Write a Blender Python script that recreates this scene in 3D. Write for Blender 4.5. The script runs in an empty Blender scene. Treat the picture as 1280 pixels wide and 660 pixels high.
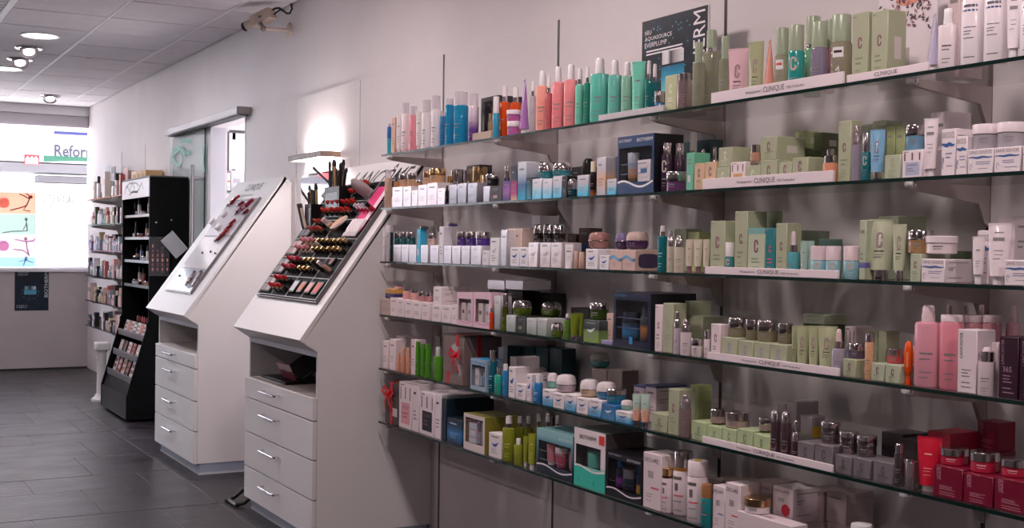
import bpy, math, random
from mathutils import Vector, Matrix
random.seed(7)
scene = bpy.context.scene
COL = scene.collection

# ------------------------------------------------------------------ camera
FPX = 1531.58
CAM = Vector((0.0, -2.435, 1.342))
YAW, PITCH, ROLL = 0.5087, 0.0127, 0.0126
_f = Vector((-math.cos(YAW), math.sin(YAW), 0)); _r = Vector((math.sin(YAW), math.cos(YAW), 0)); _u = Vector((0, 0, 1))
VF = _f * math.cos(PITCH) - _u * math.sin(PITCH); _u2 = _u * math.cos(PITCH) + _f * math.sin(PITCH)
VR = _r * math.cos(ROLL) + _u2 * math.sin(ROLL); VU = _u2 * math.cos(ROLL) - _r * math.sin(ROLL)
cd = bpy.data.cameras.new('camera'); cam = bpy.data.objects.new('camera', cd); COL.objects.link(cam)
cd.sensor_width = 36; cd.lens = FPX / 1280 * 36; cd.clip_start = .05; cd.clip_end = 200
cam.matrix_world = Matrix(((VR.x, VU.x, -VF.x, CAM.x), (VR.y, VU.y, -VF.y, CAM.y), (VR.z, VU.z, -VF.z, CAM.z), (0, 0, 0, 1)))
scene.camera = cam

# ------------------------------------------------------------------ world, exposure
vs = scene.view_settings
vs.view_transform = 'Standard'; vs.look = 'None'; vs.gamma = 1; vs.use_curve_mapping = False
vs.exposure = -0.05
w = bpy.data.worlds.new('world'); scene.world = w; w.use_nodes = True
bg = w.node_tree.nodes['Background']; bg.inputs[0].default_value = (.90, .91, 1.0, 1); bg.inputs[1].default_value = 5.0
# the street outside lies in sun that runs along the shop front
sl = bpy.data.lights.new('sun', 'SUN'); sl.energy = 220; sl.angle = .01; sl.color = (1, .97, .93)
so = bpy.data.objects.new('sun', sl); COL.objects.link(so); so.rotation_euler = (math.radians(-42), math.radians(-4), 0)
LAMP_W = 19.5        # ceiling downlights
LAMP_COL = (1.0, .81, .785)

# ------------------------------------------------------------------ measuring helpers: a pixel of the photograph and a known plane give a point
def ray(x, y): return VF * FPX + VR * (x - 640) + VU * (330 - y)
def on_y(x, y, Y): v = ray(x, y); return CAM + v * ((Y - CAM.y) / v.y)
def on_x(x, y, X): v = ray(x, y); return CAM + v * ((X - CAM.x) / v.x)
def on_z(x, y, Z): v = ray(x, y); return CAM + v * ((Z - CAM.z) / v.z)
def pix(p):
    v = Vector(p) - CAM; z = v.dot(VF); return 640 + FPX * v.dot(VR) / z, 330 - FPX * v.dot(VU) / z

# ------------------------------------------------------------------ materials
def lin(h):
    h = h.lstrip('#'); c = [int(h[i:i+2], 16) / 255 for i in (0, 2, 4)]
    return tuple(((v / 12.92) if v <= .04045 else ((v + .055) / 1.055) ** 2.4) for v in c) + (1,)
MATS = {}
def bsdf(m): return m.node_tree.nodes['Principled BSDF']
def mat(h, rough=.35, metal=0, coat=0, emit=0, key=None):
    k = key or (h, rough, metal, coat, emit)
    if k in MATS: return MATS[k]
    m = bpy.data.materials.new('m_%s' % (h.lstrip('#'))); m.use_nodes = True; b = bsdf(m)
    b.inputs['Base Color'].default_value = lin(h); b.inputs['Roughness'].default_value = rough
    b.inputs['Metallic'].default_value = metal; b.inputs['Coat Weight'].default_value = coat
    if emit: b.inputs['Emission Color'].default_value = lin(h); b.inputs['Emission Strength'].default_value = emit
    MATS[k] = m; return m
def clear(h, solid=.4, rough=.06):
    k = ('clear', h, solid, rough)
    if k in MATS: return MATS[k]
    m = bpy.data.materials.new('clear_' + h.lstrip('#')); m.use_nodes = True; t = m.node_tree; b = bsdf(m)
    b.inputs['Base Color'].default_value = lin(h); b.inputs['Roughness'].default_value = rough
    tr = t.nodes.new('ShaderNodeBsdfTransparent'); tr.inputs[0].default_value = lin(h)
    mx = t.nodes.new('ShaderNodeMixShader'); mx.inputs[0].default_value = solid
    t.links.new(tr.outputs[0], mx.inputs[1]); t.links.new(b.outputs[0], mx.inputs[2])
    t.links.new(mx.outputs[0], t.nodes['Material Output'].inputs[0]); MATS[k] = m; return m
def thin_glass(name, tint, ior=1.45):
    m = bpy.data.materials.new(name); m.use_nodes = True; t = m.node_tree; t.nodes.remove(bsdf(m))
    tr = t.nodes.new('ShaderNodeBsdfTransparent'); tr.inputs[0].default_value = tint
    gl = t.nodes.new('ShaderNodeBsdfGlossy'); gl.inputs['Roughness'].default_value = .02
    fr = t.nodes.new('ShaderNodeFresnel'); ge = t.nodes.new('ShaderNodeNewGeometry'); io = t.nodes.new('ShaderNodeMapRange')
    io.inputs[3].default_value = ior; io.inputs[4].default_value = 1/ior      # same reflectance on both faces of the thin sheet
    t.links.new(ge.outputs['Backfacing'], io.inputs[0]); t.links.new(io.outputs[0], fr.inputs[0])
    mx = t.nodes.new('ShaderNodeMixShader')
    t.links.new(fr.outputs[0], mx.inputs[0]); t.links.new(tr.outputs[0], mx.inputs[1]); t.links.new(gl.outputs[0], mx.inputs[2])
    t.links.new(mx.outputs[0], t.nodes['Material Output'].inputs[0]); return m
def backlit(h, through=.5, rough=.6):
    k = ('backlit', h, through)
    if k in MATS: return MATS[k]
    m = bpy.data.materials.new('sheet_' + h.lstrip('#')); m.use_nodes = True; t = m.node_tree; b = bsdf(m)
    b.inputs['Base Color'].default_value = lin(h); b.inputs['Roughness'].default_value = rough
    tr = t.nodes.new('ShaderNodeBsdfTranslucent'); tr.inputs[0].default_value = lin(h)
    mx = t.nodes.new('ShaderNodeMixShader'); mx.inputs[0].default_value = through
    t.links.new(b.outputs[0], mx.inputs[1]); t.links.new(tr.outputs[0], mx.inputs[2])
    t.links.new(mx.outputs[0], t.nodes['Material Output'].inputs[0]); MATS[k] = m; return m
def grad(stops, rough=.3, metal=0, axis='Z'):
    """printed colour blend up a carton or bottle: stops = [(pos, hex), ...]"""
    k = ('grad', tuple(stops), rough, metal, axis)
    if k in MATS: return MATS[k]
    m = bpy.data.materials.new('blend'); m.use_nodes = True; t = m.node_tree; b = bsdf(m)
    b.inputs['Roughness'].default_value = rough; b.inputs['Metallic'].default_value = metal
    tc = t.nodes.new('ShaderNodeTexCoord'); sp = t.nodes.new('ShaderNodeSeparateXYZ'); cr = t.nodes.new('ShaderNodeValToRGB')
    t.links.new(tc.outputs['Generated'], sp.inputs[0]); t.links.new(sp.outputs[axis], cr.inputs[0]); t.links.new(cr.outputs[0], b.inputs['Base Color'])
    e = cr.color_ramp.elements
    while len(e) < len(stops): e.new(.5)
    for el, (p, h) in zip(e, stops): el.position = p; el.color = lin(h)
    MATS[k] = m; return m
def noisy(name, h1, h2, scale, rough=.5, bump=0, detail=4, stretch=None, metal=0, rough2=None, bscale=None):
    m = bpy.data.materials.new(name); m.use_nodes = True; t = m.node_tree; b = bsdf(m)
    tc = t.nodes.new('ShaderNodeTexCoord'); n = t.nodes.new('ShaderNodeTexNoise'); cr = t.nodes.new('ShaderNodeValToRGB')
    src = tc.outputs['Object']
    geo = t.nodes.new('ShaderNodeNewGeometry'); src = geo.outputs['Position']
    if stretch:
        mp = t.nodes.new('ShaderNodeMapping'); mp.inputs['Scale'].default_value = stretch; t.links.new(src, mp.inputs[0]); src = mp.outputs[0]
    n.inputs['Scale'].default_value = scale; n.inputs['Detail'].default_value = detail
    t.links.new(src, n.inputs['Vector']); t.links.new(n.outputs[0], cr.inputs[0])
    cr.color_ramp.elements[0].color = lin(h1); cr.color_ramp.elements[1].color = lin(h2)
    cr.color_ramp.elements[0].position = .3; cr.color_ramp.elements[1].position = .7
    t.links.new(cr.outputs[0], b.inputs['Base Color']); b.inputs['Roughness'].default_value = rough; b.inputs['Metallic'].default_value = metal
    if rough2 is not None:
        mr = t.nodes.new('ShaderNodeMapRange'); mr.inputs[3].default_value = rough; mr.inputs[4].default_value = rough2
        t.links.new(n.outputs[0], mr.inputs[0]); t.links.new(mr.outputs[0], b.inputs['Roughness'])
    if bump:
        n2 = t.nodes.new('ShaderNodeTexNoise'); n2.inputs['Scale'].default_value = bscale or scale * 4; n2.inputs['Detail'].default_value = 5
        t.links.new(src, n2.inputs['Vector'])
        bp = t.nodes.new('ShaderNodeBump'); bp.inputs['Strength'].default_value = bump; bp.inputs['Distance'].default_value = .01
        t.links.new(n2.outputs[0], bp.inputs['Height']); t.links.new(bp.outputs[0], b.inputs['Normal'])
    return m

# ------------------------------------------------------------------ mesh builders: every shape is (verts, faces); join() adds them up
def box(x0, x1, y0, y1, z0, z1, bev=0):
    if bev <= 0:
        v = [(x0,y0,z0),(x1,y0,z0),(x1,y1,z0),(x0,y1,z0),(x0,y0,z1),(x1,y0,z1),(x1,y1,z1),(x0,y1,z1)]
        return v, [(0,3,2,1),(4,5,6,7),(0,1,5,4),(1,2,6,5),(2,3,7,6),(3,0,4,7)]
    b = min(bev, (x1-x0)*.4, (y1-y0)*.4, (z1-z0)*.4)
    def ring(x0,x1,y0,y1,z): return [(x0,y0,z),(x1,y0,z),(x1,y1,z),(x0,y1,z)]
    def oct_(i, z): return [(x0+b,y0+i,z),(x1-b,y0+i,z),(x1-i,y0+b,z),(x1-i,y1-b,z),(x1-b,y1-i,z),(x0+b,y1-i,z),(x0+i,y1-b,z),(x0+i,y0+b,z)]
    v = ring(x0+b,x1-b,y0+b,y1-b,z0) + oct_(0,z0+b) + oct_(0,z1-b) + ring(x0+b,x1-b,y0+b,y1-b,z1)
    f = [(3,2,1,0),(20,21,22,23)]
    for k in range(8): f.append((4+k, 4+(k+1)%8, 12+(k+1)%8, 12+k))
    for k in range(4):
        n = (k+1)%4
        f.append((k, n, 4+2*k+1, 4+2*k)); f.append((n, 4+(2*k+2)%8, 4+2*k+1))
        f.append((20+n, 20+k, 12+2*k, 12+2*k+1)); f.append((20+n, 12+2*k+1, 12+(2*k+2)%8))
    return v, f
def lathe(prof, seg=16, sx=1, sy=1):
    v, f, rings = [], [], []
    for r, z in prof:
        if r < 1e-6: rings.append([len(v)]); v.append((0, 0, z))
        else:
            rings.append(list(range(len(v), len(v)+seg)))
            v += [(r*sx*math.cos(2*math.pi*k/seg), r*sy*math.sin(2*math.pi*k/seg), z) for k in range(seg)]
    for a, b in zip(rings, rings[1:]):
        for k in range(seg):
            n = (k+1) % seg
            if len(a) == 1 and len(b) == 1: continue
            if len(a) == 1: f.append((a[0], b[n], b[k]))
            elif len(b) == 1: f.append((a[k], a[n], b[0]))
            else: f.append((a[k], a[n], b[n], b[k]))
    return v, f
def cyl(r, z0, z1, seg=14, bev=0):
    b = min(bev, r*.5, (z1-z0)*.4)
    if b > 0: return lathe([(0,z0),(r-b,z0),(r,z0+b),(r,z1-b),(r-b,z1),(0,z1)], seg)
    return lathe([(0,z0),(r,z0),(r,z1),(0,z1)], seg)
def tube_path(pts, r, seg=8):
    v, f = [], []
    P = [Vector(p) for p in pts]; up = Vector((0.13, 0.21, 1)).normalized()
    for i, p in enumerate(P):
        d = ((P[i+1] if i+1 < len(P) else p) - (P[i-1] if i else p)).normalized()
        a = d.cross(up)
        if a.length < 1e-3: a = d.cross(Vector((1, 0, 0)))
        a.normalize(); b = d.cross(a)
        v += [tuple(p + (a*math.cos(2*math.pi*k/seg) + b*math.sin(2*math.pi*k/seg)) * r) for k in range(seg)]
    for i in range(len(P)-1):
        for k in range(seg): f.append((i*seg+k, i*seg+(k+1)%seg, (i+1)*seg+(k+1)%seg, (i+1)*seg+k))
    f.append(tuple(range(seg-1, -1, -1))); f.append(tuple((len(P)-1)*seg+k for k in range(seg)))
    return v, f
def prism(poly, x0, x1):
    """poly in (y,z) extruded along x"""
    n = len(poly); v = [(x0, y, z) for y, z in poly] + [(x1, y, z) for y, z in poly]
    f = [tuple(range(n-1, -1, -1)), tuple(range(n, 2*n))] + [(k, (k+1)%n, n+(k+1)%n, n+k) for k in range(n)]
    return v, f
def join(*sh):
    v, f = [], []
    for a, b in sh:
        o = len(v); v += list(a); f += [tuple(i+o for i in q) for q in b]
    return v, f
def move(sh, d=(0,0,0), m=None):
    m = m or Matrix.Identity(3); d = Vector(d)
    return [tuple(m @ Vector(p) + d) for p in sh[0]], sh[1]
def rotx(a): return Matrix.Rotation(a, 3, 'X')
def roty(a): return Matrix.Rotation(a, 3, 'Y')
def rotz(a): return Matrix.Rotation(a, 3, 'Z')
def slate_material():
    m = noisy('slate', '#1d1a1e', '#332d34', 4, rough=.24, rough2=.5, bump=.3, bscale=30, stretch=(1.4, .7, 1)); t = m.node_tree; b = bsdf(m)
    b.inputs['Specular IOR Level'].default_value = .5
    geo = t.nodes.new('ShaderNodeNewGeometry'); mp = t.nodes.new('ShaderNodeMapping'); mp.inputs['Scale'].default_value = (34, 9, 1)
    n = t.nodes.new('ShaderNodeTexNoise'); n.inputs['Scale'].default_value = 1; n.inputs['Detail'].default_value = 6
    cr = t.nodes.new('ShaderNodeValToRGB'); cr.color_ramp.elements[0].position = .32; cr.color_ramp.elements[1].position = .46
    cr.color_ramp.elements[0].color = (.25, .25, .25, 1); cr.color_ramp.elements[1].color = (1, 1, 1, 1)
    mx = t.nodes.new('ShaderNodeMix'); mx.data_type = 'RGBA'; mx.blend_type = 'MULTIPLY'; mx.inputs[0].default_value = 1
    src = b.inputs['Base Color'].links[0].from_socket
    t.links.new(geo.outputs['Position'], mp.inputs[0]); t.links.new(mp.outputs[0], n.inputs['Vector']); t.links.new(n.outputs[0], cr.inputs[0])
    t.links.new(src, mx.inputs[6]); t.links.new(cr.outputs[0], mx.inputs[7]); t.links.new(mx.outputs[2], b.inputs['Base Color'])
    return m
def make_mesh(sh, m, smooth=True, ang=38):
    me = bpy.data.meshes.new('mesh'); me.from_pydata(sh[0], [], sh[1]); me.materials.append(m)
    if smooth: me.shade_smooth(); me.set_sharp_from_angle(angle=math.radians(ang))
    return me
def obj(name, sh, m, parent=None, smooth=True):
    o = bpy.data.objects.new(name, sh if isinstance(sh, bpy.types.Mesh) else make_mesh(sh, m, smooth)); COL.objects.link(o)
    if parent: o.parent = parent
    return o
def tag(o, label, cat, group=None):
    o['label'] = label; o['category'] = cat
    if group: o['group'] = group
    return o
def thing(name, loc, label=None, cat=None, group=None, rz=0):
    e = bpy.data.objects.new(name, None); COL.objects.link(e); e.empty_display_size = .02
    e.location = loc; e.rotation_euler = (0, 0, rz)
    if label: tag(e, label, cat, group)
    return e
def struct(name, sh, m, smooth=False):
    o = obj(name, sh, m, None, smooth); o['kind'] = 'structure'; return o

# ------------------------------------------------------------------ lettering (flat print): glyph outlines from the built-in font
TXT = {}
def glyphs(s, bold=0):
    if s not in TXT:
        cu = bpy.data.curves.new('t', 'FONT'); cu.body = s; cu.resolution_u = 2; cu.size = 1; cu.offset = .018 if s == 'Reformhaus' else (.008 if s == 'LANCÔME' else 0)
        o = bpy.data.objects.new('t', cu); COL.objects.link(o)
        me = bpy.data.meshes.new_from_object(o.evaluated_get(bpy.context.evaluated_depsgraph_get()))
        v = [tuple(p.co) for p in me.vertices]; f = [tuple(p.vertices) for p in me.polygons]
        bpy.data.objects.remove(o); bpy.data.curves.remove(cu); bpy.data.meshes.remove(me)
        TXT[s] = (v, f, min(p[0] for p in v), max(p[0] for p in v), min(p[1] for p in v), max(p[1] for p in v))
    return TXT[s]
WORDS = ['CLINIQUE', 'BIOTHERM', 'SANS SOUCIS', 'DECLARÉ', 'LANCASTER', 'LANCÔME', 'Allergiegetestet', '100% Parfumfrei', 'Reformhaus', 'neuform',
         'BLUE THERAPY', 'NEU', 'AQUASOURCE', 'EVERPLUMP', 'TESTER', '1', '2', '3', '4', 'o', 're', 'SENSES', 'SPA', '365', 'SENSUAL']
for s_ in WORDS: glyphs(s_)
def text(s, h, o=(0,0,0), right=(1,0,0), up=(0,0,1), width=None, align=.5, shear=0, mirror=False):
    v, f, x0, x1, y0, y1 = glyphs(s); k = h / (y1 - y0); kx = k if width is None else width / (x1 - x0)
    o, R_, U_ = Vector(o), Vector(right), Vector(up)
    if mirror: R_ = -R_
    return [tuple(o + R_ * (((p[0]-x0) - (x1-x0)*align) * kx + (p[1]-y0)*k*shear) + U_ * ((p[1]-y0) * k)) for p in v], f
def quad(x0, x1, z0, z1, y): return [(x0,y,z0),(x1,y,z0),(x1,y,z1),(x0,y,z1)], [(0,1,2,3)]
def ribbon(pts, wd, y):
    """flat band of varying width in the xz plane: pts (x,z)"""
    v, f = [], []
    n = len(pts)
    for i, (x, z) in enumerate(pts):
        a = pts[min(i+1, n-1)]; b = pts[max(i-1, 0)]; d = Vector((a[0]-b[0], a[1]-b[1])).normalized()
        wi = wd(i/(n-1)) if callable(wd) else wd
        v += [(x - d.y*wi, y, z + d.x*wi), (x + d.y*wi, y, z - d.x*wi)]
    for i in range(n-1): f.append((2*i+1, 2*i+3, 2*i+2, 2*i))
    return v, f
def emblem(cx, z0, w_, h, y):
    """tall rounded letter-C mark"""
    a = w_/2; pts = [(cx + a, z0 + h*.36)]
    pts += [(cx + a*math.cos(t), z0 + a + a*math.sin(t)) for t in [-math.pi*k/6 for k in range(0, 7)]]
    pts += [(cx + a*math.cos(t), z0 + h - a + a*math.sin(t)) for t in [math.pi - math.pi*k/6 for k in range(0, 7)]]
    pts += [(cx + a, z0 + h*.64)]
    return ribbon(pts, w_*.23, y)
# ================================================================== the room
XB, XE, YL, CEIL = -13.72, 2.6, -6.0, 2.797
MOD0 = -5.014                                   # first shelf upright; the wall system repeats every metre
M_WALL = noisy('wall_paint', '#dcd6d8', '#e2dcde', 3, rough=.6, bump=.02, bscale=60)
M_PANEL = M_WALL
M_WHITE = mat('#efedf0', .35, key='cabinet_white')
M_SLATE = slate_material()
M_GROUT = mat('#857f88', .8)
M_STEEL = mat('#b9b4b6', .28, 1)
M_CHROME = mat('#dcdce0', .12, 1)
M_BRACKET = mat('#b3a8a6', .4, .25)
M_BLACK = mat('#0c0c0e', .35)
M_GLASS = thin_glass('shelf_glass', (.935, .95, .945, 1), 1.4)
M_GLASSEDGE = mat('#0b2724', .12)
M_PANE = thin_glass('window_glass', (.97, .985, .98, 1), 1.35)
M_ACRYL = clear('#f4f2f6', .3)

floor = struct('floor', box(XB-.1, XE, YL, .1, -.06, -.004), M_GROUT)
tile_meshes = {}
def tile(x0, x1, y0, y1):
    g = .0025; w_, h = round(x1-x0, 3), round(y1-y0, 3)
    if (w_, h) not in tile_meshes: tile_meshes[(w_, h)] = make_mesh(box(g, w_-g, g, h-g, -.012, 0, .0015), M_SLATE)
    o = obj('tile', tile_meshes[(w_, h)], None, floor); o.location = (x0, y0, random.uniform(-.0008, .0004))
x, c = XB, 0
xs = []
while x < XE - .05:
    wd = (.64, .64, .42)[c % 3]; x1 = min(x + wd, XE); xs.append((x, x1, c)); x = x1; c += 1
for x0, x1, c in xs:
    for k in range(2):                                    # border course along the wall
        y0 = -.655 + k*.3275; tile(x0, x1, y0, y0+.3275) if x0 < -2 else None
    if x0 >= -2: tile(x0, x1, -.655, 0)
    y = -.655; k = 0
    first = (.58, .30, .44, .2)[c % 4]
    while y > YL + .02:
        L = first if k == 0 else (.62 if y > -3.2 else 1.24)
        y0 = max(y - L, YL); tile(x0, x1, y0, y); y = y0; k += 1

M_CTILE = noisy('mineral_tile', '#d2ccd2', '#dad4da', 8, rough=.9, bump=.1, bscale=90)
ceiling = struct('ceiling', box(XB, XE, YL, 0, CEIL+.024, CEIL+.1), mat('#3a373a', .8))  # backing painted dark to deepen the shaded joints between tiles
gx = [-8.175 + .622*k for k in range(-9, 18)]; gy = [-.27 - .594*k for k in range(0, 10)]
xsq = [XB] + [v for v in gx if XB + .1 < v < XE - .1] + [XE]; ysq = [YL] + sorted(v for v in gy if v > YL + .1) + [0]
cm = {}
for xa, xb_ in zip(xsq, xsq[1:]):
    for ya, yb in zip(ysq, ysq[1:]):
        key = (round(xb_-xa, 3), round(yb-ya, 3))
        if key not in cm: cm[key] = make_mesh(box(.009, key[0]-.009, .011, key[1]-.011, 0, .022, .0015), M_CTILE, True)
        o = obj('ceiling_tile', cm[key], None, ceiling); o.location = (xa, ya, CEIL + random.uniform(-.001, .0012))

for yq in gy:
    if yq > YL + .1: obj('ceiling_rail', box(XB, XE, yq-.0095, yq+.0095, CEIL-.001, CEIL+.022), mat('#e6e2e6', .45), ceiling, False)

DX0, DX1, DZ = -8.90, -8.06, 2.20                        # doorway
struct('wall_right', join(box(XB-.1, DX0, 0, .12, 0, CEIL+.09), box(DX1, XE, 0, .12, 0, CEIL+.09), box(DX0, DX1, 0, .12, DZ, CEIL+.09)), M_WALL)
wall_right = bpy.data.objects['wall_right']
pm = {}
for k in list(range(-8, -5)) + list(range(-3, 7)):
    xa, xb_ = MOD0 + k, MOD0 + k + 1
    xa = max(xa, XB + .02); L = round(xb_ - xa - .012, 3)
    if L not in pm: pm[L] = make_mesh(box(.006, .006 + L, -.005, 0, .012, 2.217, .001), M_PANEL, True)
    o = obj('wall_panel', pm[L], None, wall_right); o.location = (xa, 0, 0)
struct('wall_left', box(XB-.1, XE, YL-.1, YL, 0, CEIL+.1), mat('#a59c9c', .6))
struct('wall_front', box(XE, XE+.1, YL-.1, .12, 0, CEIL+.1), mat('#b8aeae', .6))
# far wall: parapet, sill, shop window, lintel
ZS = 1.062
back = struct('wall_back', join(box(XB-.16, XB, YL, 0, 0, ZS-.03)), noisy('parapet', '#b9b1b1', '#c0b8b8', 2, rough=.6))
struct('wall_lintel', box(XB-.16, XB, YL, 0, 2.70, CEIL+.1), mat('#f0eef0', .6))
struct('trim_1', box(XB-.16, XB+.03, YL, -.002, ZS-.03, ZS, .004), mat('#e8e6ea', .4))
struct('dark_gap_back', box(XB, XB+.006, YL, -.002, 0, .018), mat('#2a2628', .5))  # dark strip drawn in for the dark gap between wall and floor
win = struct('window_1', join(box(XB-.10, XB-.04, YL, 0, 2.585, 2.70, .004), box(XB-.10, XB-.04, YL, 0, ZS, ZS+.012)), mat('#c9c4ca', .4))
for yy in (-1.55, -3.05, -4.55): obj('window_mullion', box(XB-.10, XB-.04, yy-.025, yy+.025, ZS+.012, 2.585), mat('#c9c4ca', .4), win, False)
for ya, yb in ((-1.525, -.005), (-3.025, -1.575), (-4.525, -3.075), (YL, -4.575)):
    obj('window_pane', box(XB-.073, XB-.067, ya, yb, ZS+.012, 2.585), M_PANE, win, False)
obj('blind_slat', box(XB-.03, XB-.005, YL, -.01, 2.575, 2.60), mat('#d6cfd6', .5), win, False)

# side room behind the doorway
SX = -10.9
M_SIDE = mat('#eeecef', .6)
wy0, wy1 = on_x(289.5, 190, SX).y, on_x(289.5, 190, SX).y + .75
wz0, wz1 = on_x(298, 216, SX).z, on_x(298, 171, SX).z
struct('wall_side_room', join(box(SX-.1, SX, .12, wy0, 0, 2.7), box(SX-.1, SX, wy1, 2.9, 0, 2.7), box(SX-.1, SX, wy0, wy1, 0, wz0), box(SX-.1, SX, wy0, wy1, wz1, 2.7),
       box(SX, -10.6, 2.8, 2.9, 0, 2.7), box(-6.4, -6.0, 2.8, 2.9, 0, 2.7), box(-10.6, -6.4, 2.8, 2.9, 0, .6), box(-6.1, -6.0, .12, 2.8, 0, 2.7)), M_SIDE)  # wide rear opening, out of view, added to brighten this room
struct('floor_side_room', box(SX-.1, -6.0, .1, 2.9, -.06, 0), M_SLATE)
struct('ceiling_side_room', box(SX-.1, -6.0, .1, 2.9, 2.5, 2.7), M_SIDE)
w2 = struct('window_2', join(box(SX-.03, SX+.02, wy0-.03, wy0+.03, wz0-.03, wz1+.03), box(SX-.03, SX+.02, wy1-.03, wy1+.03, wz0-.03, wz1+.03),
       box(SX-.03, SX+.02, wy0, wy1, wz1-.03, wz1+.03), box(SX-.03, SX+.02, wy0, wy1, wz0-.03, wz0+.03)), mat('#f0eff2', .4))
obj('window_gasket', join(box(SX+.02, SX+.026, wy0-.045, wy0-.03, wz0-.04, wz1+.04), box(SX+.02, SX+.026, wy0-.03, wy1, wz1+.03, wz1+.055)), mat('#4a4648', .5), w2, False)
obj('window_pane', box(SX-.01, SX-.004, wy0+.03, wy1-.03, wz0+.03, wz1-.03), M_PANE, w2, False)

# street side: white shop front opposite with a fascia sign
FX = -18.5
def fz(y, x=60): return on_x(x, y, FX).z
def fy(x, y=190): return on_x(x, y, FX).y
M_FAC = mat('#d0ccd0', .7)
fac = struct('wall_opposite', join(box(FX-.3, FX, -9, 7, fz(139), fz(118)+4), box(FX-.3, FX, -9, 7, -.1, fz(229))), M_FAC)
struct('ground_street', box(-40, XB-.17, -14, 12, -.12, -.06), mat('#5a585c', .85))
struct('trim_6', box(XB-.95, XB-.17, -7.5, 1.5, .94, .98, .004), mat('#f2f0f0', .6))  # unseen white ledge added to throw sunlight up onto the ceiling
struct('trim_2', box(FX-.25, FX+.25, -9, 7, fz(217)-.0, fz(206)), mat('#5e5a60', .6))
struct('trim_3', box(FX-.25, FX+.12, fy(46, 222), 7, fz(228), fz(219.5)), mat('#57535a', .6))
struct('trim_4', box(FX-.25, FX+.1, -9, 7, fz(158), fz(146)), mat('#7a707c', .6))
sg = thing('shop_sign', (FX, fy(60), fz(205)), 'white fascia sign with green swoosh and red emblem seen through the far window', 'sign')
o_ = Vector(sg.location)
def S(x, y): p = on_x(x, y, FX + .26); return (p.y - o_.y, p.z - o_.z)
def yzq(a, b, c, d, dx):                           # quad on the fascia from four (y,z) corners
    return [(dx, *a), (dx, *b), (dx, *c), (dx, *d)], [(0, 1, 2, 3)]
obj('sign_panel', box(-.2, .255, -7, 6, fz(204.5)-o_.z, fz(159)-o_.z, .01), mat('#a8a4a8', .5), sg, False)
a = S(67.5, 165.5); b = S(110, 168.5)
obj('blue_line', box(.255, .262, a[0], a[0]+1.6, a[1]-.02, a[1]+.02), mat('#12155c', .5), sg, False)
a = S(68, 195.5); hT = S(70, 180.5)[1] - a[1]
obj('lettering', text('Reformhaus', hT, (.263, a[0], a[1]), (0, 1, 0), (0, 0, 1), align=0, width=(S(109, 190)[0]-a[0])*2.05), mat('#26243c', .5), sg, False)
a0, a1 = S(54.5, 194.2), S(109, 197)
n = 14; L = (a1[0]-a0[0])*2.0; th = S(55, 194)[1] - S(55, 201.8)[1]
v, f_ = [], []
for i in range(n+1):
    t = i/n; y_ = a0[0] + L*t; zt = a0[1] + (a1[1]-a0[1])*0; zb = a0[1] - th + th*.32*math.sin(math.pi*t)
    v += [(.2635, y_, zt), (.2635, y_, zb)]
for i in range(n): f_.append((2*i, 2*i+1, 2*i+3, 2*i+2))
obj('green_swoosh', (v, f_), mat('#03503c', .5), sg, False)
e0, e1 = S(30.5, 193), S(49, 206)
W_, H_ = e1[0]-e0[0], e0[1]-e1[1]
obj('emblem_ground', box(.255, .262, e0[0], e1[0], e1[1], e0[1]), mat('#9c0a1e', .5), sg, False)
cr = [(.05, .10), (.05, .5)]
zig = [(.08, .30), (.08, .62), (.20, .84), (.32, .62), (.38, .62), (.50, .84), (.62, .62), (.68, .62), (.80, .84), (.92, .62), (.92, .30)]
zig = [(.08, .34), (.08, .56), (.22, .86), (.36, .60), (.50, .86), (.64, .60), (.78, .86), (.92, .56), (.92, .34)]
obj('emblem_crowns', ([(.2635, e0[0]+W_*p, e1[1]+H_*q) for p, q in zig], [tuple(range(len(zig)))]), mat('#fbf7f9', .5), sg, False)
obj('emblem_band', ([(.2635, e0[0]+W_*p, e1[1]+H_*q) for p, q in ((.08, .07), (.92, .07), (.92, .32), (.08, .32))], [(0, 1, 2, 3)]), mat('#fbf7f9', .5), sg, False)
obj('emblem_lettering', text('neuform', H_*.13, (.265, (e0[0]+e1[0])/2, e1[1]+H_*.13), (0, 1, 0), (0, 0, 1), width=W_*.72), mat('#9c0a1e', .5), sg, False)

# ------------------------------------------------------------------ lights
def downlight(x, y, label, k=1.0, col=LAMP_COL):
    t = thing('ceiling_light', (x, y, CEIL), label, 'light', 'round ceiling downlights')
    obj('trim_ring', lathe([(.118, -.001), (.135, -.001), (.137, -.006), (.132, -.010), (.118, -.008)], 28), mat('#e9e7ea', .4), t)
    obj('diffuser', lathe([(0, -.004), (.118, -.004), (.118, -.002), (0, -.002)], 28), mat('#ffffff', .5, emit=9, key='lampdisc'), t)
    l = bpy.data.lights.new('downlight', 'AREA'); l.shape = 'DISK'; l.size = .23; l.energy = LAMP_W*k; l.color = col
    lo = bpy.data.objects.new('lamp', l); COL.objects.link(lo); lo.location = (0, 0, -.012); lo.parent = t
COOL = (1.0, .9, .9)
downlight(-11.053, -1.147, 'smaller looking round downlight at the left edge of the ceiling', .45, COOL)
downlight(-9.159, -1.147, 'large bright round downlight in the ceiling above the floor aisle', .45, COOL)
for i, X_ in enumerate((-5.37, -3.476, -1.58, .31)):
    downlight(X_, -1.147, ['round downlight above the left end of the shelf wall', 'round downlight above the middle of the shelf wall', 'round downlight above the right end of the shelf wall', 'round downlight behind the viewer'][i])
for i, X_ in enumerate((-9.159, -5.37, -1.58)): downlight(X_, -3.6, 'added fill downlight in the far row across the aisle, %s from the window' % ('first', 'second', 'third')[i], .8)  # unseen second row added to fill the room with light
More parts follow.
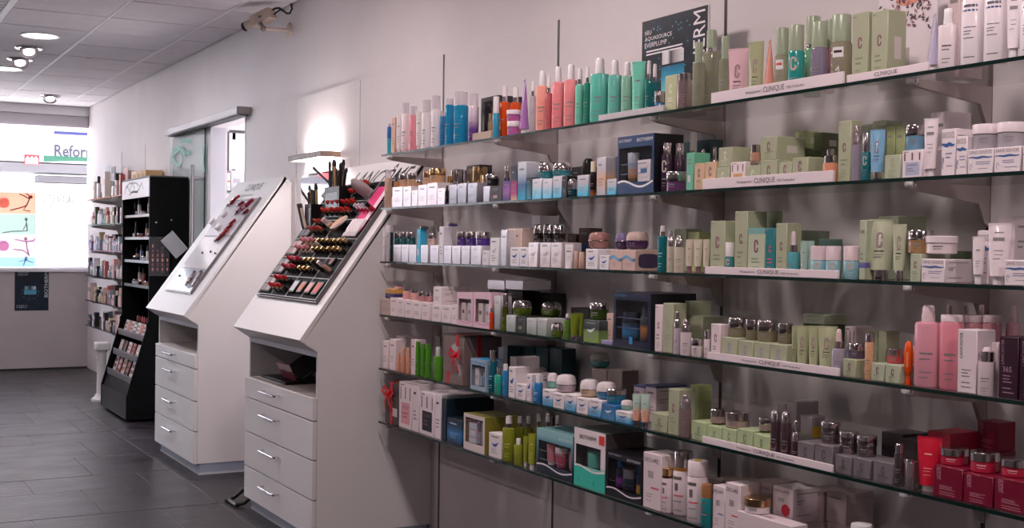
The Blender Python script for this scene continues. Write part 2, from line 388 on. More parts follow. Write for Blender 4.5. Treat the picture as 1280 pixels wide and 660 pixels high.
def gimbal(x, y, r, label):
    t = thing('gimbal_spotlight', (x, y, CEIL), label, 'spotlight', 'small swivelling ceiling spots')
    obj('trim_ring', lathe([(r*.8, 0), (r*1.15, 0), (r*1.18, -.008), (r*1.1, -.014), (r*.8, -.012)], 20), M_CHROME, t)
    sh = move(lathe([(0, .02), (r*.5, .02), (r*.8, -.015), (r*.76, -.03), (r*.6, -.02), (0, -.016)], 18), (0, 0, -.022), roty(-.5))
    obj('lamp_head', sh, mat('#c9c2c6', .3, .4), t)
    obj('bulb', move(lathe([(0, -.018), (r*.45, -.021), (r*.45, -.018), (0, -.016)], 16), (0, 0, -.0235), roty(-.5)), mat('#fff0f2', .4, emit=7, key='bulb'), t)
gimbal(-9.761, -1.14, .085, 'chrome swivel spot just behind the large bright downlight')
gimbal(-10.394, -1.12, .085, 'chrome swivel spot between the two round downlights')
gimbal(-12.81, -.535, .085, 'single chrome swivel spot near the far wall corner')
t = thing('louvre_light', (-8.2, -1.775, CEIL), 'recessed louvre ceiling light at the upper left edge', 'light')
obj('frame', join(box(-.62, .62, -.305, -.285, -.01, .0), box(-.62, .62, .285, .305, -.01, 0), box(-.62, -.6, -.285, .285, -.01, 0), box(.6, .62, -.285, .285, -.01, 0)), mat('#e4e2e6', .4), t, False)
for k in range(12): obj('louvre', box(-.59+k*.1, -.585+k*.1, -.28, .28, -.009, -.001), M_CHROME, t, False)
for yy in (-.14, .14): obj('light_tube', move(cyl(.012, -.58, .58, 10), (0, yy, -.0125), roty(math.pi/2)), mat('#eef6ff', .4, emit=5, key='tube'), t)
l = bpy.data.lights.new('louvre', 'AREA'); l.shape = 'RECTANGLE'; l.size = 1.1; l.size_y = .5; l.energy = 30; l.color = (.9, .95, 1)
lo = bpy.data.objects.new('lamp', l); COL.objects.link(lo); lo.location = (0, 0, -.03); lo.parent = t
t = thing('detector', tuple(on_z(110.5, 72.5, CEIL)), 'tiny white sensor dot on a ceiling tile', 'sensor')
obj('cap', lathe([(.018, 0), (.016, -.012), (0, -.016)], 12), mat('#f4f2f6', .3), t)

# daylight enters through the shop window; a portal only tells the renderer where the opening is
pl = bpy.data.lights.new('window_portal', 'AREA'); pl.shape = 'RECTANGLE'; pl.size = 1.52; pl.size_y = 5.9; pl.cycles.is_portal = True
po = bpy.data.objects.new('window_portal', pl); COL.objects.link(po); po.location = (XB-.11, -3.0, 1.83); po.rotation_euler = (0, -math.pi/2, 0)

# ------------------------------------------------------------------ window display: poster strips, boards, faint lettering
wp = thing('window_poster', (XB-.05, -.80, 1.09), 'tall window poster of four coloured strips with dancing figures', 'poster')
z0p, z1p = 1.085-1.09, on_x(43, 241, XB-.05).z-1.09; yR = on_x(43.5, 290, XB-.05).y+.80; yLft = yR-.62
strips = [('#e8a088', '#ffd9c4'), ('#a0b8b0', '#dfe6e0'), ('#d8b8d4', '#f6ecf4'), ('#80b0d8', '#d5e8f6')]
zz = [z1p, z1p-(z1p-z0p)*.29, z1p-(z1p-z0p)*.575, z1p-(z1p-z0p)*.87, z0p]
obj('sheet', join(box(-.001, .0012, yLft-.01, yLft, z0p, z1p), box(-.001, .0012, yR, yR+.006, z0p, z1p)), backlit('#f6f4f6', .2), wp, False)
def yz_band(pts, wd, x): v, f = ribbon(pts, wd, 0); return [(x, p[0], p[2]) for p in v], f
for i in range(4):
    o = obj('picture_strip', ([(.001, yLft, zz[i+1]+.001), (.001, yR, zz[i+1]+.001), (.001, yR, zz[i]-.001), (.001, yLft, zz[i]-.001)], [(0, 1, 2, 3)]), backlit(strips[i][0], .38), wp, False)
    H = zz[i]-zz[i+1]; cx = yR-.115; cz = zz[i+1]+H*.5
    fig = {0: [[(-.13,-.35),(-.02,-.2),(.03,-.1)], [(.07,-.36),(.0,-.32),(.03,-.1)], [(.03,-.1),(.06,.2)], [(.06,.2),(.0,.36),(-.04,.42)], [(.06,.2),(.05,.4),(.02,.46)]],
           1: [[(-.2,-.4),(-.1,-.32),(.04,-.3)], [(.04,-.3),(.03,.1)], [(.03,.05),(.0,-.25)]],
           2: [[(-.1,-.15),(.0,-.2),(.06,-.4)], [(.06,-.45),(.04,-.1),(.03,.2)], [(.03,.2),(.1,.25),(.13,.4)], [(.03,.2),(-.08,.3)]],
           3: [[(.0,-.45),(.02,0),(.03,.3)], [(.03,.2),(-.05,.0)], [(.03,.2),(.1,-.1)]]}[i]
    head = {0: (.075, .3), 1: (.03, .24), 2: (.025, .33), 3: (.03, .4)}[i]
    sh = [yz_band([(cx+p*1.0, cz+q*H) for p, q in pl_], .006, .0022) for pl_ in fig]
    hd = [(.0022, cx+head[0]+.017*math.cos(k*.7), cz+head[1]*H+.02*math.sin(k*.7)) for k in range(9)]
    obj('figure', join(*sh, (hd, [tuple(range(9))])), backlit(['#7e4350', '#8fa0a2', '#b890a0', '#8f9fb6'][i], .2), wp, False)
    if i in (0, 2):
        dc = [(.0021, cx-.19+.055*math.cos(k*.45), cz+.055*math.sin(k*.45)) for k in range(14)]
        obj('disc', (dc, [tuple(range(14))]), backlit(['#f5a090', '', '#f2b0d6'][i], .25), wp, False)
for i, (ya, yb) in enumerate(((on_x(44, 300, XB-.05).y, on_x(56, 300, XB-.05).y-.004), (on_x(56, 300, XB-.05).y, -.012))):
    o = obj('display_board', box(XB-.055, XB-.035, ya, yb, ZS+.004, on_x(60, 281, XB-.04).z, .003), backlit('#f3f1f5', .55))
    tag(o, ['narrow white display board beside the window poster', 'wide white display board behind the far window sill'][i], 'board')
sp = thing('window_lettering', (XB-.062, -.3, 1.7), 'faint mirrored lettering on the far window glass', 'lettering')
o2 = Vector(sp.location)
for s_, x_, y_, hh in (('SENSES', 73, 253, 9), ('SPA', 68, 262, 7), ('SENSES', 10, 228, 7), ('SPA', 14, 236, 6)):
    p = on_x(x_, y_, XB-.062) - o2; q = on_x(x_, y_-hh, XB-.062) - o2
    obj('word', text(s_, q.z-p.z, (0, p.y, p.z), (0, 1, 0), (0, 0, 1), mirror=True), mat('#cfd0d4', .6), sp, False)
# dark poster on the parapet
pp = thing('wall_poster', (XB+.001, 0, 0), 'dark blue poster with a glowing cream jar on the low far wall', 'poster')
pa, pb = on_x(18.5, 336, XB), on_x(60.5, 388, XB)
obj('sheet', box(0, .002, pa.y, pb.y, pb.z, pa.z-.005), noisy('night_blue', '#07101c', '#0f2438', 14, rough=.3), pp, False)
cy, cz = (pa.y+pb.y)/2-.015, (pa.z+pb.z)/2-.02
obj('picture_jar', ([(.0028, cy+p*.06, cz+q*.06) for p, q in ((-1,-.5),(1,-.5),(1.05,.3),(-1.05,.3))], [(0,1,2,3)]), mat('#4f9fc0', .4), pp, False)
obj('picture_lid', ([(.0028, cy+p*.06, cz+q*.06) for p, q in ((-.9,.35),(.9,.35),(.9,.95),(-.9,.95))], [(0,1,2,3)]), grad([(0,'#8fb7c8'),(.5,'#20303c'),(1,'#cfe4ee')], .3, axis='Y'), pp, False)
obj('splash', join(*[([(.0026, cy+.085*math.cos(k*1.9)+u*.006, cz-.01+.07*math.sin(k*1.9)+v_*.006) for u, v_ in ((-1,0),(0,-1),(1,0),(0,1))], [(0,1,2,3)]) for k in range(22)]), mat('#2f6f8c', .4), pp, False)
obj('lettering', join(text('BIOTHERM', .034, (.003, pb.y-.008, pa.z-.03), (0, 0, 1), (0, -1, 0), align=1, width=.27),
    text('AQUASOURCE', .013, (.003, pa.y+.03, pa.z-.05), (0, 1, 0), (0, 0, 1), align=0), text('EVERPLUMP', .013, (.003, pa.y+.03, pa.z-.07), (0, 1, 0), (0, 0, 1), align=0),
    *[text('NEU', .006, (.003, pa.y+.02, pb.z+.03+k*.012), (0, 1, 0), (0, 0, 1), align=0, width=.1) for k in range(3)]), mat('#dfe6ea', .4), pp, False)

# ------------------------------------------------------------------ sliding glass door parked beside the doorway
rl, rr = on_y(206, 168, -.1).x, on_y(296, 138, -.1).x
dr = thing('sliding_door', (DX0-.45, -.02, 0), 'sliding glass door with teal script and tall steel handle on a wall rail', 'door')
ox, oy = dr.location.x, dr.location.y
obj('rail', box(rl-ox, rr-ox, -.08, .018, 2.204, 2.252, .003), mat('#cfcbd0', .35, .3), dr)
obj('rail_cap', box(rr-ox, rr-ox+.006, -.082, .018, 2.202, 2.254, .002), mat('#8d8788', .4, .5), dr)
obj('rail_gap', box(rl-ox+.02, rr-ox-.01, -.06, .0, 2.197, 2.204), mat('#2c2a2c', .5), dr, False)
g0, g1 = on_y(212.5, 200, -.02).x, on_y(256, 190, -.02).x
obj('glass_panel', box(g0-ox, g1-ox, -.004, .004, .02, 2.196, .001), clear('#eef2f2', .25), dr)
obj('panel_edge', box(g1-ox, g1-ox+.008, -.005, .005, .02, 2.196), mat('#22302f', .3), dr, False)
hx = g1-.045
for yy in (-.08, .05): obj('handle_bar', move(cyl(.014, 1.0, 1.93, 12, .003), (hx-ox, yy, 0)), M_STEEL, dr)
for zz_ in (1.83, 1.1): obj('handle_rod', tube_path([(hx-ox, -.08, zz_), (hx-ox, .05, zz_)], .012, 8), M_STEEL, dr)
def arc(cx, cz, rx, rz_, a0, a1, n=14): return [(cx+rx*math.cos(a0+(a1-a0)*k/n), cz+rz_*math.sin(a0+(a1-a0)*k/n)) for k in range(n+1)]
def D(x, y): p = on_y(x, y, -.0265); return (p.x-ox, p.z)
o_pts = [D(*q) for q in ((219, 188), (221, 184), (224.5, 184.5), (227, 191), (227.5, 200), (225, 206), (221, 206), (217.5, 200), (215.5, 193), (216, 189), (219, 188))]
n_pts = [D(*q) for q in ((213, 207), (214, 196), (225, 186), (229.5, 192), (232, 197))]
r_pts = [D(*q) for q in ((238, 190), (236, 191), (231, 190), (227, 184), (226, 178), (230, 175), (238, 177))]
obj('script_lettering', join(ribbon(o_pts, .015, -.0065), ribbon(n_pts, .011, -.0066), ribbon(r_pts, .015, -.0064), ribbon([D(255, 180), D(254, 200), D(255, 215)], .02, -.0064)), mat('#3f9484', .4), dr, False)
struct('trim_5', join(box(DX0-.012, DX0+.003, -.003, .104, 0, DZ), box(DX1-.003, DX1+.012, -.003, .104, 0, DZ)), mat('#cfcbd0', .4))
# shelf with cartons in the side room, red banner
shz = on_x(280, 238.5, SX+.25).z
o = obj('side_shelf', box(SX+.002, SX+.30, on_x(262, 238, SX+.25).y, on_x(262, 238, SX+.25).y+.75, shz-.012, shz, .002), mat('#34403f', .3)); tag(o, 'dark edged shelf seen through the doorway', 'shelf')
y_ = on_x(268.5, 225, SX+.25).y
for k in range(5):
    y1_ = on_x(268.5+(k+1)*4.0, 225, SX+.25).y
    t = thing('carton', (SX+.17, (y_+y1_)/2, shz), 'slim white carton with red marks through the doorway, %s from the left' % ('first', 'second', 'third', 'fourth', 'fifth')[k], 'carton', 'white cartons in the side room')
    hh = on_x(275, 214 if k < 3 else 216, SX+.25).z - shz
    obj('body', box(-.07, .07, -(y1_-y_)/2+.001, (y1_-y_)/2-.001, 0, hh, .002), mat('#f6f2f4', .4), t)
    obj('print', join(box(.0701, .0705, -.012, .012, hh*.5, hh*.6), box(.0701, .0705, -.01, .01, hh*.2, hh*.24)), mat('#e0796a', .5), t, False); y_ = y1_
t = thing('carton', (SX+.17, y_+.055, shz), 'grey shaded wide carton at the end of the doorway shelf', 'carton')  # shade on the side of the white cartons is put into this grey
hh = on_x(295, 213, SX+.25).z - shz
obj('body', box(-.07, .07, -.05, .055, 0, hh, .002), mat('#c9c6ca', .5), t); obj('print', box(.0701, .0705, -.03, .03, hh*.4, hh*.6), mat('#a9a6aa', .5), t, False)
bn = on_x(268, 195, SX+.05); bt = on_x(270, 178, SX+.05)
t = thing('banner', (SX+.02, bn.y, bn.z), 'red hanging banner strip just inside the doorway', 'banner')
obj('cloth', box(0, .006, -.12, .03, -.14, .14, .001), mat('#e23b55', .6), t); obj('rod', move(cyl(.006, -.13, .04, 8), (.003, 0, .14), rotx(-math.pi/2)), M_STEEL, t)
# ================================================================== shelf system
NSH = 6
def zsh(i): return 1.752 - .2373*i
ORD = ['top', 'second', 'third', 'fourth', 'fifth', 'bottom']
NTH = ['first', 'second', 'third', 'fourth', 'fifth', 'sixth', 'seventh', 'eighth', 'ninth', 'tenth', 'eleventh', 'twelfth', 'thirteenth', 'fourteenth', 'fifteenth', 'sixteenth', 'seventeenth', 'eighteenth', 'nineteenth', 'twentieth']
NUM = ['zero', 'one', 'two', 'three', 'four', 'five', 'six', 'seven', 'eight', 'nine', 'ten', 'eleven', 'twelve', 'thirteen', 'fourteen', 'fifteen', 'sixteen', 'seventeen', 'eighteen', 'nineteen', 'twenty']
YF, YBK = -.29, -.008                             # glass front and back edge
def glass_shelf(x0, x1, i, label, group):
    t = thing('glass_shelf', ((x0+x1)/2, 0, zsh(i)), label, 'shelf', group)
    h = (x1-x0)/2 - .0006
    obj('glass_panel', box(-h, h, YF+.0012, YBK, -.008, 0), M_GLASS, t, False)
    obj('polished_edge', box(-h, h, YF, YF+.0012, -.0082, .0002), M_GLASSEDGE, t, False)
    return t
BR = [(-.006, -.0085), (-.268, -.0085), (-.276, -.014), (-.262, -.026), (-.045, -.052), (-.024, -.098), (-.006, -.108)]
br_me = make_mesh(prism(BR, -.006, .006), M_BRACKET); clip_me = make_mesh(box(-.011, .011, -.278, -.256, -.022, -.0085, .003), mat('#d8d4d6', .35))
scr_me = make_mesh(move(lathe([(0, 0), (.004, 0), (.003, .003), (0, .004)], 8), (.011, -.267, -.015), roty(math.pi/2)), M_CHROME)
def bracket(x, i, label, group):
    t = thing('shelf_bracket', (x, 0, zsh(i)), label, 'bracket', group)
    obj('arm', br_me, None, t); obj('clip', clip_me, None, t); obj('screw', scr_me, None, t)
for k in range(5):
    struct('trim_%d' % (10+k), join(box(MOD0+k-.0055, MOD0+k-.002, -.007, .002, .02, 2.217), box(MOD0+k+.002, MOD0+k+.0055, -.007, .002, .02, 2.217), box(MOD0+k-.004, MOD0+k+.004, -.001, .002, .02, 2.217)), mat('#6e6668', .4, .6))
for i in range(NSH):
    for k in range(4):
        glass_shelf(MOD0+k-(.04 if k == 0 else 0), MOD0+k+1, i, 'glass shelf pane, %s shelf of the near wall, %s bay from the left' % (ORD[i], NTH[k]), 'glass panes of the near shelf wall')
    for k in range(5): bracket(MOD0+k, i, 'steel bracket under the %s near shelf, %s from the left' % (ORD[i], NTH[k]), 'brackets of the near shelf wall')
FA, FB, FC = -12.22, -11.014, -10.60
for k in range(2): struct('trim_%d' % (20+k), box(-12.014+k-.005, -12.014+k+.005, -.007, .002, .02, 2.217), mat('#9a9294', .4, .6))
for i in range(NSH):
    glass_shelf(FA, FB, i, 'glass shelf of the far perfume unit, %s from the top, window side' % NTH[i], 'glass panes of the far shelf unit')
    glass_shelf(FB, FC, i, 'glass shelf of the far perfume unit, %s from the top, beside the black tower' % NTH[i], 'glass panes of the far shelf unit')
    for k in range(2): bracket(-12.014+k, i, 'steel bracket of the far perfume unit, %s shelf, %s' % (ORD[i], ('nearer the window', 'nearer the black tower')[k]), 'brackets of the far shelf unit')

# ================================================================== white drawer cabinets with sloping tester tops
PB, PC = Vector((0, -.645, .93)), Vector((0, -.05, 1.757))
TT = (PC-PB).normalized(); NN = Vector((0, -TT.z, TT.y)); TH = math.atan2(TT.z, TT.y)
def slope_pt(x, y):
    v = ray(x, y); s = (PB-CAM).dot(NN) / v.dot(NN); p = CAM + v*s
    return p.x, (p-PB).dot(TT)
def slope_loc(u, v, n=0): p = PB + TT*v + NN*n; return (u, p.y, p.z)
def slope_thing(name, u, v, label, cat, group=None, n=.0008, rz=0):
    e = thing(name, slope_loc(u, v, n), label, cat, group)
    e.rotation_euler = (Matrix.Rotation(TH, 3, 'X') @ Matrix.Rotation(rz, 3, 'Z')).to_euler(); return e
M_PLINTH = mat('#a7b3c6', .4, .1)
M_EDGE = mat('#d9cdc8', .45)
def cabinet(x0, x1, label, word, word_u, word_v, word_h, shear, zs, seam):
    t = thing('drawer_cabinet', ((x0+x1)/2, 0, 0), label, 'cabinet', 'white tester cabinets'); h = (x1-x0)/2
    th = .019
    prof = [(-.006, .066), (-.56, .066), (-.56, .872), (-.627, .922), (-.056, 1.735), (-.006, 1.70)]
    for s in (-1, 1): obj('side_panel', prism(prof, s*h - (th if s > 0 else 0), s*h + (th if s < 0 else 0)), M_WHITE, t, False)
    L = (PC-PB).length
    sl = box(-h, h, 0, L, -.022, 0, .0015)
    obj('sloping_top', move(sl, PB, rotx(TH)), M_WHITE, t)
    # nose and upper edge, both square to the slope
    obj('nose_panel', prism([(-.561, .878), (-.6265, .9195), (-.645, .9295), (-.5795, .885)], -h, h), M_WHITE, t, False)
    obj('upper_edge', prism([(-.05, 1.757), (-.0505, 1.7565), (-.066, 1.735), (-.006, 1.70), (-.004, 1.716)], -h, h), M_WHITE, t, False)
    obj('top_rail', box(-h+th, h-th, -.56, -.54, zs[0][1]+.0, .885), mat('#cfd3e0', .4), t, False)
    obj('compartment_floor', box(-h+th, h-th, -.575, -.16, zs[0][0]-.02, zs[0][0]), M_EDGE, t, False)
    obj('compartment_back', box(-h+th, h-th, -.18, -.16, zs[0][0], .95), M_EDGE, t, False)
    obj('carcass', box(-h+th, h-th, -.555, -.02, .066, zs[0][0]-.02), M_EDGE, t, False)
    for a, b in zs[1:]:
        d = obj('drawer', box(-h, h, -.5805, -.5615, a+.003, b-.003, .001), M_WHITE, t)
        hz = b - min(.055, (b-a)*.42); hw = .115; hc = -.13*h
        pts = [(hc-hw, -.58, hz)] + [(hc-hw, -.602, hz), (hc-hw+.006, -.61, hz), (hc+hw-.006, -.61, hz), (hc+hw, -.602, hz)] + [(hc+hw, -.58, hz)]
        obj('handle', tube_path(pts, .0055, 8), M_CHROME, d)
    obj('plinth', box(-h+.02, h-.004, -.545, -.02, .012, .066), M_PLINTH, t, False)
    obj('plinth_lip', box(-h+.018, h-.002, -.549, -.02, 0, .012), mat('#d4d6de', .5), t, False)
    a = PB + TT*word_v + NN*.0006
    obj('lettering', text(word, word_h, (word_u-(x0+x1)/2, a.y, a.z), (1, 0, 0), tuple(TT), shear=shear), mat('#2c282a', .4), t, False)
    return t
def zrow(x, ys, Y): return [on_y(x, y, Y).z for y in ys]
z2 = zrow(388, (443.6, 496.5, 526.0, 575.2, 625.3), -.58)
zs2 = [(z2[1], .852), (z2[2], z2[1]), (z2[3], z2[2]), (z2[4], z2[3]), (.062, z2[4])]
z1 = zrow(241.5, (432, 449, 462.0, 497.5, 537.5), -.58)
z1 = zrow(241.5, (443, 461, 501.5, 539.5), -.58)
zs1 = [(z1[0], .852), (z1[1], z1[0]), (z1[2], z1[1]), (z1[3], z1[2]), (.062, z1[3])]
C1, C2 = (-8.06, -7.09), (-6.10, -5.10)
u_, v_ = slope_pt(317, 236)
cabinet(*C1, 'white drawer cabinet with clear tester tray and red lipsticks, farther of the two', 'CLINIQUE', -7.585, .925, .062, .12, zs1, 0)
ua, va = slope_pt(427, 242); ub, vb = slope_pt(507, 232)
cabinet(*C2, 'white drawer cabinet with crowded dark tester tray, nearer of the two', 'LANCÔME', (ua+ub)/2-.02, .862, .135, .3, zs2, 0)
p_ = PB + TT*.89 + NN*.0006
o = obj('small_print', join(text('100% Parfumfrei', .014, (-7.62+7.575, p_.y, p_.z), (1, 0, 0), tuple(TT), align=.5, width=.28)), mat('#6a6668', .4), bpy.data.objects['drawer_cabinet'], False)

# things in the open compartments
cz = zs2[0][0]
cq = on_y(368, 474, -.42).x
t = thing('black_case', (cq, -.43, cz+.0005), 'black make-up case lying open in the nearer cabinet compartment', 'case')
obj('tray', box(-.19, .19, -.10, .12, 0, .014, .003), M_BLACK, t); obj('lid', move(box(-.17, .17, 0, .2, 0, .012, .003), (0, .0, .016), rotx(.62)), M_BLACK, t)
obj('white_card', move(box(-.2, .2, -.02, 0, 0, .002), (0, -.11, .004), rotx(-.05)), mat('#e9e4e4', .5), t, False)
for k in range(2):
    t = thing('sample_card', (cq+.03+k*.10, -.47, cz+.0155), '%s red and pink sample card propped in the black case' % ('left', 'right')[k], 'card', 'sample cards in the cabinet compartment'); t.rotation_euler = (.5, 0, .25)
    obj('card', box(-.03, .03, 0, .004, 0, .09, .001), mat('#8d2f45', .4), t); obj('white_panel', box(-.028, .028, -.0012, 0, .05, .088), mat('#d8c4c8', .4), t, False)
cz = zs1[0][0]
t = thing('glass_pot', (-7.27, -.47, cz+.0005), 'small glass pot with a red lid in the farther cabinet compartment', 'pot')
obj('body', lathe([(0, 0), (.026, 0), (.03, .006), (.03, .03), (.024, .036), (0, .036)], 14), mat('#cfd4dc', .1), t); obj('lid', cyl(.025, .036, .066, 14, .003), mat('#d3242c', .3), t)
t = thing('small_bottle', (-7.42, -.44, cz), 'tiny clear bottle standing left of the red lidded pot', 'bottle')
obj('body', lathe([(0, 0), (.016, 0), (.017, .003), (.017, .03), (.008, .036), (0, .036)], 12), mat('#c8ccd6', .1), t); obj('cap', cyl(.008, .036, .055, 10, .002), mat('#e8e6ec', .3), t)
# ================================================================== mirror, lamp, header between the cabinets
mx0, mx1 = on_y(376, 222, -.02).x, -5.98
mz1 = on_y(378, 222, -.02).z
t = thing('wall_mirror', ((mx0+mx1)/2, 0, 1.0), 'frameless wall mirror between the two white cabinets', 'mirror'); cx = t.location.x
obj('mirror_glass', box(mx0-cx, mx1-cx, -.018, -.012, 0, mz1-1.0), mat('#e6e6ea', .01, 1), t, False)
obj('backing', box(mx0-cx-.012, mx1-cx+.012, -.012, -.0005, -.012, mz1-1.0+.012, .002), mat('#f2eff2', .4), t)
hz0, hz1 = mz1+.014, on_y(400, 203, -.03).z
hx0, hx1 = on_y(381.5, 212, -.03).x, on_y(432, 212, -.03).x
t = thing('header_sign', ((hx0+hx1)/2, 0, hz0), 'white lit header panel with a red smile arc above the mirror', 'sign'); cx = t.location.x
obj('panel', box(hx0-cx, hx1-cx, -.03, -.001, 0, hz1-hz0, .002), mat('#fbf8fa', .4), t)
ap = [(on_y(x_, y_, -.0305).x-cx, on_y(x_, y_, -.0305).z-hz0) for x_, y_ in ((398.5, 217.5), (404, 219.5), (411, 220.6), (418, 219.5), (424, 216.5), (427.5, 214.2))]
obj('red_arc', ribbon(ap, .016, -.0308), mat('#f0404e', .4), t, False)
p_ = on_y(387, 219.8, -.0305)
obj('lettering', text('SPA', .008, (p_.x-cx, -.0308, p_.z-hz0), width=.05), mat('#3a3638', .4), t, False)
la, lb = -6.825, -6.287
t = thing('wall_lamp', ((la+lb)/2, 0, 1.842), 'glowing box shaped wall lamp throwing light up and down above the mirror', 'lamp'); hw = (lb-la)/2
obj('front_cover', box(-hw, hw, -.12, -.114, -.016, .016, .001), mat('#8a7f7c', .4), t)
obj('cover_text', join(*[box(-hw+.08+k*.034, -hw+.098+k*.034, -.1206, -.12, -.007, .008) for k in range(11)]), mat('#b7b0b0', .4), t, False)
for s in (-1, 1): obj('end_cap', box(s*hw-(.006 if s > 0 else 0), s*hw+(.006 if s < 0 else 0), -.114, -.001, -.016, .016, .001), mat('#a8917f', .5), t)
for s in (-1, 1): obj('diffuser', box(-hw+.008, hw-.008, -.112, -.004, s*.011-.001, s*.011+.001), mat('#fff4f0', .5, emit=14, key='walllamp'), t, False)
for s in (-1, 1):
    l = bpy.data.lights.new('glow', 'AREA'); l.shape = 'RECTANGLE'; l.size = .48; l.size_y = .09; l.energy = 1.5; l.color = (1, .86, .82)
    lo = bpy.data.objects.new('lamp', l); COL.objects.link(lo); lo.parent = t; lo.location = (0, -.06, s*.0145); lo.rotation_euler = (math.pi if s > 0 else 0, 0, 0)
# ================================================================== security camera on the wall
pw = on_y(362, 38, 0)
t = thing('security_camera', (pw.x, 0, pw.z), 'beige box security camera on a wall arm under the ceiling', 'camera')
obj('wall_plate', move(lathe([(0, 0), (.048, 0), (.048, .006), (.04, .012), (0, .014)], 20), (0, 0, 0), rotx(math.pi/2)), mat('#c4b4aa', .4), t)
e = on_y(329, 35.5, -.19) - Vector(t.location)
obj('arm', tube_path([(0, -.01, 0), tuple(e)], .012, 10), mat('#c0b0a6', .4), t)
obj('ball_joint', move(lathe([(0, -.02), (.014, -.014), (.02, 0), (.014, .014), (0, .02)], 12), tuple(e)), mat('#77706c', .4), t)
a_ = on_y(317, 28, -.21) - Vector(t.location); b_ = on_y(341, 16, -.13) - Vector(t.location)
ax = (b_-a_).normalized(); L = (b_-a_).length
yv = Vector((0, 0, 1)).cross(ax).normalized(); zv = ax.cross(yv); MM = Matrix((ax, yv, zv)).transposed()
bd = obj('housing', move(box(0, L, -.036, .036, -.034, .034, .005), tuple(a_), MM), mat('#b9a79c', .45), t)
obj('lens', move(join(lathe([(0, 0), (.026, 0), (.028, .004), (.028, .07), (0, .07)], 16)), tuple(a_ - ax*.068), MM @ roty(math.pi/2)), mat('#a89a90', .4), t)
obj('lens_glass', move(lathe([(0, -.004), (.018, -.003), (.029, -.004), (.029, .014), (0, .014)], 16), tuple(a_ - ax*.070), MM @ roty(math.pi/2)), mat('#141214', .1), t)
obj('bracket_knuckle', tube_path([tuple(e), tuple(e*.5+(a_*.75+b_*.25)*.5), tuple(a_*.75+b_*.25-zv*.03)], .012, 8), mat('#6d6662', .4), t)
obj('badge', move(box(L*.45, L*.6, -.0375, -.036, -.006, .004), tuple(a_), MM), mat('#5a5250', .4), t, False)
lp = lambda x_, y_, Y: tuple(on_y(x_, y_, Y) - Vector(t.location))
obj('cable', tube_path([lp(340, 13, -.13), lp(344, 10.5, -.12), lp(349, 10, -.10), lp(354, 13.5, -.08), lp(358.5, 16.8, -.05), lp(362.5, 16.5, -.03), lp(365, 11, -.02), lp(364, 5, -.012), lp(362.5, -6, -.01)], .0065, 8), mat('#161416', .4), t)
obj('cable', tube_path([lp(342, 18, -.13), lp(346, 15, -.11), lp(350, 12.5, -.10)], .005, 8), mat('#161416', .4), t)
# ================================================================== black brand tower beside the doorway
sx0, sx1 = -10.38, -9.40
t = thing('display_tower', ((sx0+sx1)/2, 0, 0), 'tall black make-up tower with lit shelves and stepped base', 'display stand'); hw = (sx1-sx0)/2; cx = t.location.x
M_TOW = mat('#050506', .6); bsdf(M_TOW).inputs['Specular IOR Level'].default_value = .12
ztop = 1.848
prof = [(-.034, .02), (-.485, .02), (-.485, .19), (-.34, .70), (-.34, .74), (-.325, .76), (-.325, ztop), (-.034, ztop)]
for s in (-1, 1): obj('side_panel', prism(prof, s*hw-(.02 if s > 0 else 0), s*hw+(.02 if s < 0 else 0)), M_TOW, t, False)
obj('back_panel', box(-hw+.02, hw-.02, -.054, -.036, .02, ztop), M_TOW, t, False)
obj('top_board', box(-hw, hw, -.325, -.034, ztop, ztop+.012, .002), mat('#4a474c', .4), t)
obj('base_front', box(-hw+.02, hw-.02, -.483, -.465, .02, .19), mat('#16161c', .4), t, False)
hzb = on_y(175, 247, -.33).z; hzt = on_y(172, 229, -.33).z
obj('header_panel', box(-hw+.012, hw-.004, -.332, -.325, hzb, ztop-.004, .001), mat('#d9d6dc', .3), t)
fl = [[(-.38, .25), (-.3, .75), (-.18, .4), (-.1, .85), (.0, .5)], [(-.2, .2), (-.05, .4), (.1, .3), (.25, .75), (.3, .4)], [(-.35, .55), (-.2, .85), (.05, .8), (.2, .55), (.05, .3), (-.15, .35)]]
obj('header_flourish', join(*[ribbon([(p, hzb+q*(ztop-hzb)) for p, q in l_], .008, -.3325) for l_ in fl]), mat('#9d99a2', .4), t, False)
tw_sh = []
for k, yy in enumerate((268.5, 297, 326.5, 358)):
    z_ = on_y(180, yy, -.31).z; tw_sh.append(z_)
    obj('shelf', box(-hw+.02, hw-.02, -.305, -.056, z_-.012, z_, .001), mat('#17171b', .3), t); obj('shelf_lip', box(-hw+.02, hw-.02, -.312, -.305, z_-.016, z_+.006, .001), mat('#7f8890', .3), t)
step = []
for k, (yy, zz_, sl) in enumerate(((-.44, .31, 0), (-.395, .47, 0), (-.355, .63, 0))):
    obj('step', box(-hw+.02, hw-.02, yy+.012, -.056, zz_-.02, zz_, .001), mat('#141418', .35), t); obj('step_lip', box(-hw+.02, hw-.02, yy, yy+.012, zz_-.03, zz_+.018, .002), mat('#7d7a82', .3), t); step.append((yy, zz_))
obj('step_front', prism([(-.47, .19), (-.465, .19), (-.432, .28), (-.437, .28)], -hw+.02, hw-.02), M_TOW, t, False)
for q, lab in (((195, 278), 0), ((214, 275), 0), ((194, 297), 0)):
    p_ = on_x(*q, sx1); obj('hook', move(cyl(.006, 0, .012, 8, .002), (hw, p_.y, p_.z), roty(math.pi/2)), mat('#c9c6cc', .3, .5), t)
